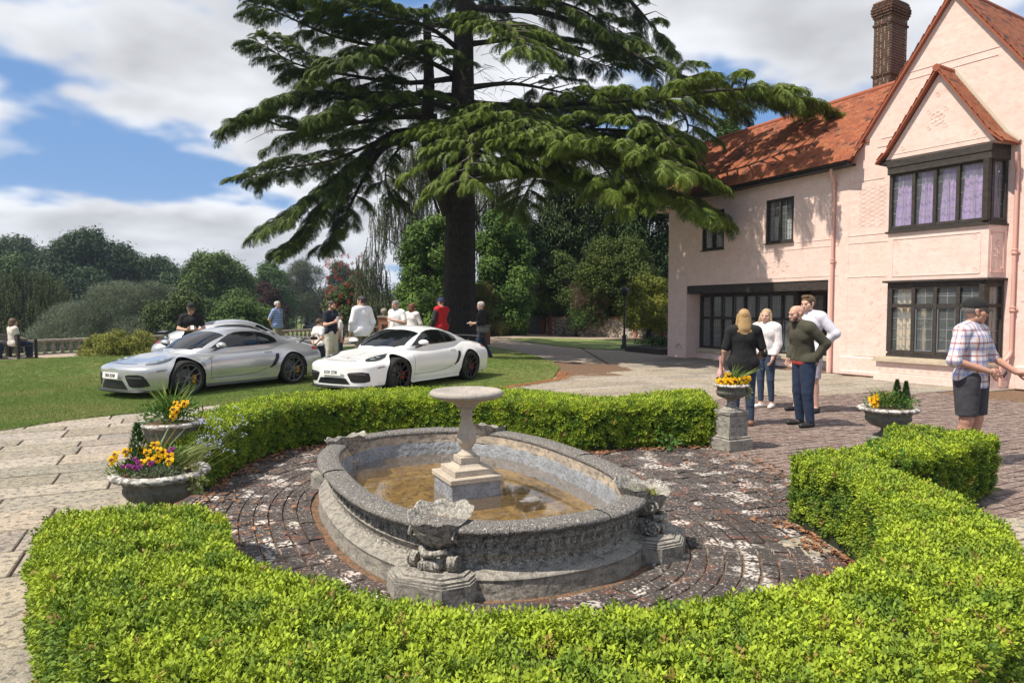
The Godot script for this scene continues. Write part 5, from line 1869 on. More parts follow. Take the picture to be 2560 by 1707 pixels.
	dwarf_conifer(t, Vector3(0.09, 0.0, 0.0), 0.30, 0.06, 432)
	dwarf_conifer(t, Vector3(0.2, 0.0, -0.02), 0.28, 0.05, 433)
	blades(t, "grassy_leaves", Vector3(-0.05, 0.02, 0), 40, 0.15, 0.3, Vector3(0.1, 0, 0), 0.5, 0.006, [Color(0.12, 0.2, 0.04), Color(0.3, 0.3, 0.06)], 434)
	flowers(t, [Vector3(-0.22, 0.10, 0.1), Vector3(-0.19, 0.085, 0.13), Vector3(-0.23, 0.06, 0.12), Vector3(-0.17, 0.12, 0.08)], yel, 1.8, fw, "", 435)

# ------------------------------------------------------------------ a low two-seat coupe
# own axes: x from the nose to the tail, y up, z to the car's left; about 4.45 m long
const CAR_AXLES := [0.935, 3.42]
const ARCH := 0.372
var car_911 := false

func deck_y(x: float) -> float:
	if car_911: return table(x, [0.0, 0.06, 0.2, 0.45, 0.9, 1.3, 2.0, 2.8, 3.5, 3.95, 4.2, 4.36, 4.45], [0.56, 0.58, 0.62, 0.68, 0.77, 0.83, 0.88, 0.92, 0.93, 0.88, 0.80, 0.70, 0.50])
	return table(x, [0.0, 0.05, 0.16, 0.35, 0.65, 0.95, 1.25, 1.6, 2.2, 2.8, 3.4, 3.8, 4.1, 4.28, 4.38, 4.45], [0.565, 0.59, 0.625, 0.665, 0.715, 0.765, 0.815, 0.85, 0.88, 0.905, 0.93, 0.925, 0.895, 0.84, 0.76, 0.48])
func plan_w(x: float) -> float:
	var w := table(x, [0.42, 0.7, 0.95, 1.3, 1.7, 2.3, 2.8, 3.2, 3.5, 3.9, 4.1], [0.835, 0.88, 0.905, 0.885, 0.862, 0.872, 0.885, 0.905, 0.91, 0.885, 0.855])
	if x < 0.5: w *= pow(maxf(0.0, 1.0 - pow(maxf(0.0, (0.5 - x) / 0.5), 3.1)), 1.0 / 2.5)
	if x > 4.05: w *= pow(maxf(0.0, 1.0 - pow((x - 4.05) / 0.4, 3.6)), 1.0 / 2.8)
	return w
func sill_y(x: float) -> float:
	return table(x, [0.0, 0.3, 0.6, 1.3, 3.0, 4.0, 4.45], [0.17, 0.16, 0.17, 0.165, 0.165, 0.19, 0.30])
func body_w(x: float, y: float) -> float:
	# half width of the lower body at a station and height
	var top := deck_y(x)
	var w := plan_w(x)
	var m := 0.50
	if y <= m:
		var t := (m - y) / 0.36
		var tuck := 0.075 * t * t
		if x > 1.35 and x < 3.0: # hollowed door and sill line
			tuck += 0.03 * smoothstep(1.35, 1.7, x) * smoothstep(3.0, 2.7, x) * exp(-pow((y - 0.33) / 0.08, 2.0))
		return w * (1.0 - tuck)
	var q := clampf((y - m) / maxf(top - m, 0.02), 0.0, 1.0)
	if top <= m + 0.02: return 0.0 if y > top else w
	var n := table(x, [0.0, 0.5, 0.95, 1.6, 2.4, 3.0, 3.5, 4.45], [3.0, 2.9, 2.7, 3.3, 3.6, 2.9, 2.5, 3.0])
	return w * pow(maxf(0.0, 1.0 - pow(q, n)), 1.0 / n)
func fender(x: float, z: float, y: float) -> float:
	# the wings stand higher than the middle of the bonnet and deck
	var top := deck_y(x)
	var rise := smoothstep(0.48, top, y)
	var a := absf(z)
	var front := 0.045 * exp(-pow((x - 0.86) / 0.42, 2.0)) * exp(-pow((a - 0.66) / 0.17, 2.0))
	var hollow := -0.02 * exp(-pow((x - 0.75) / 0.5, 2.0)) * exp(-pow(a / 0.42, 2.0))
	var rear := 0.05 * exp(-pow((x - 3.4) / 0.5, 2.0)) * exp(-pow((a - 0.72) / 0.2, 2.0))
	return (front + hollow + rear) * rise
func body_top(x: float, z: float) -> float:
	var top := deck_y(x)
	var w := plan_w(x)
	var n := table(x, [0.0, 0.5, 0.95, 1.6, 2.4, 3.0, 3.5, 4.45], [3.0, 2.9, 2.7, 3.3, 3.6, 2.9, 2.5, 3.0])
	var q := pow(maxf(0.0, 1.0 - pow(minf(absf(z) / w, 1.0), n)), 1.0 / n)
	var y := 0.5 + q * (top - 0.5)
	return y + fender(x, z, y)
func body_front(y: float, z: float, rear := false) -> float:
	# the station at which the nose (or tail) reaches a point of the front view
	var lo := 0.0
	var hi := 0.9
	for i in 26:
		var m := (lo + hi) * 0.5
		var x := 4.45 - m if rear else m
		var inside := y < deck_y(x) and body_w(x, y) > absf(z)
		if inside: hi = m
		else: lo = m
	return 4.45 - hi if rear else hi
func roof_y(x: float) -> float:
	if car_911: return table(x, [1.2, 1.45, 1.7, 1.95, 2.2, 2.45, 2.7, 3.0, 3.4, 3.8, 4.1, 4.25], [0.80, 0.96, 1.11, 1.22, 1.285, 1.31, 1.30, 1.26, 1.17, 1.04, 0.91, 0.82])
	return table(x, [1.12, 1.35, 1.6, 1.85, 2.08, 2.3, 2.55, 2.8, 3.1, 3.5, 3.9, 4.15], [0.78, 0.94, 1.085, 1.19, 1.25, 1.272, 1.268, 1.24, 1.18, 1.065, 0.95, 0.86])
func cabin_w0(x: float) -> float:
	return table(x, [1.12, 1.2, 1.3, 1.45, 1.65, 1.9, 2.3, 2.8, 3.1, 3.5, 3.85, 4.1, 4.16], [0.0, 0.40, 0.57, 0.68, 0.735, 0.76, 0.77, 0.76, 0.735, 0.66, 0.55, 0.36, 0.0])
func cabin_w(x: float, y: float) -> float:
	var q := clampf((y - 0.76) / maxf(roof_y(x) - 0.76, 0.01), 0.0, 1.0)
	return cabin_w0(x) * pow(maxf(0.0, 1.0 - pow(q, 2.3)), 1.0 / 2.9)
func cabin_top(x: float, z: float) -> float:
	var w := cabin_w0(x)
	var q := pow(maxf(0.0, 1.0 - pow(minf(absf(z) / maxf(w, 0.01), 1.0), 2.9)), 1.0 / 2.3)
	return 0.76 + q * (roof_y(x) - 0.76)

# a sheet between two outlines, laid on the body by put(point of the outline) and lifted off it a little
func patch(b: MB, a: Array, c: Array, n: int, m: int, put: Callable, lift := 0.004) -> void:
	var la := line_pts(a, n)
	var lc := line_pts(c, n)
	var pts := []
	for j in m + 1:
		var row := []
		for i in n + 1: row.append(put.call((la[i] as Vector2).lerp(lc[i], float(j) / m)))
		pts.append(row)
	var rows := []
	for j in m + 1:
		var r := PackedVector3Array()
		for i in n + 1:
			var u: Vector3 = pts[j][mini(i + 1, n)] - pts[j][maxi(i - 1, 0)]
			var v: Vector3 = pts[mini(j + 1, m)][i] - pts[maxi(j - 1, 0)][i]
			var nn := u.cross(v).normalized()
			var p: Vector3 = pts[j][i]
			if nn.dot(Vector3((p.x - 2.2) * 0.4, p.y - 0.35, p.z)) < 0: nn = -nn
			r.append(p + nn * lift)
		rows.append(r)
	var f: Vector3 = (rows[0][1] - rows[0][0]).cross(rows[1][0] - rows[0][0])
	var mid: Vector3 = rows[0][0]
	if f.dot(Vector3((mid.x - 2.2) * 0.4, mid.y - 0.35, mid.z)) < 0: rows.reverse()
	b.grid(rows)

func line_pts(l: Array, n: int) -> Array:
	var lens := [0.0]
	for i in range(1, l.size()): lens.append(lens[-1] + (l[i] as Vector2).distance_to(l[i - 1]))
	var out := []
	var k := 0
	for i in n + 1:
		var w: float = lens[-1] * i / n
		while k < l.size() - 2 and lens[k + 1] < w: k += 1
		out.append((l[k] as Vector2).lerp(l[k + 1], clampf((w - lens[k]) / maxf(lens[k + 1] - lens[k], 1e-6), 0, 1)))
	return out

func V2(l: Array) -> Array:
	var o := []
	for i in range(0, l.size(), 2): o.append(Vector2(l[i], l[i + 1]))
	return o

func make_car(called: String, label: String, paint: StandardMaterial3D, rim: StandardMaterial3D, caliper: Color, plate: String, at: Vector3, yaw: float, scale: float, old_nose: bool) -> Node3D:
	var car := thing(called, label, "car", at)
	var back := Vector3(sin(yaw), 0, -cos(yaw))
	var left := back.cross(Vector3.UP)
	car.basis = Basis(back * scale, Vector3.UP * scale, left * scale)
	# ---- lower body: sections from the wheel arches and sills up to the middle line
	var st := []
	for i in 13: st.append(0.5 * (1.0 - cos(i / 12.0 * PI * 0.5)))
	for i in 12: st.append(0.5 + (0.001 + i / 12.0) * 0.05)
	for ax in CAR_AXLES:
		for i in 25: st.append(ax - ARCH * cos(i / 24.0 * PI))
	for i in 26: st.append(1.34 + i * (1.67 / 25.0))
	for i in 14: st.append(3.83 + 0.62 * sin(i / 13.0 * PI * 0.5))
	st.sort()
	var xs := []
	for x in st:
		if xs.is_empty() or x - xs[-1] > 0.002: xs.append(x)
	xs[0] = 0.0
	xs.insert(1, 0.0012)
	xs[-1] = 4.45
	var m := 30
	var b := MB.new()
	for s in [1.0, -1.0]:
		var rows := []
		for x in xs:
			var y0 := sill_y(x)
			for ax in CAR_AXLES:
				var dx: float = x - ax
				if absf(dx) < ARCH: y0 = maxf(y0, 0.335 + sqrt(ARCH * ARCH - dx * dx))
			var y1 := deck_y(x)
			var r := PackedVector3Array()
			for j in m + 1:
				var y := y0 + (y1 - y0) * sin(j / float(m) * PI * 0.5)
				var z := body_w(x, y)
				# flared lip round the arches
				for ax in CAR_AXLES:
					var e: float = Vector2(x - ax, y - 0.335).length() - ARCH
					if e < 0.09 and y < 0.8: z += 0.018 * smoothstep(0.09, 0.0, e)
				r.append(Vector3(x, y + fender(x, z, y), z * s))
			rows.append(r)
		if s > 0: rows.reverse()
		b.grid(rows)
	part("body", b.mesh(), paint, car)
	# ---- cabin
	b = MB.new()
	var cx := []
	for i in 44: cx.append(lerpf(1.121, 4.155, i / 43.0))
	for s in [1.0, -1.0]:
		var rows := []
		for x in cx:
			var r := PackedVector3Array()
			for j in 23:
				var y: float = 0.76 + (roof_y(x) - 0.76) * sin(j / 22.0 * PI * 0.5)
				r.append(Vector3(x, y, cabin_w(x, y) * s))
			rows.append(r)
		if s > 0: rows.reverse()
		b.grid(rows)
	part("roof", b.mesh(), paint, car)
	# ---- glass
	b = MB.new()
	var on_roof := func(p: Vector2): return Vector3(p.x, cabin_top(p.x, p.y), p.y)
	patch(b, V2([1.42, -0.60, 1.27, -0.45, 1.225, 0.0, 1.27, 0.45, 1.42, 0.60]), V2([1.93, -0.575, 1.88, -0.4, 1.85, 0.0, 1.88, 0.4, 1.93, 0.575]), 20, 8, on_roof)
	part("windscreen", b.mesh(), M.car_glass, car)
	b = MB.new()
	patch(b, V2([2.95, -0.50, 2.90, -0.3, 2.88, 0.0, 2.90, 0.3, 2.95, 0.50]), V2([3.72, -0.36, 3.78, -0.2, 3.80, 0.0, 3.78, 0.2, 3.72, 0.36]), 16, 8, on_roof)
	part("rear_window", b.mesh(), M.car_glass, car)
	for s in [1.0, -1.0]:
		var on_side := func(p: Vector2): return Vector3(p.x, p.y, cabin_w(p.x, p.y) * s)
		b = MB.new()
		patch(b, V2([1.56, 0.885, 1.9, 0.893, 2.3, 0.905, 2.62, 0.915]), V2([1.60, 0.915, 1.82, 1.045, 2.02, 1.135, 2.2, 1.175, 2.4, 1.185, 2.62, 1.178]), 16, 6, on_side)
		part("side_window", b.mesh(), M.car_glass, car)
		b = MB.new()
		patch(b, V2([2.66, 0.917, 2.9, 0.925, 3.12, 0.945]), V2([2.66, 1.174, 2.85, 1.145, 3.02, 1.085, 3.13, 1.01, 3.135, 0.96]), 12, 6, on_side)
		part("quarter_window", b.mesh(), M.car_glass, car)
		b = MB.new() # black seals round the windows
		patch(b, V2([1.50, 0.872, 2.3, 0.89, 3.0, 0.91, 3.17, 0.94]), V2([1.56, 0.885, 2.3, 0.905, 3.0, 0.928, 3.14, 0.955]), 24, 1, on_side, 0.005)
		patch(b, V2([2.62, 0.915, 2.62, 1.178]), V2([2.66, 0.917, 2.66, 1.174]), 6, 1, on_side, 0.006)
		part("window_seal", b.mesh(), M.car_black, car)
		# door shut lines, side intake and its blade
		var on_body := func(p: Vector2): return Vector3(p.x, p.y, body_w(p.x, p.y) * s)
		b = MB.new()
		patch(b, V2([1.46, 0.85, 1.44, 0.6, 1.43, 0.30]), V2([1.468, 0.85, 1.448, 0.6, 1.438, 0.30]), 14, 1, on_body, 0.002)
		patch(b, V2([1.43, 0.296, 2.2, 0.30, 2.55, 0.33, 2.75, 0.40]), V2([1.43, 0.305, 2.2, 0.309, 2.55, 0.339, 2.745, 0.409]), 16, 1, on_body, 0.002)
		part("door_line", b.mesh(), M.car_black, car)
		b = MB.new()
		patch(b, V2([2.98, 0.70, 2.94, 0.60, 2.86, 0.47, 2.80, 0.41]), V2([3.06, 0.70, 3.04, 0.60, 2.95, 0.46, 2.82, 0.40]), 14, 3, on_body, 0.004)
		part("side_intake", b.mesh(), M.car_black, car)
		b = MB.new()
		b.box(Vector3(2.80, 0.745, s * (body_w(2.8, 0.745) + 0.012)), Vector3(0.20, 0.028, 0.024), 0.01)
		part("door_handle", b.mesh(), paint, car)
		# mirror
		b = MB.new()
		b.ball(Vector3(1.60, 0.945, s * 0.965), Vector3(0.085, 0.062, 0.118), 16, 10)
		var mir := part("mirror", b.mesh(), paint, car)
		b = MB.new()
		b.tube([Vector3(1.60, 0.90, s * 0.93), Vector3(1.585, 0.86, s * 0.84), Vector3(1.57, 0.845, s * 0.78)], [0.032, 0.024, 0.026], 8)
		b.ball(Vector3(1.60, 0.912, s * 0.95), Vector3(0.075, 0.036, 0.105), 12, 8)
		part("mirror_stalk", b.mesh(), M.car_black, mir)
		# headlamp and indicator
		var on_top := func(p: Vector2): return Vector3(p.x, body_top(p.x, p.y), p.y)
		b = MB.new()
		patch(b, V2([0.27, 0.63 * s, 0.30, 0.55 * s, 0.42, 0.49 * s, 0.60, 0.50 * s, 0.76, 0.55 * s, 0.85, 0.615 * s]), V2([0.285, 0.655 * s, 0.38, 0.72 * s, 0.50, 0.745 * s, 0.63, 0.745 * s, 0.76, 0.72 * s, 0.855, 0.655 * s]), 18, 8, on_top, 0.004)
		var lamp := part("headlight", b.mesh(), M.lamp_glass, car)
		b = MB.new()
		for q in [[0.46, 0.60], [0.60, 0.62]]:
			var c := Vector3(q[0], body_top(q[0], q[1]) - 0.006, q[1] * s)
			b.ball(c, Vector3(0.045, 0.02, 0.045), 12, 8)
		for q in [[0.46, 0.655], [0.53, 0.56]]:
			var c := Vector3(q[0], body_top(q[0], q[1]) + 0.0, q[1] * s)
			b.ball(c, Vector3(0.02, 0.012, 0.02), 8, 6)
		part("reflector", b.mesh(), M.chrome, lamp)
		b = MB.new()
		patch(b, V2([0.36, 0.495, 0.46, 0.51, 0.545, 0.52]), V2([0.36, 0.52, 0.46, 0.53, 0.545, 0.535]), 8, 2, on_body, 0.005)
		part("indicator", b.mesh(), M.smoke_lens, car)
		# tail lamp
		b = MB.new()
		patch(b, V2([4.05, 0.74, 4.2, 0.73, 4.33, 0.70, 4.40, 0.66]), V2([4.05, 0.78, 4.2, 0.80, 4.31, 0.78, 4.37, 0.73]), 10, 4, on_body, 0.006)
		part("tail_light", b.mesh(), M.tail_lens, car)
		# side skirt
		b = MB.new()
		patch(b, V2([1.34, 0.185, 2.2, 0.185, 3.0, 0.19]), V2([1.34, 0.145, 2.2, 0.145, 3.0, 0.15]), 10, 1, func(p): return Vector3(p.x, p.y, (body_w(p.x, 0.19) + 0.02) * s), 0.0)
		part("sill", b.mesh(), paint if old_nose else M.car_grey, car)
	# ---- nose
	var on_front := func(p: Vector2): return Vector3(body_front(p.y, p.x), p.y, p.x)
	b = MB.new()
	for s in [1.0, -1.0]:
		if old_nose: patch(b, V2([0.36 * s, 0.40, 0.42 * s, 0.425, 0.66 * s, 0.44, 0.755 * s, 0.42, 0.765 * s, 0.33]), V2([0.37 * s, 0.38, 0.44 * s, 0.255, 0.50 * s, 0.235, 0.68 * s, 0.235, 0.755 * s, 0.26]), 16, 6, on_front, 0.004)
		else: patch(b, V2([0.37 * s, 0.43, 0.45 * s, 0.455, 0.64 * s, 0.46, 0.72 * s, 0.44, 0.765 * s, 0.36]), V2([0.38 * s, 0.415, 0.47 * s, 0.25, 0.53 * s, 0.225, 0.70 * s, 0.225, 0.775 * s, 0.25]), 16, 6, on_front, 0.004)
	if old_nose: patch(b, V2([-0.33, 0.315, 0.0, 0.32, 0.33, 0.315]), V2([-0.42, 0.205, 0.0, 0.20, 0.42, 0.205]), 18, 4, on_front, 0.004)
	else: patch(b, V2([-0.31, 0.345, 0.0, 0.35, 0.31, 0.345]), V2([-0.44, 0.185, 0.0, 0.18, 0.44, 0.185]), 18, 4, on_front, 0.004)
	part("air_intakes", b.mesh(), M.car_black, car)
	b = MB.new()
	for s in [1.0, -1.0]:
		patch(b, V2([0.40 * s, 0.405, 0.5 * s, 0.413, 0.70 * s, 0.408]), V2([0.40 * s, 0.39, 0.5 * s, 0.395, 0.72 * s, 0.385]), 10, 1, on_front, 0.012)
	part("intake_blades", b.mesh(), M.car_grey, car)
	b = MB.new()
	var lip := []
	for q in [[0.0, 0.165], [0.045, 0.15], [0.05, 0.13], [0.0, 0.115]]:
		var r := PackedVector3Array()
		for i in 33:
			var z := -0.86 + 1.72 * i / 32.0
			var x: float = body_front(0.2, clampf(z, -0.80, 0.80)) - float(q[0])
			r.append(Vector3(x, q[1], z))
		lip.append(r)
	lip.reverse()
	b.grid(lip)
	part("splitter", b.mesh(), M.car_black, car)
	b = MB.new()
	patch(b, V2([0.235, -0.40, 0.20, 0.0, 0.235, 0.40]), V2([0.25, -0.395, 0.216, 0.0, 0.25, 0.395]), 16, 1, func(p): return Vector3(p.x, body_top(p.x, p.y), p.y), 0.003)
	part("bonnet_vent", b.mesh(), M.car_black, car)
	b = MB.new()
	patch(b, V2([0.40, -0.022, 0.40, 0.022]), V2([0.455, -0.014, 0.462, 0.0, 0.455, 0.014]), 4, 2, func(p): return Vector3(p.x, body_top(p.x, p.y), p.y), 0.004)
	part("badge", b.mesh(), M.gold, car)
	# number plate with its letters
	var px := body_front(0.43, 0.0)
	var tilt := Basis(Vector3(0, 0, 1), -0.12)
	var pl := part("number_plate", boxmesh(Vector3(0.01, 0.112, 0.52), 0.003), M.plate, car, Transform3D(tilt, Vector3(px - 0.045, 0.425 if old_nose else 0.43, 0.0)))
	if plate != "":
		var tm := TextMesh.new()
		tm.text = plate
		var fnt := SystemFont.new()
		fnt.font_names = PackedStringArray(["Droid Sans"])
		fnt.font_weight = 700
		tm.font = fnt
		tm.font_size = 64
		tm.pixel_size = 0.00148
		tm.depth = 0.004
		part("lettering", tm, M.car_black, pl, Transform3D(Basis(Vector3(0, 0, 1) * 0.82, Vector3.UP, Vector3(-1, 0, 0)), Vector3(-0.006, 0, 0)))
	# ---- underside and wheel housings
	b = MB.new()
	b.box(Vector3(2.2, 0.24, 0), Vector3(3.9, 0.16, 1.5))
	for ax in CAR_AXLES:
		b.box(Vector3(ax, 0.42, 0), Vector3(0.86, 0.44, 1.36))
	part("underbody", b.mesh(), M.car_black, car)
	b = MB.new()
	b.box(Vector3(4.33, 0.26, 0), Vector3(0.2, 0.12, 1.4), 0.03)
	for s in [1.0, -1.0]: b.tube([Vector3(4.3, 0.3, 0.1 * s), Vector3(4.47, 0.3, 0.1 * s)], [0.05, 0.05], 12)
	part("diffuser", b.mesh(), M.car_black, car)
	for ax in CAR_AXLES:
		for s in [1.0, -1.0]: make_wheel(car, Vector3(ax, 0.338, s * (0.80 if ax < 2.0 else 0.80)), s, rim, caliper)
	# ---- rear wing
	b = MB.new()
	var rows := []
	for q in [[-0.09, 0.0], [-0.06, 0.018], [0.03, 0.02], [0.12, 0.004], [0.12, -0.004], [0.03, 0.004], [-0.06, -0.006], [-0.09, 0.0]]:
		var r := PackedVector3Array()
		for i in 15:
			var z := -0.68 + 1.36 * i / 14.0
			r.append(Vector3(4.17 + q[0] + 0.05 * z * z, 0.995 - 0.03 * z * z + q[1], z))
		rows.append(r)
	b.grid(rows)
	var wing := part("rear_wing", b.mesh(), M.car_black if old_nose else M.car_grey, car)
	b = MB.new()
	for s in [1.0, -1.0]:
		b.box(Vector3(4.19, 0.975, s * 0.69), Vector3(0.2, 0.07, 0.012), 0.004)
		b.tube([Vector3(4.16, 0.995, s * 0.42), Vector3(4.15, 0.96, s * 0.41), Vector3(4.04, 0.89, s * 0.38)], [0.012, 0.014, 0.018], 6)
	part("wing_supports", b.mesh(), M.car_black, wing)
	# ---- inside: dash, wheel and seats seen through the glass
	b = MB.new()
	for s in [1.0, -1.0]:
		b.box(Vector3(2.45, 0.75, s * 0.36), Vector3(0.14, 0.55, 0.42), 0.05)
		b.box(Vector3(2.50, 1.08, s * 0.36), Vector3(0.09, 0.16, 0.24), 0.04)
	b.box(Vector3(1.62, 0.80, 0), Vector3(0.3, 0.12, 1.2), 0.04)
	part("seats", b.mesh(), M.car_black, car)
	b = MB.new()
	var ring := []
	var rr := []
	for i in 25:
		var a := TAU * i / 24.0
		ring.append(Vector3(1.83 + 0.06 * sin(a), 0.90 + 0.17 * sin(a), -0.36 + 0.18 * cos(a)))
		rr.append(0.014)
	b.tube(ring, rr, 6, false)
	part("steering_wheel", b.mesh(), M.car_black, car)
	return car

func make_wheel(car: Node3D, at: Vector3, s: float, rim: StandardMaterial3D, caliper: Color) -> void:
	var turn := Basis(Vector3(1, 0, 0), Vector3(0, 0, -1), Vector3(0, 1, 0)) if s > 0 else Basis(Vector3(1, 0, 0), Vector3(0, 0, 1), Vector3(0, -1, 0))
	# wheels are modelled lying: y is the axle, outwards
	var xf := Transform3D(Basis(Vector3(1, 0, 0), Vector3(0, 0, s), Vector3(0, -s, 0)), at)
	var b := MB.new()
	b.lathe([Vector2(0.25, -0.13), Vector2(0.315, -0.125), Vector2(0.336, -0.09), Vector2(0.338, 0.0), Vector2(0.336, 0.075), Vector2(0.325, 0.108), Vector2(0.30, 0.118), Vector2(0.268, 0.112), Vector2(0.262, 0.10)], 44)
	var w := part("wheel", b.mesh(), M.tyre, car, xf)
	b = MB.new()
	b.lathe([Vector2(0.255, -0.12), Vector2(0.245, 0.0), Vector2(0.250, 0.085), Vector2(0.262, 0.10), Vector2(0.268, 0.108), Vector2(0.262, 0.112), Vector2(0.250, 0.104)], 44)
	b.lathe([Vector2(0.062, 0.05), Vector2(0.06, 0.085), Vector2(0.045, 0.092), Vector2(0.001, 0.093)], 20)
	for i in 5: # five pairs of slender spokes
		for k in [-1.0, 1.0]:
			var a: float = TAU * i / 5.0
			var a1: float = a + 0.20 * k
			var a2: float = a + 0.36 * k
			b.tube([Vector3(cos(a) * 0.045, 0.078, sin(a) * 0.045), Vector3(cos(a1) * 0.13, 0.086, sin(a1) * 0.13), Vector3(cos(a2) * 0.252, 0.10, sin(a2) * 0.252)], [0.02, 0.0115, 0.0125], 6)
	part("rim", b.mesh(), rim, w)
	b = MB.new()
	b.lathe([Vector2(0.001, -0.01), Vector2(0.185, -0.01), Vector2(0.187, 0.012), Vector2(0.10, 0.014), Vector2(0.095, 0.04), Vector2(0.001, 0.045)], 32)
	part("brake_disc", b.mesh(), M.disc, w)
	b = MB.new()
	b.lathe([Vector2(0.001, -0.12), Vector2(0.26, -0.12)], 24)
	part("inner_face", b.mesh(), M.car_black, w)
	b = MB.new()
	var rows := []
	for q in [[0.125, 0.0], [0.13, 0.052], [0.195, 0.052], [0.20, 0.0]]:
		var r := PackedVector3Array()
		for i in 9:
			var a := -0.35 + 0.95 * i / 8.0
			r.append(Vector3(cos(a) * q[0], q[1], sin(a) * q[0]))
		rows.append(r)
	b.grid(rows)
	part("brake_caliper", b.mesh(), mat(caliper, 0.35), w)

func build_cars() -> void:
	M.car_glass = mat(Color(0.006, 0.007, 0.008), 0.02)
	M.car_glass.metallic_specular = 0.6
	M.car_black = mat(Color(0.008, 0.008, 0.009), 0.45)
	M.car_grey = mat(Color(0.10, 0.10, 0.105), 0.35)
	M.tyre = mat(Color(0.012, 0.012, 0.012), 0.85)
	M.disc = mat(Color(0.10, 0.10, 0.10), 0.4, 0.6)
	M.chrome = mat(Color(0.8, 0.8, 0.82), 0.08, 1.0)
	M.gold = mat(Color(0.55, 0.36, 0.10), 0.3, 0.8)
	M.plate = mat(Color(0.82, 0.82, 0.80), 0.35)
	M.lamp_glass = mat(Color(0.05, 0.055, 0.06), 0.05)
	M.lamp_glass.clearcoat_enabled = true
	M.lamp_glass.clearcoat = 1.0
	M.lamp_glass.clearcoat_roughness = 0.02
	M.smoke_lens = mat(Color(0.22, 0.13, 0.08), 0.1)
	M.tail_lens = mat(Color(0.22, 0.012, 0.015), 0.08)
	var coat := func(c: Color, r: float, metal: float):
		var m := mat(c, r, metal)
		m.clearcoat_enabled = true
		m.clearcoat = 1.0
		m.clearcoat_roughness = 0.02
		return m
	var white: StandardMaterial3D = coat.call(Color(0.82, 0.83, 0.84), 0.35, 0.0)
	var silver: StandardMaterial3D = coat.call(Color(0.52, 0.53, 0.55), 0.32, 0.65)
	var black_rim := mat(Color(0.010, 0.010, 0.011), 0.3)
	var grey_rim := mat(Color(0.13, 0.13, 0.135), 0.3, 0.5)
	make_car("parked_sports_car", "white low sports car with black wheels and plate AOH IOW on the lawn", white, black_rim, Color(0.45, 0.01, 0.015), "AOH IOW", Vector3(-3.61, 0.02, -13.66), 0.532, 1.045, true)
	make_car("parked_sports_car", "silver low sports car with yellow brake calipers at the left of the lawn", silver, grey_rim, Color(0.72, 0.38, 0.0), "O04 HOW", Vector3(-7.66, 0.015, -13.03), 0.565, 1.034, false)
	car_911 = true
	make_car("parked_sports_car", "silver sports car behind the nearer silver one, its tail pointing left", silver, grey_rim, Color(0.10, 0.10, 0.10), "", Vector3(-5.35, 0.10, -19.75), -1.94, 1.02, false)

# ------------------------------------------------------------------ figures: smooth joined limbs meshed as one surface
func limb(a: Vector3, b: Vector3, ra: float, rb: float, flat := Vector3.ZERO, fs := 1.0, cut := false) -> Array:
	return [a, b, ra, rb, flat, fs, cut]

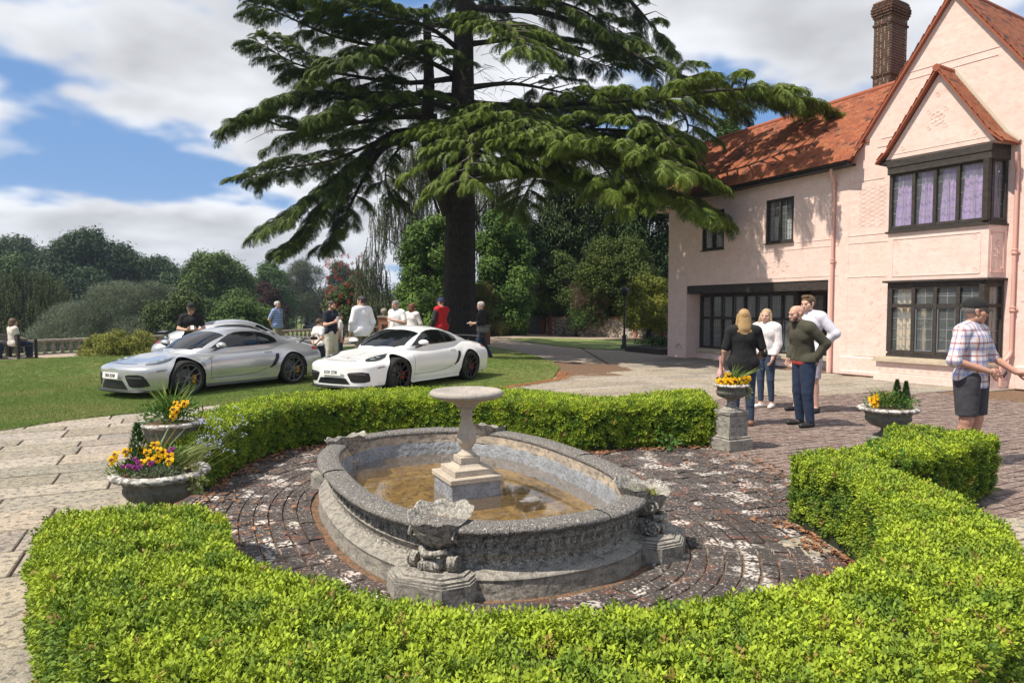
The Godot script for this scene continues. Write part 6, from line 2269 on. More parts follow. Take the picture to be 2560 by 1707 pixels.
func blob(mb: MB, prims: Array, cell: float, k: float, planes: Array = []) -> void:
	var lo := Vector3.ONE * 1e9
	var hi := -lo
	for p in prims:
		if p[6]: continue
		var r: float = maxf(p[2], p[3]) + cell * 2.5
		var a: Vector3 = p[0]
		var b: Vector3 = p[1]
		lo = lo.min(a.min(b) - Vector3.ONE * r)
		hi = hi.max(a.max(b) + Vector3.ONE * r)
	var nx := int((hi.x - lo.x) / cell) + 2
	var ny := int((hi.y - lo.y) / cell) + 2
	var nz := int((hi.z - lo.z) / cell) + 2
	var f := PackedFloat32Array()
	f.resize(nx * ny * nz)
	f.fill(1.0)
	var sy := nx
	var sz := nx * ny
	for p in prims:
		var a: Vector3 = p[0]
		var b: Vector3 = p[1]
		var ra: float = p[2]
		var rb: float = p[3]
		var fl: Vector3 = p[4]
		var fs: float = p[5]
		var sub: bool = p[6]
		var squash := fs != 1.0
		var ba := b - a
		var l2 := maxf(ba.length_squared(), 1e-9)
		var reach := maxf(ra, rb) + k + cell * 1.6
		var q0 := ((a.min(b) - Vector3.ONE * reach - lo) / cell).max(Vector3.ZERO)
		var q1 := ((a.max(b) + Vector3.ONE * reach - lo) / cell).min(Vector3(nx - 1, ny - 1, nz - 1))
		for z in range(int(q0.z), int(q1.z) + 1):
			for y in range(int(q0.y), int(q1.y) + 1):
				var base := z * sz + y * sy
				for x in range(int(q0.x), int(q1.x) + 1):
					var pa := Vector3(lo.x + x * cell, lo.y + y * cell, lo.z + z * cell) - a
					var h := clampf(pa.dot(ba) / l2, 0.0, 1.0)
					var q := pa - ba * h
					if squash: q += fl * (q.dot(fl) * (fs - 1.0))
					var d := q.length() - (ra + (rb - ra) * h)
					var i := base + x
					var o := f[i]
					if sub:
						f[i] = maxf(o, -d)
					else:
						var m := minf(d, o)
						var e := k - absf(d - o)
						f[i] = m - e * e / (4.0 * k) if e > 0.0 else m
	if planes.size():
		for z in nz:
			for y in ny:
				var base := z * sz + y * sy
				for x in nx:
					var i := base + x
					if f[i] < 0.1:
						var p := Vector3(lo.x + x * cell, lo.y + y * cell, lo.z + z * cell)
						var d := f[i]
						for pl in planes: d = maxf(d, (pl[0] as Vector3).dot(p) - pl[1])
						f[i] = d
	var vid := PackedInt32Array()
	vid.resize(nx * ny * nz)
	vid.fill(-1)
	var first := mb.v.size()
	var offs := [0, 1, sy, sy + 1, sz, sz + 1, sz + sy, sz + sy + 1]
	var edges := [[0, 1], [2, 3], [4, 5], [6, 7], [0, 2], [1, 3], [4, 6], [5, 7], [0, 4], [1, 5], [2, 6], [3, 7]]
	var corner := []
	for c in 8: corner.append(Vector3(c & 1, (c >> 1) & 1, (c >> 2) & 1))
	for z in nz - 1:
		for y in ny - 1:
			var base := z * sz + y * sy
			for x in nx - 1:
				var i := base + x
				var f0 := f[i]
				if f0 > cell * 1.8 or f0 < -cell * 1.8: continue
				var neg := 0
				for o in offs:
					if f[i + o] < 0.0: neg += 1
				if neg == 0 or neg == 8: continue
				var s := Vector3.ZERO
				var n := 0
				for e in edges:
					var u := f[i + offs[e[0]]]
					var w := f[i + offs[e[1]]]
					if (u < 0.0) != (w < 0.0):
						s += (corner[e[0]] as Vector3).lerp(corner[e[1]], u / (u - w))
						n += 1
				s /= n
				vid[i] = mb.v.size()
				mb.v.append(lo + (Vector3(x, y, z) + s) * cell)
				var g := Vector3(f[i + 1] - f[i] + f[i + 7 - 7 + sy + 1] - f[i + sy] + f[i + sz + 1] - f[i + sz] + f[i + sz + sy + 1] - f[i + sz + sy],
					f[i + sy] - f[i] + f[i + sy + 1] - f[i + 1] + f[i + sz + sy] - f[i + sz] + f[i + sz + sy + 1] - f[i + sz + 1],
					f[i + sz] - f[i] + f[i + sz + 1] - f[i + 1] + f[i + sz + sy] - f[i + sy] + f[i + sz + sy + 1] - f[i + sy + 1])
				mb.n.append(g.normalized())
				mb.t.append(Vector2.ZERO)
				mb.c.append(mb.col)
	for z in range(1, nz - 1):
		for y in range(1, ny - 1):
			var base := z * sz + y * sy
			for x in range(1, nx - 1):
				var i := base + x
				if vid[i] < 0: continue
				var in0 := f[i] < 0.0
				for ax in 3:
					var st: int = [1, sy, sz][ax]
					if in0 == (f[i + st] < 0.0): continue
					var p: int = [sy, sz, 1][ax]
					var q: int = [sz, 1, sy][ax]
					var a := vid[i - p - q]
					var b := vid[i - q]
					var c := vid[i]
					var d := vid[i - p]
					if a < 0 or b < 0 or c < 0 or d < 0: continue
					if in0: mb.ix.append_array([a, c, b, a, d, c])
					else: mb.ix.append_array([a, b, c, a, c, d])

func joints() -> Dictionary:
	return {"pelvis": Vector3(0, 0.98, 0), "waist": Vector3(0, 1.12, 0.01), "chest": Vector3(0, 1.30, 0.0), "neck": Vector3(0, 1.475, -0.02), "head": Vector3(0, 1.625, 0.01),
		"hip_l": Vector3(0.085, 0.93, 0), "knee_l": Vector3(0.105, 0.50, 0.015), "ankle_l": Vector3(0.115, 0.085, -0.03), "hip_r": Vector3(-0.085, 0.93, 0), "knee_r": Vector3(-0.105, 0.50, 0.015), "ankle_r": Vector3(-0.115, 0.085, -0.03),
		"sh_l": Vector3(0.185, 1.425, -0.015), "el_l": Vector3(0.245, 1.14, -0.04), "wr_l": Vector3(0.25, 0.90, 0.04), "sh_r": Vector3(-0.185, 1.425, -0.015), "el_r": Vector3(-0.245, 1.14, -0.04), "wr_r": Vector3(-0.25, 0.90, 0.04)}

func torso(J: Dictionary, add: float, fat: float) -> Array:
	var z := Vector3(0, 0, 1)
	var o := []
	o.append(limb(J.hip_l + Vector3(0, 0.02, -0.01), J.hip_r + Vector3(0, 0.02, -0.01), 0.108 * fat + add, 0.108 * fat + add, z, 1.06))
	o.append(limb(J.pelvis, J.waist, 0.125 * fat + add, 0.128 * fat + add, z, 1.22))
	o.append(limb(J.waist, J.chest, 0.128 * fat + add, 0.150 * fat + add, z, 1.34))
	o.append(limb(J.chest + Vector3(-0.06, 0.03, 0), J.chest + Vector3(0.06, 0.03, 0), 0.118 + add, 0.118 + add, z, 1.15))
	o.append(limb(J.sh_l + Vector3(-0.02, -0.005, 0), J.sh_r + Vector3(0.02, -0.005, 0), 0.066 + add, 0.066 + add))
	o.append(limb(J.sh_l.lerp(J.neck, 0.3), J.neck, 0.06 + add, 0.058 + add))
	o.append(limb(J.sh_r.lerp(J.neck, 0.3), J.neck, 0.06 + add, 0.058 + add))
	return o

func arm(J: Dictionary, s: String, add: float, upto: float) -> Array:
	var o := []
	var a: Vector3 = J["sh_" + s]
	var b: Vector3 = J["el_" + s]
	var c: Vector3 = J["wr_" + s]
	if upto <= 1.0:
		o.append(limb(a, a.lerp(b, upto), 0.058 + add, lerpf(0.056, 0.043, upto) + add))
	else:
		o.append(limb(a, b, 0.058 + add, 0.043 + add))
		o.append(limb(b, b.lerp(c, upto - 1.0), 0.044 + add, lerpf(0.044, 0.029, upto - 1.0) + add))
	return o

func leg(J: Dictionary, s: String, add: float, upto: float, thick := 1.0) -> Array:
	var o := []
	var a: Vector3 = J["hip_" + s]
	var b: Vector3 = J["knee_" + s]
	var c: Vector3 = J["ankle_" + s]
	if upto <= 1.0:
		o.append(limb(a, a.lerp(b, upto), 0.098 * thick + add, lerpf(0.098, 0.062, upto) * thick + add))
	else:
		o.append(limb(a, b, 0.098 * thick + add, 0.062 * thick + add))
		o.append(limb(b, b.lerp(c, upto - 1.0), 0.06 * thick + add, lerpf(0.06, 0.040, upto - 1.0) * thick + add))
		if add < 0.02: o.append(limb(b.lerp(c, 0.25) + Vector3(0, 0, -0.02), b.lerp(c, 0.45) + Vector3(0, 0, -0.018), 0.05 * thick + add, 0.045 * thick + add))
	return o

func hand_prims(w: Vector3, dir: Vector3, palm: Vector3, curl: float, thumb_side: float) -> Array:
	# dir points from the wrist to the knuckles, palm is the way the palm faces
	var o := []
	dir = dir.normalized()
	palm = (palm - dir * palm.dot(dir)).normalized()
	var side := dir.cross(palm).normalized() * thumb_side
	o.append(limb(w, w + dir * 0.035, 0.027, 0.034, palm, 1.35))
	o.append(limb(w + dir * 0.045 + side * 0.018, w + dir * 0.085 + side * 0.02, 0.026, 0.022, palm, 1.6))
	o.append(limb(w + dir * 0.045 - side * 0.018, w + dir * 0.08 - side * 0.022, 0.026, 0.022, palm, 1.6))
	for k in 4:
		var lens: float = [0.074, 0.083, 0.077, 0.060][k]
		var p := w + dir * (0.092 - 0.004 * absf(k - 1.2)) + side * (0.031 - 0.021 * k)
		var d := (dir + side * (0.10 - 0.07 * k)).normalized()
		var c := curl * (0.85 + 0.12 * k)
		var r := 0.0095 - 0.0006 * k
		for j in 3:
			var n := d.rotated(d.cross(palm).normalized(), c * (0.6 if j == 0 else 1.0))
			d = n
			var q: Vector3 = p + d * lens * [0.45, 0.31, 0.24][j]
			o.append(limb(p, q, r, r * 0.9))
			r *= 0.92
			p = q
	var t0 := w + dir * 0.03 + side * 0.028
	var td := (dir * 0.75 + side * 0.75 + palm * 0.3).normalized()
	var t1 := t0 + td * 0.042
	var t2 := t1 + (td + dir * 0.5 + palm * 0.35 * curl).normalized() * 0.03
	var t3 := t2 + (td * 0.4 + dir + palm * 0.6 * curl).normalized() * 0.024
	o.append(limb(t0, t1, 0.015, 0.012))
	o.append(limb(t1, t2, 0.0115, 0.010))
	o.append(limb(t2, t3, 0.010, 0.0085))
	return o

func head_prims(H: Transform3D, beard := 0.0) -> Array:
	var o := []
	var X := H.basis.x
	var Z := H.basis.z
	var P := func(x, y, z): return H * Vector3(x, y, z)
	o.append(limb(P.call(0.0, 0.04, -0.030), P.call(0.0, 0.045, 0.008), 0.088, 0.084, X, 1.12))
	o.append(limb(P.call(0.0, 0.015, 0.035), P.call(0.0, -0.045, 0.045), 0.063, 0.050, X, 1.05))
	o.append(limb(P.call(-0.034, -0.060, 0.018), P.call(0.034, -0.060, 0.018), 0.036, 0.036))
	o.append(limb(P.call(-0.012, -0.094, 0.065), P.call(0.012, -0.094, 0.065), 0.021 + beard, 0.021 + beard))
	o.append(limb(P.call(0.0, 0.012, 0.092), P.call(0.0, -0.026, 0.109), 0.009, 0.013))
	o.append(limb(P.call(-0.012, -0.03, 0.097), P.call(0.012, -0.03, 0.097), 0.009, 0.009))
	o.append(limb(P.call(-0.036, 0.030, 0.080), P.call(0.036, 0.030, 0.080), 0.013, 0.013))
	o.append(limb(P.call(-0.020, -0.057, 0.087), P.call(0.020, -0.057, 0.087), 0.0075, 0.0075))
	o.append(limb(P.call(-0.017, -0.068, 0.085), P.call(0.017, -0.068, 0.085), 0.0085, 0.0085))
	for s in [-1.0, 1.0]:
		o.append(limb(P.call(s * 0.048, -0.015, 0.055), P.call(s * 0.043, -0.03, 0.058), 0.028, 0.025))
		o.append(limb(P.call(s * 0.080, 0.016, -0.012), P.call(s * 0.078, -0.022, -0.004), 0.019, 0.013, X, 1.9))
	for s in [-1.0, 1.0]:
		o.append(limb(P.call(s * 0.031, 0.010, 0.101), P.call(s * 0.034, 0.010, 0.101), 0.0135, 0.0135, Vector3.ZERO, 1.0, true))
	return o

func cloth(c: Color, rough := 0.9) -> StandardMaterial3D:
	var m := mat(c, rough)
	m.rim_enabled = true
	m.rim = 0.12
	m.heightmap_enabled = true
	m.heightmap_texture = M.fold
	m.heightmap_scale = 1.6
	m.uv1_triplanar = true
	m.uv1_scale = Vector3(2.4, 1.5, 2.4)
	return m

func person(label: String, at: Vector3, yaw: float, s: float, P: Dictionary) -> Node3D:
	var o := thing("person", label, "person", at, yaw, P.get("group", ""))
	o.scale = Vector3.ONE * s
	var J := joints()
	var over: Dictionary = P.get("J", {})
	for k in over: J[k] = over[k]
	var cell: float = P.get("cell", 0.016)
	var fine: float = P.get("fine", 0.007)
	var fat: float = P.get("fat", 1.0)
	var leg_fat: float = P.get("leg_fat", 1.0)
	var skin: Color = P.get("skin", Color(0.52, 0.30, 0.22))
	# ---- the body
	var b := MB.new()
	var pr := torso(J, 0.0, fat)
	for sd in ["l", "r"]:
		pr += arm(J, sd, 0.0, 2.0)
		pr += leg(J, sd, 0.0, 2.0, leg_fat)
		var an: Vector3 = J["ankle_" + sd]
		var toe: Vector3 = P.get("toe_" + sd, Vector3(0.035 if sd == "l" else -0.035, 0, 0.17))
		pr.append(limb(an + Vector3(0, -0.04, 0), an + Vector3(toe.x, 0.028 - an.y if toe.y == 0 else toe.y - 0.06, toe.z), 0.038, 0.028))
	var hp: Vector3 = J.head
	pr.append(limb(J.neck + Vector3(0, -0.02, 0), hp + Vector3(0, -0.06, -0.02), 0.058, 0.054))
	blob(b, pr, cell, 0.03)
	var hb := Basis.from_euler(Vector3(P.get("nod", 0.0), P.get("look", 0.0), P.get("tilt", 0.0)))
	var H := Transform3D(hb, hp)
	var hd := head_prims(H, 0.004 if P.has("beard") else 0.0)
	hd.append(limb(hp + Vector3(0, -0.055, -0.015), J.neck + Vector3(0, 0.01, 0), 0.056, 0.058))
	blob(b, hd, fine, 0.016)
	for sd in ["l", "r"]:
		var w: Vector3 = J["wr_" + sd]
		var e: Vector3 = J["el_" + sd]
		var dir: Vector3 = P.get("hand_" + sd, (w - e).normalized())
		var palm: Vector3 = P.get("palm_" + sd, Vector3(-1 if sd == "l" else 1, 0, 0.2))
		var hh := hand_prims(w, dir, palm, P.get("curl_" + sd, 0.45), P.get("thumb_" + sd, 1.0 if sd == "l" else -1.0))
		hh.append(limb(w - (w - e).normalized() * 0.03, w, 0.03, 0.028))
		blob(b, hh, minf(fine, 0.006), 0.006)
	part("body", b.mesh(), skin_mat(skin), o)
	for q in [-1.0, 1.0]:
		b = MB.new()
		b.ball(H * Vector3(q * 0.032, 0.010, 0.086), Vector3.ONE * 0.011, 10, 8)
		part("eye", b.mesh(), M.eye, o)
	# ---- clothes
	if P.has("top"):
		var T: Dictionary = P.top
		b = MB.new()
		var add: float = T.get("loose", 0.018)
		var tp := torso(J, add, fat)
		var planes := [[Vector3(0, -1, 0), -float(T.get("hem", 0.90))]]
		if T.has("hang"): tp.append(limb(J.pelvis + Vector3(0, 0.06, 0), J.pelvis + Vector3(0, -0.10, 0.0), 0.135 * fat + add, 0.15 * fat + add, Vector3(0, 0, 1), 1.2))
		for sd in ["l", "r"]:
			if T.get("sleeves", true): tp += arm(J, sd, add * 0.75, T.get("sleeve", 0.6))
		if T.get("collar", 0.0) > 0.0: tp.append(limb(J.neck + Vector3(0, -0.03, 0.0), J.neck + Vector3(0, T.collar, 0.012), 0.066, 0.066))
		planes.append([Vector3(0, 1, -0.35), J.neck.y + 0.045 + T.get("collar", 0.0) - 0.35 * J.neck.z])
		tp.append(limb(J.neck + Vector3(0, 0.02 + T.get("collar", 0.0), 0.012), J.neck + Vector3(0, 0.16, 0.04), 0.060, 0.075, Vector3.ZERO, 1.0, true))
		blob(b, tp, cell, 0.022, planes)
		part(T.get("name", "shirt"), b.mesh(), T.m, o)
		if T.has("sleeve_m"):
			b = MB.new()
			for sd in ["l", "r"]: blob(b, arm(J, sd, add * 0.75 + 0.004, T.get("sleeve2", 1.95)), cell, 0.02)
			part("sleeves", b.mesh(), T.sleeve_m, o)
	if P.has("bottom"):
		var T: Dictionary = P.bottom
		b = MB.new()
		var add: float = T.get("loose", 0.012)
		var tp := [limb(J.hip_l + Vector3(0, 0.02, -0.01), J.hip_r + Vector3(0, 0.02, -0.01), 0.110 * fat + minf(add, 0.016), 0.110 * fat + minf(add, 0.016), Vector3(0, 0, 1), 1.06),
			limb(J.pelvis + Vector3(0, -0.02, 0), J.waist + Vector3(0, -0.06, 0), 0.125 * fat + minf(add, 0.01), 0.125 * fat + minf(add, 0.01), Vector3(0, 0, 1), 1.2)]
		for sd in ["l", "r"]: tp += leg(J, sd, add, T.get("leg", 1.97), leg_fat)
		var planes := []
		if T.has("hem"): planes.append([Vector3(0, -1, 0), -float(T.hem)])
		blob(b, tp, cell, 0.012, planes)
		part(T.get("name", "trousers"), b.mesh(), T.m, o)
	if P.has("shoes"):
		for sd in ["l", "r"]:
			var an: Vector3 = J["ankle_" + sd]
			var toe: Vector3 = P.get("toe_" + sd, Vector3(0.035 if sd == "l" else -0.035, 0, 0.17))
			b = MB.new()
			var t2 := an + Vector3(toe.x, (0.036 - an.y) if toe.y == 0 else toe.y - 0.06, toe.z)
			blob(b, [limb(an + Vector3(0, -0.02, -0.01), an + Vector3(0, -0.045, -0.03), 0.046, 0.046), limb(an + Vector3(0, -0.045, -0.02), t2, 0.044, 0.038, Vector3.UP, 1.1)], 0.012, 0.015)
			part("shoe", b.mesh(), mat(P.shoes, 0.6), o)
	# ---- hair, caps, glasses
	if P.has("hair"):
		var style: String = P.get("style", "short")
		b = MB.new()
		var X := H.basis.x
		var hh := [limb(H * Vector3(0, 0.045, -0.034), H * Vector3(0, 0.052, 0.006), 0.095, 0.090, X, 1.12)]
		var planes := [[H.basis * Vector3(0, -0.62, 0.78), (H.basis * Vector3(0, -0.62, 0.78)).dot(H * Vector3(0, 0.068, 0.085))]]
		if style == "cropped": planes.append([H.basis * Vector3(0, -1, 0), (H.basis * Vector3(0, -1, 0)).dot(H * Vector3(0, -0.02, 0))])
		if style == "bob": hh += [limb(H * Vector3(0, 0.05, -0.03), H * Vector3(0, -0.05, -0.05), 0.105, 0.10, X, 1.05)]
		if style == "quiff": hh.append(limb(H * Vector3(-0.03, 0.115, 0.06), H * Vector3(0.03, 0.12, 0.055), 0.03, 0.03))
		if style == "long":
			planes = [[H.basis * Vector3(0, -0.25, 0.97), (H.basis * Vector3(0, -0.25, 0.97)).dot(H * Vector3(0, 0.06, 0.065))]]
			hh.append(limb(H * Vector3(0, 0.02, -0.05), H * Vector3(0, -0.16, -0.085), 0.092, 0.095, H.basis.z, 1.3))
			hh.append(limb(H * Vector3(0, -0.14, -0.09), H * Vector3(0.0, -0.27, -0.10), 0.10, 0.085, H.basis.z, 1.8))
			for q in [-1.0, 1.0]:
				hh.append(limb(H * Vector3(q * 0.072, 0.03, -0.0), H * Vector3(q * 0.09, -0.15, -0.0), 0.033, 0.036))
				hh.append(limb(H * Vector3(q * 0.09, -0.13, 0.0), H * Vector3(q * 0.10, -0.27, 0.03), 0.036, 0.022))
				for w in 3: hh.append(limb(H * Vector3(q * (0.03 + 0.03 * w), -0.20, -0.10), H * Vector3(q * (0.035 + 0.035 * w), -0.31 - 0.02 * (w % 2), -0.09), 0.03, 0.016))
		blob(b, hh, maxf(fine, 0.007), 0.012, planes)
		part("hair", b.mesh(), hair_mat(P.hair), o)
	if P.has("beard"):
		b = MB.new()
		blob(b, [limb(H * Vector3(-0.045, -0.055, 0.03), H * Vector3(-0.014, -0.092, 0.068), 0.028, 0.027), limb(H * Vector3(0.045, -0.055, 0.03), H * Vector3(0.014, -0.092, 0.068), 0.028, 0.027), limb(H * Vector3(-0.02, -0.046, 0.088), H * Vector3(0.02, -0.046, 0.088), 0.010, 0.010)], 0.007, 0.01)
		part("beard", b.mesh(), hair_mat(P.beard), o)
	if P.has("cap"):
		b = MB.new()
		var X := H.basis.x
		blob(b, [limb(H * Vector3(0, 0.055, -0.032), H * Vector3(0, 0.06, 0.012), 0.098, 0.094, X, 1.1)], 0.008, 0.01, [[H.basis * Vector3(0, -1, 0.12), (H.basis * Vector3(0, -1, 0.12)).dot(H * Vector3(0, 0.042, 0))]])
		var rows := []
		for k in 4:
			var r := PackedVector3Array()
			for i in 11:
				var a := -1.15 + 2.3 * i / 10.0
				var q := 0.088 + 0.026 * k
				r.append(H * Vector3(sin(a) * (0.082 + 0.003 * k), 0.050 - 0.008 * k - 0.02 * a * a * 0.6, 0.012 + cos(a) * q))
			rows.append(r)
		rows.reverse()
		b.grid(rows)
		part("cap", b.mesh(), cloth(P.cap), o)
	if P.has("glasses"):
		b = MB.new()
		for q in [-1.0, 1.0]:
			var ring := []
			var rr := []
			for i in 13:
				var a := TAU * i / 12.0
				ring.append(H * Vector3(q * 0.032 + cos(a) * 0.021, 0.008 + sin(a) * 0.016, 0.104))
				rr.append(0.0018)
			b.tube(ring, rr, 4, false)
			b.tube([H * Vector3(q * 0.054, 0.012, 0.102), H * Vector3(q * 0.079, 0.012, 0.06), H * Vector3(q * 0.083, 0.012, -0.005)], [0.0016, 0.0016, 0.0016], 4)
			if P.glasses == "dark": b.ball(H * Vector3(q * 0.032, 0.008, 0.103), Vector3(0.022, 0.017, 0.006), 10, 6)
		b.tube([H * Vector3(-0.011, 0.012, 0.106), H * Vector3(0.011, 0.012, 0.106)], [0.002, 0.002], 4)
		part("glasses", b.mesh(), M.dark_iron, o)
	return o

var skin_cache := {}
func skin_mat(c: Color) -> StandardMaterial3D:
	if not skin_cache.has(c):
		var m := mat(c, 0.55)
		m.subsurf_scatter_enabled = true
		m.subsurf_scatter_strength = 0.12
		skin_cache[c] = m
	return skin_cache[c]

func hair_mat(c: Color) -> StandardMaterial3D:
	var m := mat(c, 0.55)
	m.heightmap_enabled = true
	m.heightmap_texture = M.strand
	m.heightmap_scale = 1.2
	m.uv1_triplanar = true
	m.uv1_scale = Vector3(12.0, 2.0, 12.0)
	return m

func held(called: String, label: String, category: String, owner: Node3D, local: Vector3, mesh: Mesh, m: Material, turn := Vector3.ZERO) -> Node3D:
	var o := thing(called, label, category)
	o.transform = owner.transform * Transform3D(Basis.from_euler(turn), local)
	part("case", mesh, m, o)
	return o

func strip_tex(n: int, fn: Callable) -> ImageTexture:
	var im := Image.create(n, n, false, Image.FORMAT_RGB8)
	for y in n:
		for x in n: im.set_pixel(x, y, (fn.call(float(x) / n, float(y) / n) as Color).linear_to_srgb())
	return ImageTexture.create_from_image(im)

func build_people() -> void:
	M.fold = ImageTexture.create_from_image(noise(151, 0.02, 3).get_seamless_image(128, 128))
	M.strand = ImageTexture.create_from_image(noise(152, 0.06, 2).get_seamless_image(128, 128))
	M.eye = mat(Color(0.05, 0.04, 0.035), 0.1)
	var denim := cloth(Color(0.026, 0.045, 0.085))
	var denim_dark := cloth(Color(0.014, 0.027, 0.065))
	var white := cloth(Color(0.78, 0.77, 0.78))
	var black := cloth(Color(0.007, 0.007, 0.009))
	var plaid := cloth(Color(1, 1, 1))
	plaid.albedo_texture = strip_tex(128, func(u, v):
		var c := Color(0.78, 0.78, 0.80)
		for t in [u, v]:
			if t > 0.10 and t < 0.24: c = c * Color(0.62, 0.40, 0.40)
			if t > 0.15 and t < 0.19: c = c * Color(1.0, 0.45, 0.45)
			if t > 0.52 and t < 0.74: c = c * Color(0.52, 0.57, 0.80)
			if t > 0.80 and t < 0.84: c = c * Color(0.85, 0.4, 0.42)
		return c)
	plaid.uv1_scale = Vector3.ONE * 7.5
	plaid.heightmap_enabled = false
	var stripe := cloth(Color(1, 1, 1))
	stripe.albedo_texture = strip_tex(64, func(_u, v): return Color(0.62, 0.68, 0.80) if fmod(v * 4.0, 1.0) < 0.36 else Color(0.03, 0.09, 0.38))
	stripe.uv1_scale = Vector3.ONE * 4.2
	stripe.heightmap_enabled = false
	var near := {"cell": 0.013, "fine": 0.0055}
	var sc := 1.045
	# ---- man in the plaid shirt
	var p := person("man in a plaid shirt, dark grey shorts and black cap holding a phone", Vector3(5.07, 0, -7.5), 0.55, sc, near.merged({
		"J": {"el_r": Vector3(-0.31, 1.13, -0.03), "wr_r": Vector3(-0.06, 1.02, 0.2), "el_l": Vector3(0.28, 1.16, 0.06), "wr_l": Vector3(0.33, 1.0, 0.28), "head": Vector3(0.0, 1.63, 0.02)},
		"hand_r": Vector3(0.9, -0.15, 0.45), "palm_r": Vector3(0.1, -0.2, -1), "curl_r": 0.4, "hand_l": Vector3(0.5, -0.25, 0.8), "palm_l": Vector3(-0.5, -0.8, 0), "curl_l": 0.25, "look": 0.75, "nod": 0.05,
		"top": {"m": plaid, "sleeve": 1.05, "hem": 0.84, "loose": 0.026, "collar": 0.025, "hang": true}, "bottom": {"m": cloth(Color(0.045, 0.044, 0.055)), "leg": 0.86, "loose": 0.034, "name": "shorts", "hem": 0.545},
		"shoes": Color(0.05, 0.045, 0.04), "cap": Color(0.012, 0.012, 0.013), "hair": Color(0.22, 0.2, 0.19), "style": "cropped", "glasses": "clear", "skin": Color(0.50, 0.27, 0.20)}))
	held("phone", "black phone in the right hand of the man in plaid", "phone", p, Vector3(0.09, 0.995, 0.275), boxmesh(Vector3(0.14, 0.07, 0.01), 0.004), M.car_black, Vector3(0.5, 0.5, 0.1))
	# ---- the four by the pedestal urn
	p = person("woman with long blond hair seen from behind in a black top and jeans", Vector3(3.45, 0, -10.15), 2.95, 0.985, near.merged({
		"fat": 1.14, "leg_fat": 1.05, "J": {"el_l": Vector3(0.27, 1.13, -0.02), "wr_l": Vector3(0.29, 0.9, 0.06), "el_r": Vector3(-0.28, 1.14, 0.0), "wr_r": Vector3(-0.22, 0.98, 0.17)},
		"top": {"m": black, "sleeve": 0.85, "hem": 0.80, "loose": 0.03, "hang": true}, "bottom": {"m": denim, "loose": 0.012}, "shoes": Color(0.20, 0.10, 0.06), "hair": Color(0.42, 0.27, 0.12), "style": "long"}))
	var bag := MB.new()
	blob(bag, [limb(Vector3(0, 0, 0), Vector3(0, -0.2, 0), 0.085, 0.13, Vector3(1, 0, 0), 1.8), limb(Vector3(0, 0.02, 0.05), Vector3(0, 0.28, 0.01), 0.014, 0.01), limb(Vector3(0, 0.02, -0.05), Vector3(0, 0.28, -0.01), 0.014, 0.01)], 0.013, 0.03)
	held("tote_bag", "soft pink tote bag hanging at the left side of the blond woman in black", "bag", p, Vector3(0.33, 0.75, 0.04), bag.mesh(), cloth(Color(0.62, 0.33, 0.33)))
	bag = MB.new()
	blob(bag, [limb(Vector3(0, 0, -0.07), Vector3(0, -0.02, 0.07), 0.075, 0.075, Vector3(1, 0, 0), 1.7), limb(Vector3(0, 0.06, -0.05), Vector3(0.04, 0.24, -0.01), 0.013, 0.01), limb(Vector3(0, 0.06, 0.05), Vector3(0.04, 0.24, 0.01), 0.013, 0.01)], 0.012, 0.02)
	held("handbag", "black leather handbag on the right arm of the blond woman in black", "bag", p, Vector3(-0.30, 1.10, 0.02), bag.mesh(), mat(Color(0.012, 0.012, 0.012), 0.35))
	p = person("young woman with long blond hair in a white hooded top and blue skinny jeans", Vector3(4.45, 0, -11.95), -0.75, 0.985, near.merged({
		"fat": 0.93, "leg_fat": 0.9, "J": {"el_l": Vector3(0.22, 1.14, -0.02), "wr_l": Vector3(0.17, 0.90, 0.08), "el_r": Vector3(-0.24, 1.14, 0.0), "wr_r": Vector3(-0.15, 1.0, 0.17), "knee_r": Vector3(-0.06, 0.5, 0.05), "ankle_r": Vector3(-0.05, 0.085, 0.04)},
		"look": 0.15, "tilt": -0.12, "top": {"m": cloth(Color(0.76, 0.72, 0.72)), "name": "hoodie", "sleeve": 1.95, "hem": 0.95, "loose": 0.032, "collar": 0.015}, "bottom": {"m": denim, "loose": 0.010, "leg": 1.85},
		"shoes": Color(0.78, 0.77, 0.76), "hair": Color(0.52, 0.38, 0.21), "style": "long", "skin": Color(0.60, 0.36, 0.28)}))
	p = person("bald bearded man in an olive green jacket and dark jeans, hand on hip", Vector3(4.32, 0, -10.05), -1.35, 1.03, near.merged({
		"J": {"chest": Vector3(0, 1.29, 0.05), "neck": Vector3(0, 1.465, 0.075), "head": Vector3(0, 1.60, 0.145), "sh_l": Vector3(0.185, 1.415, 0.05), "sh_r": Vector3(-0.185, 1.415, 0.06), "el_l": Vector3(0.27, 1.20, -0.14), "wr_l": Vector3(0.20, 1.0, -0.05), "el_r": Vector3(-0.27, 1.16, -0.02), "wr_r": Vector3(-0.2, 0.98, 0.1)},
		"hand_l": Vector3(-0.1, -0.8, 0.3), "palm_l": Vector3(-1, 0, 0), "curl_l": 0.35, "nod": 0.06, "top": {"m": cloth(Color(0.055, 0.052, 0.035)), "name": "jacket", "sleeve": 1.9, "hem": 0.93, "loose": 0.034, "collar": 0.02}, "bottom": {"m": denim_dark, "loose": 0.02},
		"shoes": Color(0.02, 0.02, 0.022), "beard": Color(0.06, 0.045, 0.038), "glasses": "clear", "skin": Color(0.56, 0.32, 0.24)}))
	var red := MB.new()
	blob(red, [limb(Vector3(-0.06, 0.95, 0), Vector3(0.06, 0.95, 0), 0.142, 0.142, Vector3(0, 0, 1), 1.1)], 0.014, 0.02, [[Vector3(0, -1, 0), -0.885], [Vector3(0, 1, 0), 0.945]])
	part("red_shirt_hem", red.mesh(), cloth(Color(0.42, 0.035, 0.03)), p)
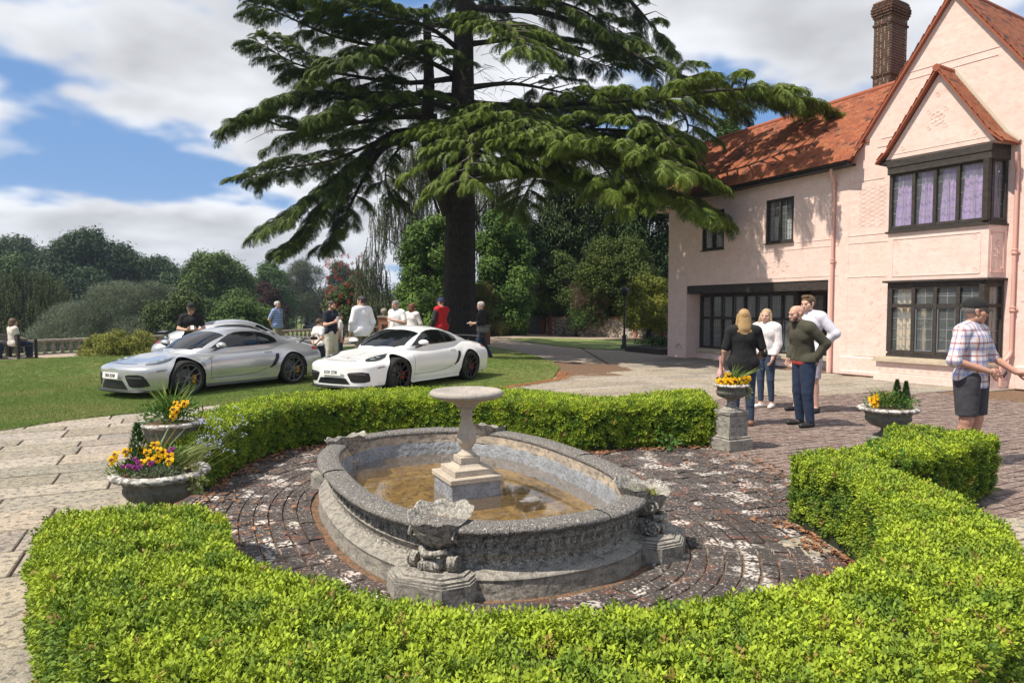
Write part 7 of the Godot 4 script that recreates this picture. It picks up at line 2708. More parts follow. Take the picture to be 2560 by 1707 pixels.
	p = person("tall brown haired man in a pale hooded top and light shorts behind the olive jacket", Vector3(5.0, 0, -11.45), -1.05, 1.115, near.merged({
		"J": {"el_l": Vector3(0.36, 1.19, -0.10), "wr_l": Vector3(0.20, 1.02, -0.02), "neck": Vector3(0, 1.475, 0.0), "head": Vector3(0, 1.622, 0.05), "knee_r": Vector3(-0.13, 0.5, 0.06), "ankle_r": Vector3(-0.17, 0.085, 0.05)},
		"hand_l": Vector3(-0.8, -0.3, 0.2), "palm_l": Vector3(0.2, -0.2, 1), "nod": 0.1, "top": {"m": cloth(Color(0.62, 0.62, 0.70)), "name": "hoodie", "sleeve": 1.95, "hem": 0.9, "loose": 0.034, "collar": 0.01}, "bottom": {"m": cloth(Color(0.42, 0.38, 0.43)), "leg": 0.9, "loose": 0.03, "name": "shorts", "hem": 0.51},
		"shoes": Color(0.015, 0.015, 0.016), "hair": Color(0.12, 0.07, 0.035), "style": "quiff", "skin": Color(0.60, 0.36, 0.28)}))
	# ---- people round the cars
	var far := {"cell": 0.021, "fine": 0.009}
	p = person("man in black T-shirt, black cap and sunglasses looking at a phone behind the silver car", Vector3(-7.95, 0.03, -16.9), 0.5, sc, far.merged({
		"J": {"el_r": Vector3(-0.27, 1.15, 0.02), "wr_r": Vector3(-0.10, 1.13, 0.27), "el_l": Vector3(0.27, 1.15, 0.02), "wr_l": Vector3(0.1, 1.12, 0.28)}, "nod": 0.3, "hand_l": Vector3(-0.3, 0.3, 0.6), "hand_r": Vector3(0.3, 0.3, 0.6), "palm_l": Vector3(-0.6, 0.5, 0), "palm_r": Vector3(0.6, 0.5, 0), "curl_l": 0.8, "curl_r": 0.8,
		"top": {"m": black, "sleeve": 0.62, "loose": 0.022}, "bottom": {"m": denim}, "shoes": Color(0.03, 0.03, 0.03), "cap": Color(0.014, 0.014, 0.015), "glasses": "dark"}))
	held("phone", "pale phone held by the man in black T-shirt and cap", "phone", p, Vector3(0.0, 1.19, 0.36), boxmesh(Vector3(0.075, 0.14, 0.01), 0.004), M.plate, Vector3(-0.9, 0, 0))
	p = person("bald man in a blue and white striped polo shirt, hands behind his back", Vector3(-8.35, 0.14, -24.3), 1.25, 1.05, far.merged({
		"fat": 1.16, "J": {"el_r": Vector3(-0.28, 1.14, -0.13), "wr_r": Vector3(-0.08, 0.95, -0.2), "el_l": Vector3(0.28, 1.14, -0.13), "wr_l": Vector3(0.06, 0.95, -0.2)}, "hand_r": Vector3(0.6, -0.5, 0), "hand_l": Vector3(-0.6, -0.5, 0), "curl_l": 0.9, "curl_r": 0.9,
		"top": {"m": stripe, "sleeve": 0.75, "hem": 0.86, "loose": 0.024, "collar": 0.015, "hang": true}, "bottom": {"m": cloth(Color(0.28, 0.24, 0.19))}, "shoes": Color(0.05, 0.04, 0.03), "hair": Color(0.5, 0.48, 0.46), "style": "cropped"}))
	person("boy in a white T-shirt and navy shorts seen from behind between the cars", Vector3(-4.98, 0.06, -17.6), 2.45, 0.80, far.merged({
		"cell": 0.024, "fat": 0.82, "leg_fat": 0.8, "J": {"el_r": Vector3(-0.26, 1.14, -0.10), "wr_r": Vector3(-0.1, 0.98, -0.18), "el_l": Vector3(0.26, 1.14, -0.10), "wr_l": Vector3(0.1, 0.98, -0.18)}, "hand_r": Vector3(0.6, -0.4, 0), "hand_l": Vector3(-0.6, -0.4, 0), "nod": 0.25,
		"top": {"m": white, "sleeve": 0.55, "hem": 0.86, "loose": 0.028}, "bottom": {"m": cloth(Color(0.012, 0.018, 0.04)), "leg": 1.05, "loose": 0.03, "name": "shorts"}, "shoes": Color(0.5, 0.5, 0.5), "hair": Color(0.09, 0.055, 0.035)}))
	p = person("man in a navy T-shirt and cream trousers holding a drink can", Vector3(-4.93, 0.08, -18.6), 1.15, 1.06, far.merged({
		"fat": 1.1, "J": {"el_r": Vector3(-0.28, 1.13, 0.02), "wr_r": Vector3(-0.20, 1.21, 0.26)}, "hand_r": Vector3(0.1, 0.45, 0.5), "palm_r": Vector3(1, 0, 0), "curl_r": 0.8, "look": 0.2,
		"top": {"m": cloth(Color(0.010, 0.012, 0.028)), "sleeve": 0.62, "hem": 0.88, "loose": 0.02}, "bottom": {"m": cloth(Color(0.58, 0.54, 0.46)), "loose": 0.028}, "shoes": Color(0.1, 0.08, 0.06), "hair": Color(0.05, 0.03, 0.022), "style": "cropped", "beard": Color(0.06, 0.04, 0.03)}))
	var can := MB.new()
	can.lathe([Vector2(0.001, 0.0), Vector2(0.028, 0.0), Vector2(0.033, 0.01), Vector2(0.033, 0.105), Vector2(0.027, 0.118), Vector2(0.001, 0.116)], 14)
	held("drink_can", "silver drink can in the hand of the man in navy", "can", p, Vector3(-0.16, 1.235, 0.335), can.mesh(), M.lead)
	person("child in a white T-shirt partly hidden behind the man in navy", Vector3(-4.92, 0.1, -19.4), 2.0, 0.86, far.merged({"cell": 0.026, "fat": 0.85, "top": {"m": white, "sleeve": 0.6, "hem": 0.86, "loose": 0.03}, "bottom": {"m": cloth(Color(0.02, 0.03, 0.06))}, "shoes": Color(0.3, 0.3, 0.3), "hair": Color(0.06, 0.04, 0.03)}))
	person("man in a loose white long sleeved shirt and sunglasses turned away to the left", Vector3(-4.05, 0.08, -18.4), -2.35, 1.13, far.merged({
		"fat": 1.12, "J": {"el_r": Vector3(-0.27, 1.14, -0.06), "wr_r": Vector3(-0.26, 0.9, 0.05), "el_l": Vector3(0.27, 1.15, 0.0), "wr_l": Vector3(0.24, 0.93, 0.12)}, "look": 0.5,
		"top": {"m": cloth(Color(0.78, 0.76, 0.80)), "sleeve": 1.9, "hem": 0.80, "loose": 0.036, "collar": 0.02, "hang": true}, "bottom": {"m": cloth(Color(0.16, 0.13, 0.105))}, "shoes": Color(0.06, 0.05, 0.04), "hair": Color(0.025, 0.02, 0.02), "glasses": "dark"}))
	person("grey haired man in a white polo shirt and jeans gesturing with an open hand", Vector3(-3.32, 0.1, -19.6), -0.45, 1.06, far.merged({
		"fat": 1.2, "J": {"el_l": Vector3(0.29, 1.16, 0.02), "wr_l": Vector3(0.04, 1.22, 0.27), "head": Vector3(0, 1.62, 0.04)}, "hand_l": Vector3(-0.8, 0.4, 0.25), "palm_l": Vector3(0.2, 0.9, 0.3), "curl_l": 0.15, "nod": 0.12, "look": -0.2,
		"top": {"m": white, "sleeve": 0.75, "hem": 0.86, "loose": 0.03, "collar": 0.015, "hang": true}, "bottom": {"m": denim}, "shoes": Color(0.2, 0.2, 0.2), "hair": Color(0.28, 0.25, 0.23), "style": "cropped", "glasses": "clear", "beard": Color(0.3, 0.27, 0.25)}))
	person("woman with auburn hair in a white top seen from behind", Vector3(-3.12, 0.12, -21.3), 2.75, 1.0, far.merged({"fat": 1.05, "J": {"el_l": Vector3(0.27, 1.15, 0.06), "wr_l": Vector3(0.18, 1.05, 0.24), "el_r": Vector3(-0.28, 1.14, 0.04), "wr_r": Vector3(-0.22, 1.0, 0.2)},
		"top": {"m": cloth(Color(0.80, 0.72, 0.72)), "sleeve": 1.7, "hem": 0.82, "loose": 0.03, "hang": true}, "bottom": {"m": cloth(Color(0.02, 0.02, 0.025))}, "shoes": Color(0.05, 0.05, 0.05), "hair": Color(0.16, 0.05, 0.025), "style": "bob"}))
	person("man in a red and black jacket and navy cap by the cedar trunk", Vector3(-2.2, 0.12, -21.2), -2.25, 1.10, far.merged({"fat": 1.08, "J": {"el_l": Vector3(0.27, 1.14, 0.02), "wr_l": Vector3(0.22, 0.93, 0.15)}, "nod": 0.15,
		"top": {"m": cloth(Color(0.48, 0.012, 0.02)), "name": "jacket", "sleeve": 0.3, "hem": 0.85, "loose": 0.04, "collar": 0.02, "hang": true, "sleeve_m": cloth(Color(0.025, 0.022, 0.03))}, "bottom": {"m": cloth(Color(0.02, 0.02, 0.03))}, "shoes": Color(0.04, 0.04, 0.04), "cap": Color(0.02, 0.03, 0.09), "hair": Color(0.08, 0.07, 0.06), "style": "cropped"}))
	p = person("grey bearded man in black with a shoulder bag walking left with a phone", Vector3(-0.98, 0.1, -21.6), -1.45, 1.05, far.merged({
		"J": {"el_l": Vector3(0.25, 1.14, -0.02), "wr_l": Vector3(0.16, 1.10, 0.24), "el_r": Vector3(-0.25, 1.14, 0.0), "wr_r": Vector3(-0.12, 1.10, 0.25), "knee_l": Vector3(0.10, 0.5, 0.1), "ankle_l": Vector3(0.1, 0.085, 0.16), "knee_r": Vector3(-0.1, 0.5, -0.08), "ankle_r": Vector3(-0.1, 0.11, -0.30)}, "hand_l": Vector3(-0.3, 0.1, 0.7), "hand_r": Vector3(0.3, 0.1, 0.7), "curl_l": 0.8, "curl_r": 0.8, "nod": 0.15,
		"top": {"m": black, "sleeve": 1.5, "hem": 0.84, "loose": 0.024, "hang": true, "collar": 0.02}, "bottom": {"m": denim_dark, "loose": 0.02}, "shoes": Color(0.06, 0.05, 0.045), "hair": Color(0.45, 0.43, 0.41), "beard": Color(0.5, 0.48, 0.46)}))
	held("phone", "white phone held out by the grey bearded man in black", "phone", p, Vector3(0.0, 1.13, 0.37), boxmesh(Vector3(0.075, 0.14, 0.01), 0.004), M.plate, Vector3(-1.1, 0, 0))
	bag = MB.new()
	blob(bag, [limb(Vector3(0, 0, -0.09), Vector3(0, 0, 0.09), 0.1, 0.1, Vector3(1, 0, 0), 2.0), limb(Vector3(0, 0.08, -0.05), Vector3(-0.12, 0.42, 0.02), 0.013, 0.012), limb(Vector3(0, 0.08, 0.05), Vector3(-0.12, 0.42, 0.02), 0.013, 0.012)], 0.018, 0.02)
	held("shoulder_bag", "grey canvas shoulder bag at the hip of the grey bearded man in black", "bag", p, Vector3(0.25, 0.93, -0.04), bag.mesh(), cloth(Color(0.14, 0.13, 0.13)))
	# ---- two on the left hand bench
	var sit := {"pelvis": Vector3(0, 0.56, 0), "waist": Vector3(0, 0.70, 0.0), "chest": Vector3(0, 0.88, 0.0), "neck": Vector3(0, 1.055, -0.01), "head": Vector3(0, 1.20, 0.02), "hip_l": Vector3(0.085, 0.52, 0.02), "knee_l": Vector3(0.11, 0.50, 0.45), "ankle_l": Vector3(0.11, 0.09, 0.45), "hip_r": Vector3(-0.085, 0.52, 0.02), "knee_r": Vector3(-0.11, 0.50, 0.45), "ankle_r": Vector3(-0.11, 0.09, 0.45),
		"sh_l": Vector3(0.18, 1.0, -0.01), "el_l": Vector3(0.22, 0.74, 0.05), "wr_l": Vector3(0.12, 0.64, 0.28), "sh_r": Vector3(-0.18, 1.0, -0.01), "el_r": Vector3(-0.22, 0.74, 0.05), "wr_r": Vector3(-0.12, 0.64, 0.28)}
	person("woman in a pale top seated on the left bench with her back turned", Vector3(-15.85, 0.10, -21.65), 2.6, 0.98, far.merged({"fat": 1.1, "J": sit, "top": {"m": cloth(Color(0.62, 0.57, 0.52)), "sleeve": 1.9, "hem": 0.44, "loose": 0.03}, "bottom": {"m": denim}, "shoes": Color(0.2, 0.1, 0.05), "hair": Color(0.14, 0.08, 0.045), "style": "bob"}))
	person("person in a blue top seated at the far left end of the bench", Vector3(-16.55, 0.10, -21.25), 2.6, 1.0, far.merged({"fat": 1.1, "J": sit, "top": {"m": cloth(Color(0.03, 0.05, 0.22)), "sleeve": 1.9, "hem": 0.44, "loose": 0.03}, "bottom": {"m": denim_dark}, "shoes": Color(0.05, 0.05, 0.05), "hair": Color(0.1, 0.08, 0.06)}))

# ------------------------------------------------------------------ broadleaved trees and shrubs
var clumps := {}
func clump_mesh(kind: String) -> ArrayMesh:
	if clumps.has(kind): return clumps[kind]
	var r := RandomNumberGenerator.new()
	r.seed = kind.hash()
	var b := MB.new()
	match kind:
		"broad": # rounded leafy twig end, radius about one half
			for i in 46:
				var p := Vector3(r.randfn(0, 0.25), r.randfn(0, 0.2), r.randfn(0, 0.25))
				var n := (p.normalized() + Vector3(r.randf_range(-0.7, 0.7), 0.55 + r.randf_range(-0.6, 0.6), r.randf_range(-0.7, 0.7))).normalized()
				var x := n.cross(Vector3(r.randf_range(-1, 1), r.randf_range(-1, 1), r.randf_range(-1, 1))).normalized()
				var y := n.cross(x)
				var s := r.randf_range(0.075, 0.14)
				b.quad(p - y * s, p + x * s * 0.55, p + y * s * 1.1, p - x * s * 0.55)
		"fine":
			for i in 60:
				var p := Vector3(r.randfn(0, 0.26), r.randfn(0, 0.22), r.randfn(0, 0.26))
				var d := (p.normalized() + Vector3(r.randf_range(-0.6, 0.6), r.randf_range(-0.2, 0.8), r.randf_range(-0.6, 0.6))).normalized()
				var s := d.cross(Vector3(r.randf_range(-1, 1), r.randf_range(-1, 1), r.randf_range(-1, 1))).normalized() * 0.02
				var l := r.randf_range(0.1, 0.2)
				b.tri(p - s, p + s, p + d * l)
		"feather": # hanging fans of a yew or cypress
			for i in 40:
				var p := Vector3(r.randfn(0, 0.25), r.randfn(0, 0.2), r.randfn(0, 0.25))
				var d := (Vector3(p.x, -0.35 + r.randf_range(-0.4, 0.35), p.z) + Vector3(r.randf_range(-0.3, 0.3), 0, r.randf_range(-0.3, 0.3))).normalized()
				var s := d.cross(Vector3.UP).normalized() * r.randf_range(0.025, 0.05)
				var l := r.randf_range(0.16, 0.3)
				b.quad(p - s, p + s, p + d * l * 0.7 + s * 0.7, p + d * l)
		"strand": # hanging string of small leaves, 1.5 long
			var x := Vector3.ZERO
			for i in 44:
				var y := -1.5 * i / 44.0
				x += Vector3(r.randf_range(-0.012, 0.012), 0, r.randf_range(-0.012, 0.012))
				var p := Vector3(x.x, y, x.z)
				for k in 2:
					var a := r.randf() * TAU
					var d := Vector3(cos(a) * 0.7, -0.8, sin(a) * 0.7).normalized() * r.randf_range(0.05, 0.085)
					var s := Vector3(-sin(a), 0.2, cos(a)) * 0.026
					b.tri(p, p + d * 0.5 + s, p + d)
					b.tri(p, p + d, p + d * 0.5 - s)
		"twigs":
			for i in 16:
				var d := Vector3(r.randfn(0, 0.4), r.randf_range(0.3, 1.0), r.randfn(0, 0.4)).normalized()
				var e := d * r.randf_range(0.4, 0.8)
				b.tube([Vector3.ZERO, e * 0.5 + Vector3(r.randf_range(-0.04, 0.04), 0, 0), e], [0.006, 0.004, 0.002], 3, false)
	clumps[kind] = b.mesh()
	return clumps[kind]

# blobs: [x, y, z, rx, ry, rz] of the crown's masses relative to the tree's foot
func crown(o: Node3D, blobs: Array, kind: String, count: int, size: float, dark: Color, light: Color, sd: int, m: Material = null, fill := 0.45) -> void:
	var r := RandomNumberGenerator.new()
	r.seed = sd
	var xs: Array[Transform3D] = []
	var tints := PackedColorArray()
	var total := 0.0
	for q in blobs: total += q[3] * q[4] + q[4] * q[5] + q[3] * q[5]
	var nz := noise(sd, 0.5, 3)
	for q in blobs:
		var n := int(count * (q[3] * q[4] + q[4] * q[5] + q[3] * q[5]) / total)
		for i in n:
			var u := Vector3(r.randfn(), r.randfn() + 0.15, r.randfn()).normalized()
			var f := lerpf(fill, 1.05, sqrt(r.randf()))
			var p := Vector3(q[0], q[1], q[2]) + Vector3(u.x * q[3], u.y * q[4], u.z * q[5]) * f
			var g := nz.get_noise_3d(p.x / size * 0.4, p.y / size * 0.4, p.z / size * 0.4)
			if g < -0.32: continue
			var s := size * r.randf_range(0.7, 1.3)
			var bs := Basis(Vector3.UP, r.randf() * TAU)
			if kind == "strand": bs = bs * Basis(Vector3.RIGHT, r.randfn(0.0, 0.1)) * Basis.from_scale(Vector3(1.3, r.randf_range(0.6, 1.3), 1.3))
			if kind == "broad" or kind == "fine": bs = bs * Basis(Vector3.RIGHT, r.randf_range(-0.5, 0.5))
			xs.append(Transform3D(bs.scaled(Vector3.ONE * s), p))
			tints.append(dark.lerp(light, clampf(0.5 + g * 1.1 + r.randf_range(-0.35, 0.35), 0, 1)) * r.randf_range(0.85, 1.15))
	stuff("crown", clump_mesh(kind), m if m else M.leaf_dull, o, xs, tints)

func masses(w: float, base: float, top: float, n: int, sd: int, lean := 0.0, taper := 0.5) -> Array:
	# irregular round masses filling a crown w wide from base to top
	var r := RandomNumberGenerator.new()
	r.seed = sd
	var out := []
	var hh := top - base
	for i in n:
		var t := (i + 0.5) / n
		var rad := w * 0.5 * (1.0 - taper * pow(absf(t - 0.38) / 0.62, 1.6)) * 0.62
		var a := i * 2.4 + r.randf()
		var br := w * r.randf_range(0.2, 0.3) * (1.0 - 0.35 * t)
		out.append([cos(a) * rad + lean * t, base + hh * t * 0.92 + br * 0.1, sin(a) * rad * 0.8, br, minf(br * r.randf_range(0.7, 0.95), hh * 0.4), br])
	return out

func trunk(o: Node3D, h: float, rad: float, sd: int, limbs: Array = []) -> void:
	var r := RandomNumberGenerator.new()
	r.seed = sd
	var b := MB.new()
	b.tube([Vector3(0, -0.4, 0), Vector3(0, h * 0.4, 0) + Vector3(r.randf_range(-0.1, 0.1), 0, 0), Vector3(r.randf_range(-0.3, 0.3), h, 0)], [rad * 1.2, rad, rad * 0.35], 8, false)
	for q in limbs:
		var e := Vector3(q[0], q[1], q[2])
		b.tube([Vector3(0, h * 0.45, 0), e * Vector3(0.5, 0.75, 0.5), e], [rad * 0.5, rad * 0.3, rad * 0.08], 5, false)
	part("trunk", b.mesh(), M.bark, o)

func a_tree(called: String, label: String, category: String, x: float, d: float, w: float, top: float, base: float, kind: String, count: int, size: float, dark: Color, light: Color, sd: int, grp := "", n := 13, lean := 0.0, taper := 0.5) -> Node3D:
	var y := terrain(x, d)
	var o := thing(called, label, category, Vector3(x, y, -d), 0.0, grp)
	var bl := masses(w, base, top - y, n, sd, lean, taper)
	var ends := []
	for i in range(0, n, 2): ends.append([bl[i][0], bl[i][1], bl[i][2]])
	trunk(o, maxf(0.5, (top - y) * 0.75), w * 0.035 + 0.03, sd, ends)
	crown(o, bl, kind, count, size, dark, light, sd)
	return o

func build_trees() -> void:
	var g := "trees of the park beyond the balustrade"
	var dk := Color(0.022, 0.045, 0.014)
	var dl := Color(0.05, 0.09, 0.025)
	# far belt
	a_tree("park_tree", "dark rounded tree at the far left, its top second highest", "tree", -97, 135, 17, 14.6, 2, "broad", 1500, 2.1, dk, dl, 501, g)
	a_tree("park_tree", "very dark tree top peeping out left of the biggest dark tree", "tree", -82, 126, 11, 14.4, 3, "broad", 1000, 1.9, dk * 0.8, dl * 0.7, 502, g)
	a_tree("park_tree", "lighter green tree in front of the dark trees at the far left", "tree", -80, 112, 12, 10.2, 1, "broad", 1000, 1.8, Color(0.035, 0.07, 0.018), Color(0.075, 0.13, 0.03), 503, g)
	a_tree("park_tree", "biggest dark blue green tree of the left skyline", "tree", -66, 108, 15.5, 13.2, 1, "broad", 2600, 1.7, Color(0.02, 0.042, 0.018), Color(0.045, 0.085, 0.035), 504, g, 18)
	a_tree("park_tree", "dark tree sloping down right of the biggest dark tree", "tree", -57, 110, 9, 9.8, 1, "broad", 1300, 1.6, Color(0.025, 0.05, 0.02), Color(0.05, 0.09, 0.035), 505, g)
	a_tree("park_tree", "small dark tree top showing above the mid green tree's left shoulder", "tree", -68, 148, 10, 11.2, 2, "broad", 800, 1.9, dk, dl, 506, g)
	a_tree("park_tree", "mid green rounded tree at the middle of the left skyline", "tree", -36.3, 84, 10.5, 8.2, 0.5, "broad", 2500, 1.15, Color(0.04, 0.075, 0.016), Color(0.095, 0.15, 0.03), 507, g, 18)
	a_tree("park_tree", "bright green dome of a tree just right of the mid green tree", "tree", -40.5, 115, 7.5, 9.2, 1, "broad", 1100, 1.4, Color(0.03, 0.07, 0.015), Color(0.06, 0.12, 0.025), 508, g)
	var bare := a_tree("park_tree", "grey stemmed tree with thin foliage behind the striped shirt man", "tree", -38.5, 128, 9, 10.2, 2.5, "fine", 1100, 1.7, Color(0.06, 0.075, 0.04), Color(0.11, 0.13, 0.07), 509, g)
	var st := MB.new()
	for i in 9: st.tube([Vector3(-3.2 + i * 0.85, 0, 1.5), Vector3(-3.3 + i * 0.9, 9.0, 1.0)], [0.12, 0.05], 5, false)
	part("stems", st.mesh(), mat(Color(0.16, 0.15, 0.13)), bare)
	a_tree("park_tree", "dark green oak at the right end of the far tree line", "tree", -33.5, 138, 10, 10.9, 1, "broad", 1300, 1.7, dk, Color(0.045, 0.085, 0.022), 510, g)
	a_tree("park_tree", "dark tree low at the far end of the field behind the navy T-shirt man", "tree", -30, 128, 8, 6.4, 0, "broad", 900, 1.5, dk, dl, 511, g)
	a_tree("park_tree", "dark tree closing the field left of the striped shirt man", "tree", -45, 120, 9, 6.5, -0.5, "broad", 1000, 1.5, dk, dl, 512, g)
	# far wood behind everything, one mass
	var wood := thing("distant_wood", "dark mass of distant woodland along the end of the park", "woodland", Vector3(-60, -2.2, -165))
	wood.set_meta("kind", "stuff")
	var bl := []
	for i in 26: bl.append([-95.0 + i * 8.0, 4.0 + 1.2 * sin(i * 1.7), 6.0 * sin(i * 2.3), 6.0, 5.0 + sin(i * 3.1), 5.0])
	crown(wood, bl, "broad", 2800, 2.4, dk, dl, 513)
	# nearer shrubs and trees
	var wl := thing("weeping_willow", "olive green weeping willow at the left edge", "tree", Vector3(-44.5, terrain(-44.5, 62), -62))
	trunk(wl, 5.5, 0.4, 514)
	crown(wl, [[-1, 5.2, 0, 4.6, 2.6, 4], [2.0, 3.2, 1, 2.6, 2.2, 3], [-3.0, 2.6, 1.5, 3.4, 2.4, 3], [0.5, 1.6, 2.5, 3.6, 1.8, 2.5]], "strand", 3000, 1.25, Color(0.035, 0.055, 0.013), Color(0.085, 0.105, 0.03), 514)
	var gw := thing("grey_willow", "silvery grey green willow bush beyond the balustrade", "shrub", Vector3(-30.5, terrain(-30.5, 52), -52))
	trunk(gw, 3.2, 0.15, 515)
	crown(gw, [[-2.8, 2.4, 0, 2.4, 1.7, 2], [0.6, 3.6, 0, 2.6, 2.1, 2], [3.0, 3.9, -0.5, 1.8, 1.8, 1.6], [-4.4, 1.4, 0.5, 1.6, 1.3, 1.5], [2.5, 1.6, 1, 3.0, 1.6, 1.8], [-1, 1.2, 1.2, 3.4, 1.4, 1.6]], "fine", 3400, 0.85, Color(0.095, 0.12, 0.075), Color(0.20, 0.235, 0.16), 515, null, 0.6)
	a_tree("shrub", "low green shrub right of the silvery willow bush", "shrub", -24.3, 50, 5.4, 2.6, 0, "broad", 1100, 0.75, Color(0.035, 0.06, 0.015), Color(0.085, 0.12, 0.035), 516, "", 9)
	a_tree("shrub", "green shrub behind the man in black cap and third car", "shrub", -19.5, 49, 6.0, 2.0, 0, "broad", 1100, 0.75, Color(0.04, 0.08, 0.015), Color(0.08, 0.14, 0.03), 517, "", 9)
	a_tree("shrub", "dark green shrub under the mid green tree", "shrub", -27.5, 66, 8, 2.8, -0.2, "broad", 1100, 0.9, Color(0.03, 0.06, 0.014), Color(0.07, 0.12, 0.025), 518, "", 9)
	a_tree("copper_beech", "dark purple copper beech left of the striped shirt man", "tree", -26.8, 76, 4.3, 4.7, -0.2, "broad", 1500, 0.75, Color(0.022, 0.010, 0.010), Color(0.05, 0.022, 0.022), 519, "", 10)
	var hw := a_tree("red_hawthorn", "hawthorn dotted with red blossom behind the men in navy and white", "tree", -10.6, 44, 3.0, 3.3, 0.0, "broad", 1200, 0.6, Color(0.03, 0.05, 0.014), Color(0.07, 0.11, 0.03), 520, "", 9)
	var r := RandomNumberGenerator.new()
	r.seed = 521
	var xs: Array[Transform3D] = []
	var tints := PackedColorArray()
	for i in 120:
		var a := r.randf() * TAU
		xs.append(Transform3D(Basis.from_euler(Vector3(r.randf() * 3, r.randf() * 3, 0)).scaled(Vector3.ONE * 0.26), Vector3(cos(a) * r.randf_range(0.8, 1.5), r.randf_range(0.8, 5.2), absf(sin(a)) * r.randf_range(0.6, 1.5))))
		tints.append(Color(0.42, 0.07, 0.07) * r.randf_range(0.6, 1.2))
	stuff("blossom", clump_mesh("broad"), M.leaf_dull, hw, xs, tints)
	a_tree("purple_shrub", "small dark purple leaved shrub beside the red hawthorn", "shrub", -12.4, 47, 1.8, 2.6, 0, "broad", 500, 0.5, Color(0.02, 0.010, 0.012), Color(0.05, 0.02, 0.025), 522, "", 6)
	# the birch behind the cedar
	var bi := thing("weeping_birch", "tall weeping birch with hanging grey green strands behind the cedar", "tree", Vector3(-3.9, terrain(-3.9, 43), -43))
	trunk(bi, 12.5, 0.28, 523, [[-3.4, 9.0, 0.5], [3.2, 9.6, 0.0], [-2.0, 11.5, 1], [2.2, 7.6, 1], [-4.2, 6.2, 0.5]])
	crown(bi, [[-2.4, 9.6, 0.3, 1.9, 2.2, 1.6], [-0.4, 11.4, 0, 2.4, 1.6, 1.8], [-3.5, 6.6, 0.4, 1.5, 2.2, 1.2], [1.8, 9.4, 0, 1.7, 2.0, 1.5], [3.6, 7.6, 0.2, 1.5, 2.2, 1.3], [0.5, 7.0, -0.8, 1.6, 2.4, 1.0], [-4.9, 3.4, 0.4, 1.1, 2.2, 1.0], [-4.3, 1.4, 0.8, 1.4, 1.4, 1.0], [-1.8, 6.4, 0.6, 1.3, 2.2, 1.0]], "strand", 4200, 0.72, Color(0.075, 0.09, 0.05), Color(0.15, 0.17, 0.095), 523, null, 0.3)
	a_tree("sycamore", "bright green young sycamore left of the cedar trunk", "tree", -4.7, 38, 3.8, 7.0, 0.6, "broad", 2000, 0.62, Color(0.06, 0.12, 0.022), Color(0.15, 0.25, 0.045), 524, "", 14)
	a_tree("sycamore", "bright green young sycamore right of the cedar trunk", "tree", -0.5, 40.5, 3.6, 7.6, 0.8, "broad", 1700, 0.62, Color(0.045, 0.10, 0.02), Color(0.12, 0.21, 0.04), 525, "", 13)
	a_tree("shrub", "bright green shrub low behind the polo shirt man", "shrub", -4.4, 34.5, 2.6, 2.3, 0.1, "broad", 900, 0.45, Color(0.06, 0.12, 0.02), Color(0.16, 0.25, 0.05), 526, "", 8)
	a_tree("dark_tree", "dark leafy tree between the bright sycamore and the wall door", "tree", 0.9, 46, 4.4, 8.4, 1.0, "broad", 1500, 0.8, Color(0.018, 0.04, 0.012), Color(0.045, 0.09, 0.022), 527, "", 13)
	# right hand evergreens behind the wall
	a_tree("evergreen", "feathery dark evergreen rising behind the wall door", "tree", 4.2, 47.5, 6.4, 11.4, 0.6, "feather", 2900, 1.0, Color(0.022, 0.045, 0.013), Color(0.065, 0.10, 0.03), 528, "", 20, 0.0, 0.35)
	a_tree("evergreen", "tallest dark evergreen behind the end of the wing", "tree", 9.2, 48.5, 7.0, 13.4, 0.5, "feather", 3000, 1.05, Color(0.02, 0.042, 0.012), Color(0.055, 0.095, 0.026), 529, "", 22, 0.0, 0.35)
	a_tree("leafy_tree", "green tree showing over the roof ridge of the wing", "tree", 13.4, 42, 4.2, 13.3, 6.0, "broad", 1700, 0.62, Color(0.03, 0.065, 0.014), Color(0.075, 0.14, 0.025), 530, "", 12)
	a_tree("shrub", "rounded green laurel spilling over the flint wall", "shrub", 6.4, 41.8, 5.4, 5.9, 1.2, "broad", 3000, 0.5, Color(0.035, 0.06, 0.012), Color(0.11, 0.15, 0.03), 531, "", 17, 0.0, 0.4)
	a_tree("shrub", "green shrub above the wall just right of the door", "shrub", 3.1, 44.0, 3.6, 5.2, 1.4, "broad", 1700, 0.5, Color(0.035, 0.065, 0.014), Color(0.09, 0.14, 0.03), 532, "", 12, 0.0, 0.4)
	a_tree("shrub", "yellow green shrub by the lamp post near the wing", "shrub", 7.7, 38.3, 2.9, 3.7, 0.7, "broad", 1300, 0.42, Color(0.07, 0.10, 0.014), Color(0.22, 0.23, 0.03), 533, "", 10)
	a_tree("ivy", "thick ivy hanging over the wall left of the door", "ivy", -0.7, 43.7, 3.6, 4.9, 0.5, "broad", 2100, 0.42, Color(0.022, 0.05, 0.012), Color(0.065, 0.12, 0.025), 534, "", 15, 0.0, 0.3)
	a_tree("cotoneaster", "arching brownish green shrub right of the cedar trunk", "shrub", -1.5, 39.5, 2.2, 3.1, 0.2, "fine", 1000, 0.55, Color(0.06, 0.07, 0.02), Color(0.13, 0.13, 0.045), 535, "", 7)
	a_tree("ground_cover", "low bright green ground cover at the foot of the left wall", "plants", -0.5, 41.6, 2.6, 0.75, 0.0, "broad", 600, 0.34, Color(0.05, 0.11, 0.02), Color(0.12, 0.22, 0.04), 536, "", 8, 0.0, 0.1)
	var th := thing("thorn_bush", "bare twiggy brown bush standing before the flint wall", "shrub", Vector3(3.9, 0, -41.2))
	trunk(th, 0.9, 0.07, 537)
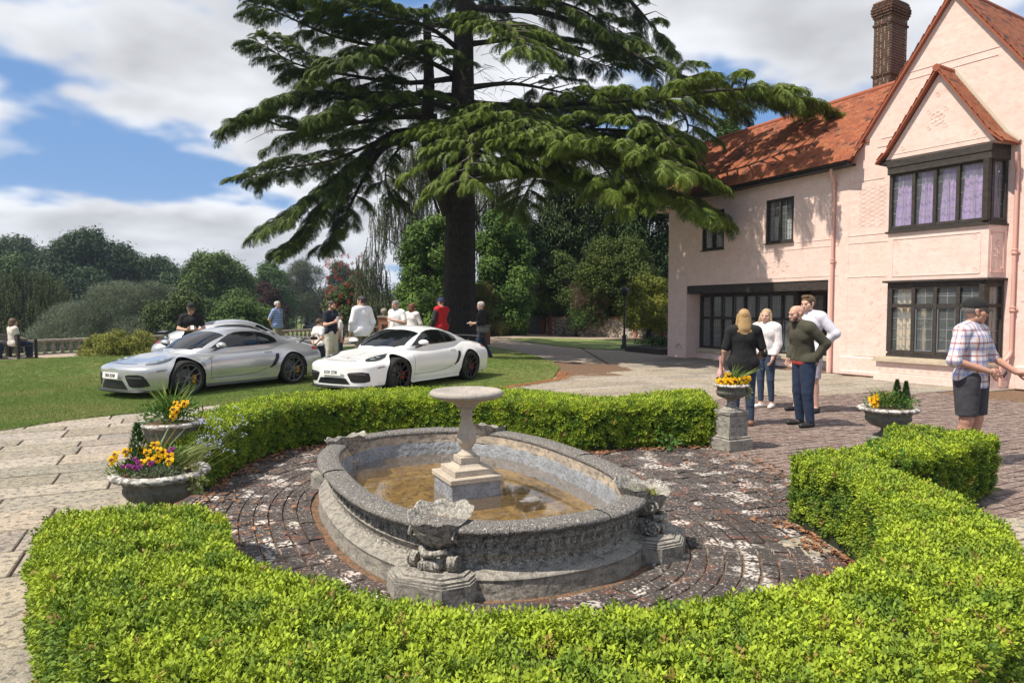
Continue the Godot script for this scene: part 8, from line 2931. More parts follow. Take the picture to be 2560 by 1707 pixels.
	crown(th, [[0, 0.7, 0, 0.7, 0.5, 0.5], [-0.6, 1.7, 0, 1.1, 0.8, 0.7], [0.8, 1.8, 0, 1.1, 0.9, 0.7], [0, 2.3, 0, 1.2, 0.7, 0.7]], "twigs", 330, 0.9, Color(0.15, 0.11, 0.075), Color(0.24, 0.18, 0.125), 537)
	crown(th, [[0.2, 0.9, 0.3, 0.9, 0.7, 0.5], [1.0, 1.4, 0.2, 0.7, 0.6, 0.4]], "broad", 130, 0.36, Color(0.04, 0.09, 0.02), Color(0.1, 0.17, 0.04), 538)
	a_tree("shrub", "low clipped yellowish mound before the balustrade", "shrub", -13.4, 23.4, 2.5, 0.72, -0.1, "broad", 1300, 0.2, Color(0.13, 0.15, 0.03), Color(0.27, 0.28, 0.055), 539, "", 12, 0.0, 0.1)

# ------------------------------------------------------------------ the cedar
func spray_mesh(sd: int) -> ArrayMesh:
	# a drooping spray about 0.9 long: stem along +z bending down, twigs to both sides that hang at their ends
	var r := RandomNumberGenerator.new()
	r.seed = sd
	var b := MB.new()
	var L := 0.9
	var n := 21
	for i in n:
		var t := float(i) / n
		var p := Vector3(r.randf_range(-0.015, 0.015), 0.05 * sin(t * 2.6) - 0.34 * t * t, L * t * (1.0 - 0.18 * t))
		for s in [-1.0, 1.0]:
			var w := (0.30 * sin(PI * (0.15 + 0.75 * t)) + 0.05) * r.randf_range(0.7, 1.15)
			var d := Vector3(s * 0.85, r.randf_range(-0.05, 0.12), 0.55).normalized()
			var e1 := p + d * w * 0.55
			var e2 := p + d * w + Vector3(0, -0.42 * w - r.randf_range(0.0, 0.06), 0)
			var side := d.cross(Vector3.UP).normalized() * 0.014
			b.quad(p - side, p + side, e1 + side * 1.15, e1 - side * 1.15)
			b.tri(e1 - side * 1.15, e1 + side * 1.15, e2)
			# hanging needles under the twig
			for k in 3:
				var q := p.lerp(e2, 0.25 + 0.3 * k)
				var dd := Vector3(r.randf_range(-0.03, 0.03), -r.randf_range(0.06, 0.13), r.randf_range(-0.03, 0.03))
				b.tri(q - Vector3(0.010, 0, 0.006), q + Vector3(0.010, 0, 0.006), q + dd)
	return b.mesh()

func build_cedar() -> void:
	M.leaf_cedar = leaf_mat(Color(1, 1, 1), 0.5, 0.6)
	M.cedar_bark = tri_mat([[noise(83, 0.03, 5), [[0.3, 0.060, 0.044, 0.036], [0.7, 0.022, 0.017, 0.015]]], [noise(84, 0.1, 3), [[0.3, 0.012, 0.01, 0.009, 0.8], [0.5, 0.1, 0.1, 0.1, 0.0]]]], 0.9, 0.95, 256, noise(82, 0.06, 4), 6.0)
	M.cedar_bark.uv1_scale = Vector3(1.6, 0.35, 1.6)
	var o := thing("cedar_tree", "huge dark cedar with a massive trunk and drooping layered branches", "tree", Vector3(-2.2, 0, -28))
	var base := Vector3(-2.2, 0, -28)
	var r := RandomNumberGenerator.new()
	r.seed = 601
	var b := MB.new()
	var rows := []
	var tr := [[-0.3, 1.35], [0.0, 1.0], [0.35, 0.79], [0.9, 0.70], [1.8, 0.665], [4.0, 0.62], [6.2, 0.585], [8.0, 0.56], [10.0, 0.47], [12.0, 0.40], [14.5, 0.33], [18.0, 0.2], [22.0, 0.04]]
	for q in tr:
		var row := PackedVector3Array()
		for s in 49:
			var a := TAU * (s % 48) / 48.0
			var flare := 1.0 + 0.22 * maxf(0.0, sin(a * 5.0 + 0.7)) * smoothstep(1.2, -0.1, q[0]) + 0.03 * sin(a * 9.0 + q[0] * 0.4) + 0.015 * sin(a * 17.0 + q[0])
			row.append(Vector3(sin(a) * q[1] * flare + 0.02 * q[0], q[0], cos(a) * q[1] * flare))
		rows.append(row)
	b.grid(rows)
	part("trunk", b.mesh(), M.cedar_bark, o)
	b = MB.new()
	b.tube(spline([Vector3(-0.25, 5.6, 0.1), Vector3(-0.85, 7.1, 0.2), Vector3(-1.2, 8.8, 0.2), Vector3(-1.15, 11.0, 0.0), Vector3(-1.3, 14.0, -0.3)], 5), [0.42, 0.40, 0.38, 0.36, 0.34, 0.33, 0.32, 0.31, 0.30, 0.29, 0.28, 0.27, 0.26, 0.25, 0.24, 0.22, 0.2, 0.18, 0.16, 0.13, 0.1], 12)
	part("second_stem", b.mesh(), M.cedar_bark, o)
	var limbs := [
		[-3.05, 8.91, -28, -4.77, 8.7, -27.5, -5.89, 7.48, -27, -6.97, 6.05, -26.5, -7.84, 4.66, -26, -8.51, 3.93, -25.5],
		[-3.04, 9.46, -28, -4.77, 9.29, -27.5, -6.26, 8.77, -26.5, -7.79, 8.27, -25.5, -8.87, 8.39, -24.5, -9.72, 8.12, -24],
		[-3.05, 8.99, -28, -5.31, 8.65, -28.5, -7.6, 7.94, -29, -9.72, 7.64, -29.3, -11.28, 7.24, -29.5],
		[-3.36, 8.91, -28, -5.38, 7.81, -27, -6.83, 6.29, -26, -7.94, 5.38, -25.3, -8.95, 4.43, -24.6],
		[-4.74, 8.56, -27.3, -5.72, 6.97, -27, -6.3, 5.55, -26.5, -6.77, 4.53, -26.3, -7.11, 4.04, -26],
		[-2.39, 10.98, -28, -4.16, 10.49, -27, -6.12, 10.45, -26, -7.7, 10.56, -25.3, -8.94, 11.09, -24.5],
		[-2.29, 12.02, -28, -4.75, 11.97, -27.5, -7.02, 12.31, -27, -8.86, 12.93, -26.5, -9.79, 13.06, -26],
		[-2.39, 10.29, -28, -4.59, 9.92, -26.5, -6.21, 9.5, -25, -7.32, 9.15, -24, -8.39, 8.47, -23.2],
		[-2.2, 13.05, -28, -4.57, 12.6, -26.5, -6.17, 12.45, -25, -7.71, 12.89, -24],
		[-2.21, 12.19, -28, -3.12, 12.04, -25.5, -4.49, 11.66, -23.5, -5.7, 11.56, -22],
		[-2.38, 11.16, -28, -3.38, 10.76, -25, -4.26, 10.21, -23, -5.19, 9.37, -21.5],
		[-2.39, 10.12, -28, -4.26, 10.53, -30, -6.35, 10.69, -32, -8.64, 9.78, -33],
		[-2.92, 8.65, -28, -4.18, 8.15, -27, -4.87, 6.88, -26.5, -4.39, 5.69, -26.3],
		[-2.48, 9.78, -28, -3.78, 9.45, -25.5, -5.02, 8.79, -23.8, -6.48, 7.95, -22.6],
		[-1.6, 9.95, -28, 0.4, 9.43, -26.5, 2.73, 9.15, -25, 4.68, 8.7, -23, 6.11, 8.31, -21, 7.07, 8.04, -20, 7.9, 7.58, -19.2],
		[-1.59, 13.73, -28, 1.25, 13.14, -27, 3.64, 11.76, -26, 5.17, 10.63, -25.5, 6.64, 9.92, -25, 7.91, 9, -24.5],
		[-1.5, 16.11, -28, 2.12, 14.69, -27.5, 4.1, 13.96, -27, 5.42, 12.56, -26.8, 6.12, 11.5, -26.5],
		[-1.6, 8.39, -28, 0.39, 8.04, -26, 2.33, 7.89, -24, 4.3, 7.39, -22.5, 5.54, 6.11, -21.5],
		[-1.6, 7.13, -27.8, -0.42, 6.87, -25.5, 1.51, 6.66, -23, 3.23, 6.44, -21, 4.08, 6.12, -20, 4.89, 5.46, -19.2],
		[-1.6, 6.78, -27.8, 0.39, 6.65, -25.5, 2.53, 5.98, -23, 4.36, 5.31, -21.3, 5.83, 4.39, -20.2],
		[-1.6, 7.86, -28, -0.25, 7.48, -24.5, 1, 6.91, -21.5, 2.15, 6.21, -19.6],
		[-1.6, 9.43, -28, -0.41, 8.92, -25, 1.05, 7.64, -22.5, 2.17, 6.86, -21],
		[-1.9, 8.91, -28, -1.57, 8.04, -24, -1.2, 6.86, -21, -1.39, 5.33, -19.8],
		[-1.6, 10.64, -28, 0.07, 11.26, -29.5, 2.41, 11.31, -31, 5.1, 10.92, -32],
		[-1.59, 12.36, -28, 0.43, 12.88, -29, 2.33, 12.75, -30, 4.66, 12.19, -30.5],
		[-1.59, 13.05, -28, -0.72, 11.99, -25, 0.06, 10.89, -23, 0.54, 9.82, -22],
		[-1.58, 15.09, -28, 0.41, 14.19, -27.5, 2.59, 13.3, -27, 4.42, 12.23, -26.8],
		[0.06, 6.62, -24.8, 0.8, 6.3, -23.5, 0.49, 5.59, -22.8, 0.2, 4.96, -22.4],
		[2.99, 6.41, -21.2, 3.49, 5.91, -20.2, 3.64, 5.17, -19.6, 3.1, 4.52, -19.3],
		[2.48, 7.89, -24, 3.45, 7.92, -22.5, 4.32, 7.3, -21.2, 4.91, 6.44, -20.3],
		[4.68, 8.68, -23, 5.35, 8.11, -22.2, 5.49, 7.27, -21.6, 4.86, 6.51, -21.2],
		[-1.6, 8.73, -28, -1.04, 8.3, -25, 0.06, 7.65, -22, 0.7, 6.61, -20.5],
		[1.77, 6.6, -22.6, 2.02, 6.49, -20.8, 2.76, 5.52, -19.5, 2.45, 4.83, -19]]
	var xs: Array[Transform3D] = []
	var tints := PackedColorArray()
	var wood: Array[MB] = []
	var twigs := MB.new()
	# boughs above the picture complete the crown
	for i in 16:
		var a := i * 2.39
		var h := 15.6 + i * 0.45
		var l := 7.5 - i * 0.38
		limbs.append([base.x, h, base.z, base.x + cos(a) * l * 0.5, h + 0.5, base.z + sin(a) * l * 0.5, base.x + cos(a) * l, h - 0.6, base.z + sin(a) * l])
	for li in limbs.size():
		var q: Array = limbs[li]
		var pts := []
		for i in range(0, q.size(), 3): pts.append(Vector3(q[i], q[i + 1], q[i + 2]) - base)
		var path := spline(pts, 7)
		var n := path.size()
		var rad := []
		var total := 0.0
		for i in range(1, n): total += (path[i] as Vector3).distance_to(path[i - 1])
		for i in n: rad.append(lerpf(0.05 + total * 0.011, 0.008, pow(float(i) / (n - 1), 0.7)))
		var bb := MB.new()
		bb.tube(path, rad, 7, false)
		part("bough", bb.mesh(), M.cedar_bark, o)
		var yellow: float = clampf((-(path[n - 1] as Vector3).z * -1.0 + 0.0) / 8.0, 0.0, 1.0) if li > 13 else 0.25
		var put := func(p: Vector3, dir: Vector3, size: float, tone: float):
			var z := (dir + Vector3(0, -0.12, 0)).normalized()
			var x := Vector3.UP.cross(z).normalized()
			var y := z.cross(x)
			var roll := Basis(z, r.randf_range(-0.35, 0.35))
			var s := size * r.randf_range(0.8, 1.2)
			xs.append(Transform3D(roll * Basis(x, y, z) * Basis.from_scale(Vector3.ONE * s), p))
			var c := Color(0.032, 0.062, 0.016).lerp(Color(0.115, 0.165, 0.022), clampf(tone + r.randf_range(-0.25, 0.25), 0, 1))
			tints.append(c * r.randf_range(0.8, 1.2))
		# side branches, alternately left and right, longer in the middle of the bough
		var run := 0.0
		var next := total * 0.16
		var sidef := 1.0
		for i in range(1, n):
			var a: Vector3 = path[i - 1]
			var c: Vector3 = path[i]
			var seg := a.distance_to(c)
			while run + seg > next:
				var p := a.lerp(c, (next - run) / seg)
				var t := next / total
				var f := (c - a).normalized()
				var out := f.cross(Vector3.UP).normalized() * sidef
				sidef = -sidef
				var bare := 0.35 if t < 0.35 else 0.06
				if li in [12, 15, 16, 23, 24, 26]: bare = 0.6 if t < 0.5 else 0.2
				var bl := total * 0.24 * (0.35 + 0.8 * sin(PI * clampf(0.12 + 0.83 * t, 0, 1))) * r.randf_range(0.7, 1.25)
				bl = minf(bl, 2.3)
				var dir := (out * 0.9 + f * r.randf_range(0.35, 0.8) + Vector3(0, r.randf_range(-0.05, 0.16), 0)).normalized()
				var tip := p + dir * bl + Vector3(0, -0.16 * bl * bl * 0.35, 0)
				var midp := p + dir * bl * 0.5 + Vector3(0, 0.05 * bl, 0)
				twigs.tube([p, midp, tip], [0.02 + 0.008 * bl, 0.014, 0.005], 4, false)
				if r.randf() > bare:
					var k := int(bl / 0.13) + 1
					for j in k:
						var u := (j + r.randf()) / k
						if u < 0.18: continue
						var w := p.lerp(midp, u * 2.0) if u < 0.5 else midp.lerp(tip, u * 2.0 - 1.0)
						var sd := dir.cross(Vector3.UP).normalized() * (1.0 if j & 1 else -1.0)
						put.call(w, (dir * 0.75 + sd * r.randf_range(0.2, 1.0)).normalized(), 0.52 + 0.2 * (1.0 - u), yellow * 0.8 + 0.2 * u + 0.1)
					put.call(tip - dir * 0.1, dir, 0.62, yellow + 0.3)
				next += lerpf(0.34, 0.2, t)
			run += seg
		var last := ((path[n - 1] as Vector3) - (path[n - 3] as Vector3)).normalized()
		for k in 8:
			put.call((path[n - 1] as Vector3) - last * 0.22 * k, (last + Vector3(r.randf_range(-0.5, 0.5), 0, r.randf_range(-0.5, 0.5))).normalized(), 0.6, yellow + 0.3)
	# dead grey twigs near the stem
	for i in 260:
		var h := r.randf_range(6.0, 14.0)
		var a := r.randf() * TAU
		var p := Vector3(cos(a) * r.randf_range(0.3, 2.2), h, sin(a) * r.randf_range(0.3, 2.2))
		var d := Vector3(cos(a), r.randf_range(-0.9, 0.3), sin(a)).normalized() * r.randf_range(0.5, 1.4)
		twigs.tube([p, p + d * 0.5 + Vector3(0, 0.08, 0), p + d], [0.012, 0.008, 0.003], 3, false)
	part("twigs", twigs.mesh(), M.twig, o).set_meta("kind", "stuff")
	# shared between three spray shapes
	for v in 3:
		var sub: Array[Transform3D] = []
		var tt := PackedColorArray()
		for i in range(v, xs.size(), 3):
			sub.append(xs[i]); tt.append(tints[i])
		stuff("foliage", spray_mesh(610 + v), M.leaf_cedar, o, sub, tt)

# ------------------------------------------------------------------ terrace balustrade, benches, piers
func bal_at(d: float) -> Vector3:
	return Vector3(-16.6 + 0.4915 * (d - 23.2), 0.13, -d)

func build_terrace() -> void:
	M.bal_stone = tri_mat([[noise(161, 0.03, 5), [[0.25, 0.42, 0.37, 0.31], [0.75, 0.25, 0.22, 0.19]]], [noise(162, 0.1, 3), [[0.3, 0.10, 0.09, 0.08, 0.7], [0.5, 0.2, 0.2, 0.2, 0.0]]]], 1.2, 0.95, 256)
	var o := thing("balustrade", "low weathered stone balustrade running along the far edge of the lawn", "balustrade")
	var b := MB.new()
	b.lathe([Vector2(0.055, 0.06), Vector2(0.06, 0.075), Vector2(0.045, 0.09), Vector2(0.05, 0.11), Vector2(0.075, 0.16), Vector2(0.082, 0.2), Vector2(0.07, 0.25), Vector2(0.045, 0.32), Vector2(0.036, 0.37), Vector2(0.05, 0.385), Vector2(0.055, 0.41)], 12)
	b.box(Vector3(0, 0.05, 0), Vector3(0.13, 0.03, 0.13))
	b.box(Vector3(0, 0.422, 0), Vector3(0.13, 0.03, 0.13))
	var bm := b.mesh()
	var dir := (bal_at(30) - bal_at(20)).normalized()
	var B := Basis(dir, Vector3.UP, dir.cross(Vector3.UP))
	var d := 17.5
	var seg := 0
	while d < 44.0:
		var a := bal_at(d)
		var c := bal_at(d + 2.4)
		var l := a.distance_to(c)
		part("rail_stone", boxmesh(Vector3(l - 0.01, 0.085, 0.26), 0.015), M.bal_stone, o, Transform3D(B, (a + c) * 0.5 + Vector3(0, 0.48, 0)))
		part("plinth_stone", boxmesh(Vector3(l - 0.01, 0.12, 0.28), 0.012), M.bal_stone, o, Transform3D(B, (a + c) * 0.5 + Vector3(0, -0.022, 0)))
		var n := 9
		for i in n: part("baluster", bm, M.bal_stone, o, Transform3D(B, a.lerp(c, (i + 0.5) / n)))
		d += 2.4
		seg += 1
	var spots := [[22.0, 0.25, "dark wooden bench at the left edge with two people seated", -16.1], [33.4, 0.9, "dark wooden bench beside the navy T-shirt man, facing the park", -7.6], [34.2, 0.9, "dark wooden bench behind the white shirted man, facing the park", -5.6]]
	for s in spots: bench(Vector3(s[3], 0.115, -s[0]), 2.6 if s[3] < -10.0 else 2.9, s[2])
	# pier with a ball, low pier by the cedar
	var p := thing("gate_pier", "brick pier with a pale stone ball behind the polo shirt man", "pier", Vector3(-7.15, 0.1, -38.2))
	part("shaft", boxmesh(Vector3(0.55, 1.1, 0.55), 0.01, Vector3(0, 0.55, 0)), M.flint_brick, p)
	part("cap", boxmesh(Vector3(0.66, 0.1, 0.66), 0.02, Vector3(0, 1.15, 0)), M.bal_stone, p)
	b = MB.new()
	b.lathe([Vector2(0.1, 1.2), Vector2(0.12, 1.22), Vector2(0.06, 1.26), Vector2(0.13, 1.32), Vector2(0.2, 1.42), Vector2(0.2, 1.5), Vector2(0.14, 1.6), Vector2(0.001, 1.66)], 16)
	part("ball", b.mesh(), M.bal_stone, p)
	p = thing("low_pier", "low brick pier just right of the cedar trunk", "pier", Vector3(-1.15, 0.1, -30.2))
	part("shaft", boxmesh(Vector3(0.36, 0.82, 0.36), 0.01, Vector3(0, 0.4, 0)), M.flint_brick, p)
	part("cap", boxmesh(Vector3(0.42, 0.07, 0.42), 0.015, Vector3(0, 0.85, 0)), M.bal_stone, p)
	# small planted urn by the benches
	var u := thing("planter", "small stone planter of yellow flowers between the benches", "planter", Vector3(-8.75, 0.1, -33.2))
	b = MB.new()
	b.lathe([Vector2(0.12, 0.0), Vector2(0.1, 0.06), Vector2(0.06, 0.12), Vector2(0.14, 0.2), Vector2(0.2, 0.32), Vector2(0.22, 0.36), Vector2(0.001, 0.34)], 16)
	part("bowl", b.mesh(), M.bal_stone, u)
	leaf_clump(u, "flowers", Vector3(0, 0.5, 0), Vector3(0.17, 0.17, 0.17), 260, 0.06, 0.4, [Color(0.6, 0.4, 0.01), Color(0.7, 0.45, 0.01), Color(0.08, 0.15, 0.03)], 701)
	# the far vehicle on the field and the jet of water
	var gy := terrain(-35.6, 120)
	var gb := thing("golf_buggy", "small dark buggy standing far off on the field", "buggy", Vector3(-34.9, gy, -118), 0.9)
	part("body", boxmesh(Vector3(2.3, 0.5, 1.2), 0.12, Vector3(0, 0.6, 0)), mat(Color(0.03, 0.035, 0.05), 0.4), gb)
	part("bonnet", boxmesh(Vector3(0.8, 0.25, 1.1), 0.1, Vector3(0.7, 0.95, 0)), mat(Color(0.08, 0.09, 0.11), 0.3), gb)
	part("seat", boxmesh(Vector3(0.5, 0.7, 1.1), 0.08, Vector3(-0.5, 1.15, 0)), M.dark_iron, gb)
	for q in [Vector3(0.8, 0.28, 0.6), Vector3(0.8, 0.28, -0.6), Vector3(-0.8, 0.28, 0.6), Vector3(-0.8, 0.28, -0.6)]:
		b = MB.new()
		b.xf = Transform3D(Basis(Vector3.RIGHT, PI / 2), q)
		b.lathe([Vector2(0.001, -0.1), Vector2(0.28, -0.1), Vector2(0.28, 0.1), Vector2(0.001, 0.1)], 14)
		part("wheel", b.mesh(), M.tyre if M.has("tyre") else M.dark_iron, gb)
	var fog := FogVolume.new()
	fog.shape = RenderingServer.FOG_VOLUME_SHAPE_CONE
	fog.size = Vector3(1.9, 4.9, 1.9)
	fog.position = Vector3(-22.6, 0.1, -60)
	fog.rotation.z = 0.16
	var fm := FogMaterial.new()
	fm.density = 0.34
	fm.albedo = Color(0.95, 0.97, 1.0)
	fog.material = fm
	fog.name = "water_jet"
	add_child(fog)
	tag(fog, "white misty jet of water rising in the park", "water jet")

func bench(at: Vector3, turn: float, label: String) -> void:
	var o := thing("park_bench", label, "bench", at, turn, "dark wooden benches on the terrace")
	var m: Material = M.bench_wood
	for i in 3: part("back_slat", boxmesh(Vector3(1.8, 0.11, 0.025), 0.006, Vector3(0, 0.50 + i * 0.125, -0.2)), m, o)
	for i in 4: part("seat_slat", boxmesh(Vector3(1.8, 0.025, 0.095), 0.006, Vector3(0, 0.43, -0.12 + i * 0.11)), m, o)
	for x in [-0.86, 0.86]:
		part("back_leg", boxmesh(Vector3(0.07, 0.82, 0.07), 0.008, Vector3(x, 0.41, -0.24)), m, o)
		part("front_leg", boxmesh(Vector3(0.07, 0.62, 0.07), 0.008, Vector3(x, 0.31, 0.26)), m, o)
		part("armrest", boxmesh(Vector3(0.08, 0.03, 0.5), 0.008, Vector3(x, 0.635, 0.03)), m, o)

# ------------------------------------------------------------------ flint wall with its door, lamp post
func flint_run(o: Node3D, a: Vector3, c: Vector3, h: float, sd: int) -> void:
	var dir := (c - a).normalized()
	var nrm := Vector3.UP.cross(dir) * -1.0
	if nrm.z < 0: nrm = -nrm
	var l := a.distance_to(c)
	var B := Basis(dir, Vector3.UP, dir.cross(Vector3.UP))
	part("mortar_core", boxmesh(Vector3(l, h, 0.3), 0.0, Vector3(0, h * 0.5, 0)), M.flint_mortar, o, Transform3D(B, (a + c) * 0.5))
	var r := RandomNumberGenerator.new()
	r.seed = sd
	var st := MB.new()
	st.ball(Vector3.ZERO, Vector3(0.5, 0.5, 0.5), 7, 5)
	var xs: Array[Transform3D] = []
	var tints := PackedColorArray()
	var y := 0.05
	while y < h - 0.04:
		var x := r.randf() * 0.08
		while x < l:
			var w := r.randf_range(0.08, 0.17)
			var hh := r.randf_range(0.07, 0.11)
			var at := a + dir * (x + w * 0.5) + Vector3(0, y + r.randf_range(-0.015, 0.015), 0) + nrm * 0.145
			xs.append(Transform3D(Basis(dir, Vector3.UP, dir.cross(Vector3.UP)) * Basis(Vector3(0, 0, 1), r.randf_range(-0.3, 0.3)) * Basis.from_scale(Vector3(w, hh, r.randf_range(0.05, 0.12))), at))
			var t := r.randf()
			tints.append(Color(0.62, 0.58, 0.52) * r.randf_range(0.7, 1.1) if t < 0.55 else (Color(0.16, 0.155, 0.16) * r.randf_range(0.6, 1.3) if t < 0.85 else Color(0.3, 0.2, 0.14)))
			x += w + 0.012
		y += 0.092
	stuff("flints", st.mesh(), M.flint, o, xs, tints)
	for i in int(l / 0.24):
		var at := a + dir * (i * 0.24 + 0.12) + Vector3(0, h + 0.045, 0)
		part("coping_brick", M.coping_mesh, M.flint_brick, o, Transform3D(B * Basis(Vector3(0, 0, 1), r.randf_range(-0.03, 0.03)), at))

func build_far_wall() -> void:
	M.flint = mat(Color(1, 1, 1), 0.7)
	M.flint.vertex_color_use_as_albedo = true
	M.flint_mortar = mat(Color(0.34, 0.30, 0.25), 0.95)
	M.flint_brick = tri_mat([[noise(171, 0.06, 4), [[0.25, 0.36, 0.13, 0.07], [0.75, 0.22, 0.085, 0.055]]], [noise(172, 0.15, 2), [[0.62, 0.4, 0.34, 0.27, 0.0], [0.75, 0.4, 0.34, 0.27, 0.7]]]], 1.0, 0.9, 256)
	M.coping_mesh = boxmesh(Vector3(0.225, 0.09, 0.34), 0.01)
	M.bench_wood = mat(Color(0.022, 0.017, 0.015), 0.7)
	var w := thing("flint_wall", "flint wall with brick coping from the garden door to the wing, sunlit", "wall")
	flint_run(w, Vector3(2.25, 0, -43.6), Vector3(9.6, 0, -38.4), 1.12, 711)
	for q in [[2.5, 43.4], [7.3, 40.05], [8.7, 39.05]]: part("brick_pier", boxmesh(Vector3(0.42, 1.32, 0.42), 0.02, Vector3(0, 0.66, 0)), M.flint_brick, w, Transform3D(Basis(Vector3.UP, 0.6), Vector3(q[0], 0, -q[1])))
	w = thing("flint_wall", "short shaded flint wall left of the garden door, under ivy", "wall")
	flint_run(w, Vector3(-2.6, 0, -43.0), Vector3(0.7, 0, -44.0), 1.3, 712)
	# door house
	var D := thing("garden_doorway", "brick doorway with a flint gablet and closed grey door in the garden wall", "doorway", Vector3(1.42, 0, -44.0), -0.12)
	for s in [-1.0, 1.0]:
		for k in 29:
			part("brick", boxmesh(Vector3(0.24 if k & 1 else 0.33, 0.066, 0.34), 0.006), M.flint_brick, D, Transform3D(Basis(Vector3.UP, 0.02 * sin(k * 2.0)), Vector3(s * (0.54 if k & 1 else 0.585), 0.04 + k * 0.075, 0)))
	part("jamb_core", boxmesh(Vector3(0.2, 2.2, 0.3), 0.0, Vector3(-0.56, 1.1, -0.02)), M.flint_mortar, D)
	part("jamb_core", boxmesh(Vector3(0.2, 2.2, 0.3), 0.0, Vector3(0.56, 1.1, -0.02)), M.flint_mortar, D)
	var dr := part("door", boxmesh(Vector3(0.84, 2.1, 0.06), 0.004, Vector3(0, 1.07, -0.08)), mat(Color(0.15, 0.15, 0.155), 0.6), D)
	for i in 5: part("plank", boxmesh(Vector3(0.155, 2.06, 0.02), 0.004, Vector3(-0.33 + i * 0.165, 1.07, -0.042)), mat(Color(0.16, 0.16, 0.165), 0.6), dr)
	var b := MB.new()
	zprism(b, PackedVector2Array([Vector2(-0.95, 2.3), Vector2(0.95, 2.3), Vector2(0.62, 2.85), Vector2(0.22, 3.3), Vector2(-0.22, 3.3), Vector2(-0.62, 2.85)]), -0.22, 0.12)
	part("gablet", b.mesh(), M.flint_mortar, D)
	for i in 8: part("dentil", boxmesh(Vector3(0.15, 0.1, 0.4), 0.01, Vector3(-0.85 + i * 0.243, 2.25, 0.02)), M.flint_brick, D)
	var r := RandomNumberGenerator.new()
	r.seed = 713
	var st := MB.new()
	st.ball(Vector3.ZERO, Vector3(0.5, 0.5, 0.5), 7, 5)
	var xs: Array[Transform3D] = []
	var tints := PackedColorArray()
	for i in 170:
		var y := r.randf_range(2.34, 3.28)
		var hw := 0.92 - (y - 2.3) * 0.72
		xs.append(Transform3D(Basis(Vector3(0, 0, 1), r.randf()) * Basis.from_scale(Vector3(r.randf_range(0.09, 0.17), r.randf_range(0.07, 0.11), 0.1)), Vector3(r.randf_range(-hw, hw), y, 0.12)))
		tints.append(Color(0.5, 0.46, 0.42) * r.randf_range(0.5, 1.1) if r.randf() < 0.6 else Color(0.17, 0.15, 0.15))
	stuff("flints", st.mesh(), M.flint, D, xs, tints)
	# lamp post
	var L := thing("lamp_post", "black iron lamp post on the grass near the wing", "lamp post", Vector3(4.78, 0, -29.0))
	b = MB.new()
	b.lathe([Vector2(0.16, 0.0), Vector2(0.15, 0.12), Vector2(0.10, 0.2), Vector2(0.085, 0.5), Vector2(0.09, 0.55), Vector2(0.05, 0.62), Vector2(0.042, 1.4), Vector2(0.06, 1.43), Vector2(0.04, 1.47), Vector2(0.034, 2.15), Vector2(0.06, 2.2), Vector2(0.03, 2.24)], 14)
	part("post", b.mesh(), M.dark_iron, L)
	b = MB.new()
	b.lathe([Vector2(0.05, 2.24), Vector2(0.12, 2.30), Vector2(0.17, 2.46), Vector2(0.165, 2.48)], 14)
	part("lantern", b.mesh(), M.dark_iron, L)
	b = MB.new()
	b.lathe([Vector2(0.2, 2.48), Vector2(0.17, 2.55), Vector2(0.08, 2.62), Vector2(0.03, 2.66), Vector2(0.001, 2.72)], 14)
	part("lantern_roof", b.mesh(), M.dark_iron, L)
	# raised bed against the end of the wing
	var rb := thing("raised_bed", "low dark edged planting bed against the end of the wing", "flower bed", Vector3.ZERO)
	b = MB.new()
	b.prism(PackedVector2Array([Vector2(4.6, -27.7), Vector2(5.6, -25.5), Vector2(7.4, -27.2), Vector2(6.4, -29.5)]), -0.05, 0.2)
	part("kerb", b.mesh(), mat(Color(0.05, 0.04, 0.035), 0.95), rb)
	leaf_clump(rb, "plants", Vector3(5.9, 0.33, -27.6), Vector3(0.9, 0.2, 1.0), 700, 0.12, 0.25, [Color(0.03, 0.07, 0.02), Color(0.06, 0.12, 0.03)], 714)

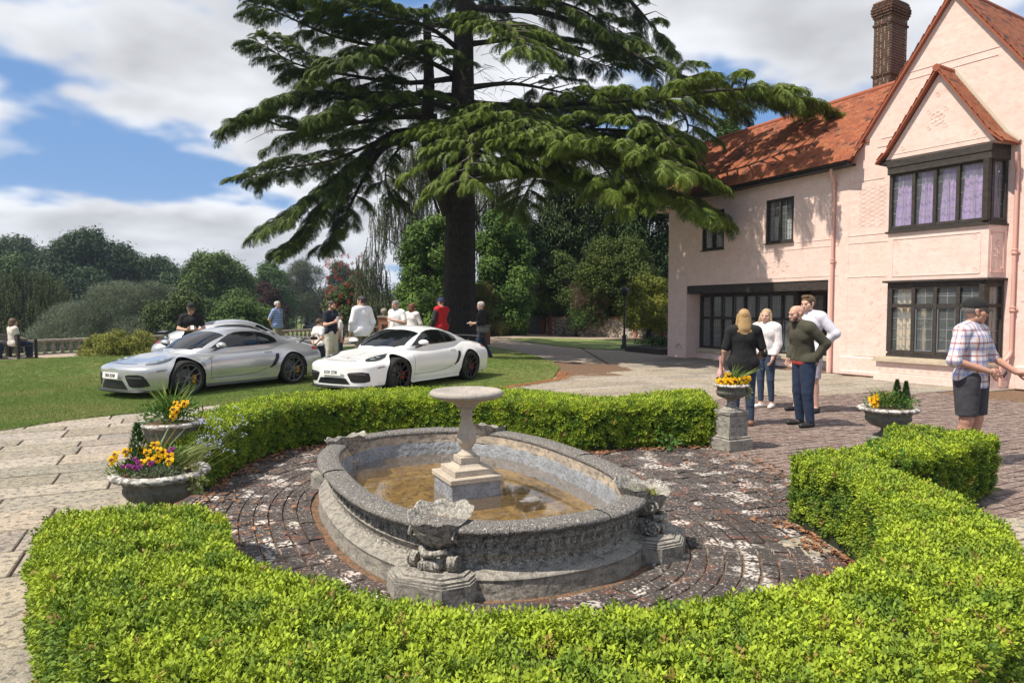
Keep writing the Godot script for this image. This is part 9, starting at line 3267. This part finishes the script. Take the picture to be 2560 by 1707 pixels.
# ------------------------------------------------------------------ litter, weeds
func build_small_things() -> void:
	var r := RandomNumberGenerator.new()
	r.seed = 801
	var lf := MB.new()
	lf.tri(Vector3(-0.02, 0, 0), Vector3(0.0, 0.006, 0.012), Vector3(0.022, 0.002, 0))
	lf.tri(Vector3(-0.02, 0, 0), Vector3(0.022, 0.002, 0), Vector3(0.0, 0.005, -0.012))
	var xs: Array[Transform3D] = []
	var tints := PackedColorArray()
	for pass_ in [[NEAR_IN, 1900, 0.16], [FAR_IN, 1800, 0.16], [[[-2.9, 6.4], [-2.7, 5.6], [-2.3, 4.8], [-2.2, 4.1]], 500, 0.35], [[[2.3, 5.4], [2.6, 6.2], [2.9, 7.4], [2.6, 8.4]], 260, 0.5]]:
		var path := resample(pass_[0], 80)
		for i in pass_[1]:
			var k := r.randi_range(1, 78)
			var q := path[k].lerp(path[k + 1], r.randf())
			var inw := (Vector2(FC.x, FC.y) - q).normalized()
			q += inw * absf(r.randfn(0.0, pass_[2])) * (0.5 + 0.5 * sin(k * 0.9))
			xs.append(Transform3D(Basis.from_euler(Vector3(r.randf_range(-0.5, 0.5), r.randf() * TAU, r.randf_range(-0.5, 0.5))).scaled(Vector3.ONE * r.randf_range(0.6, 1.4)), Vector3(q.x, 0.008 + r.randf() * 0.01, -q.y)))
			tints.append([Color(0.26, 0.12, 0.06), Color(0.17, 0.085, 0.05), Color(0.36, 0.19, 0.1)][r.randi() % 3] * r.randf_range(0.7, 1.2))
	# needles swept along the edge of the lawn
	for i in 2600:
		var t := r.randf()
		var a := Vector2(-0.6, 14.5).lerp(Vector2(1.1, 16.8), t * 1.6) if t < 0.62 else Vector2(1.1, 16.8).lerp(Vector2(1.35, 20.0), (t - 0.62) / 0.38)
		a += Vector2(absf(r.randfn(0.0, 0.16)), -absf(r.randfn(0.0, 0.1)))
		xs.append(Transform3D(Basis.from_euler(Vector3(0, r.randf() * TAU, 0)).scaled(Vector3.ONE * r.randf_range(0.8, 1.5)), Vector3(a.x, 0.02, -a.y)))
		tints.append(Color(0.42, 0.2, 0.09) * r.randf_range(0.7, 1.2))
	var o := stuff("fallen_leaves", lf.mesh(), M.leaf_dull, self, xs, tints)
	tag(o, "brown fallen leaves and cedar needles gathered along hedges and lawn edge", "leaf litter")
	# a few weeds
	for q in [[Vector3(1.95, 0.0, -8.25), "broad leaved weed at the foot of the far hedge", 0.22], [Vector3(2.55, 0.0, -2.35), "leafy elder shoot growing out at the lower right hedge corner", 0.4], [Vector3(3.05, 0.35, -5.5), "leafy shoot poking out between the hedge and its spur", 0.28], [Vector3(5.95, 0.3, -24.1), "small dark plant growing from the wing's pillar", 0.2]]:
		var w := thing("weed", q[1], "plant", q[0])
		leaf_clump(w, "leaves", Vector3(0, q[2] * 0.5, 0), Vector3(q[2], q[2] * 0.6, q[2]) * 0.7, 46, q[2] * 0.32, 0.27, [Color(0.07, 0.16, 0.03), Color(0.11, 0.22, 0.05)], int(q[0].x * 100) + 900, 0.3)
		var b := MB.new()
		for i in 4: b.tube([Vector3(0, -0.05, 0), Vector3(r.randf_range(-0.4, 0.4), 0.9, r.randf_range(-0.4, 0.4)) * q[2]], [0.004, 0.002], 4, false)
		part("stem", b.mesh(), M.twig, w)
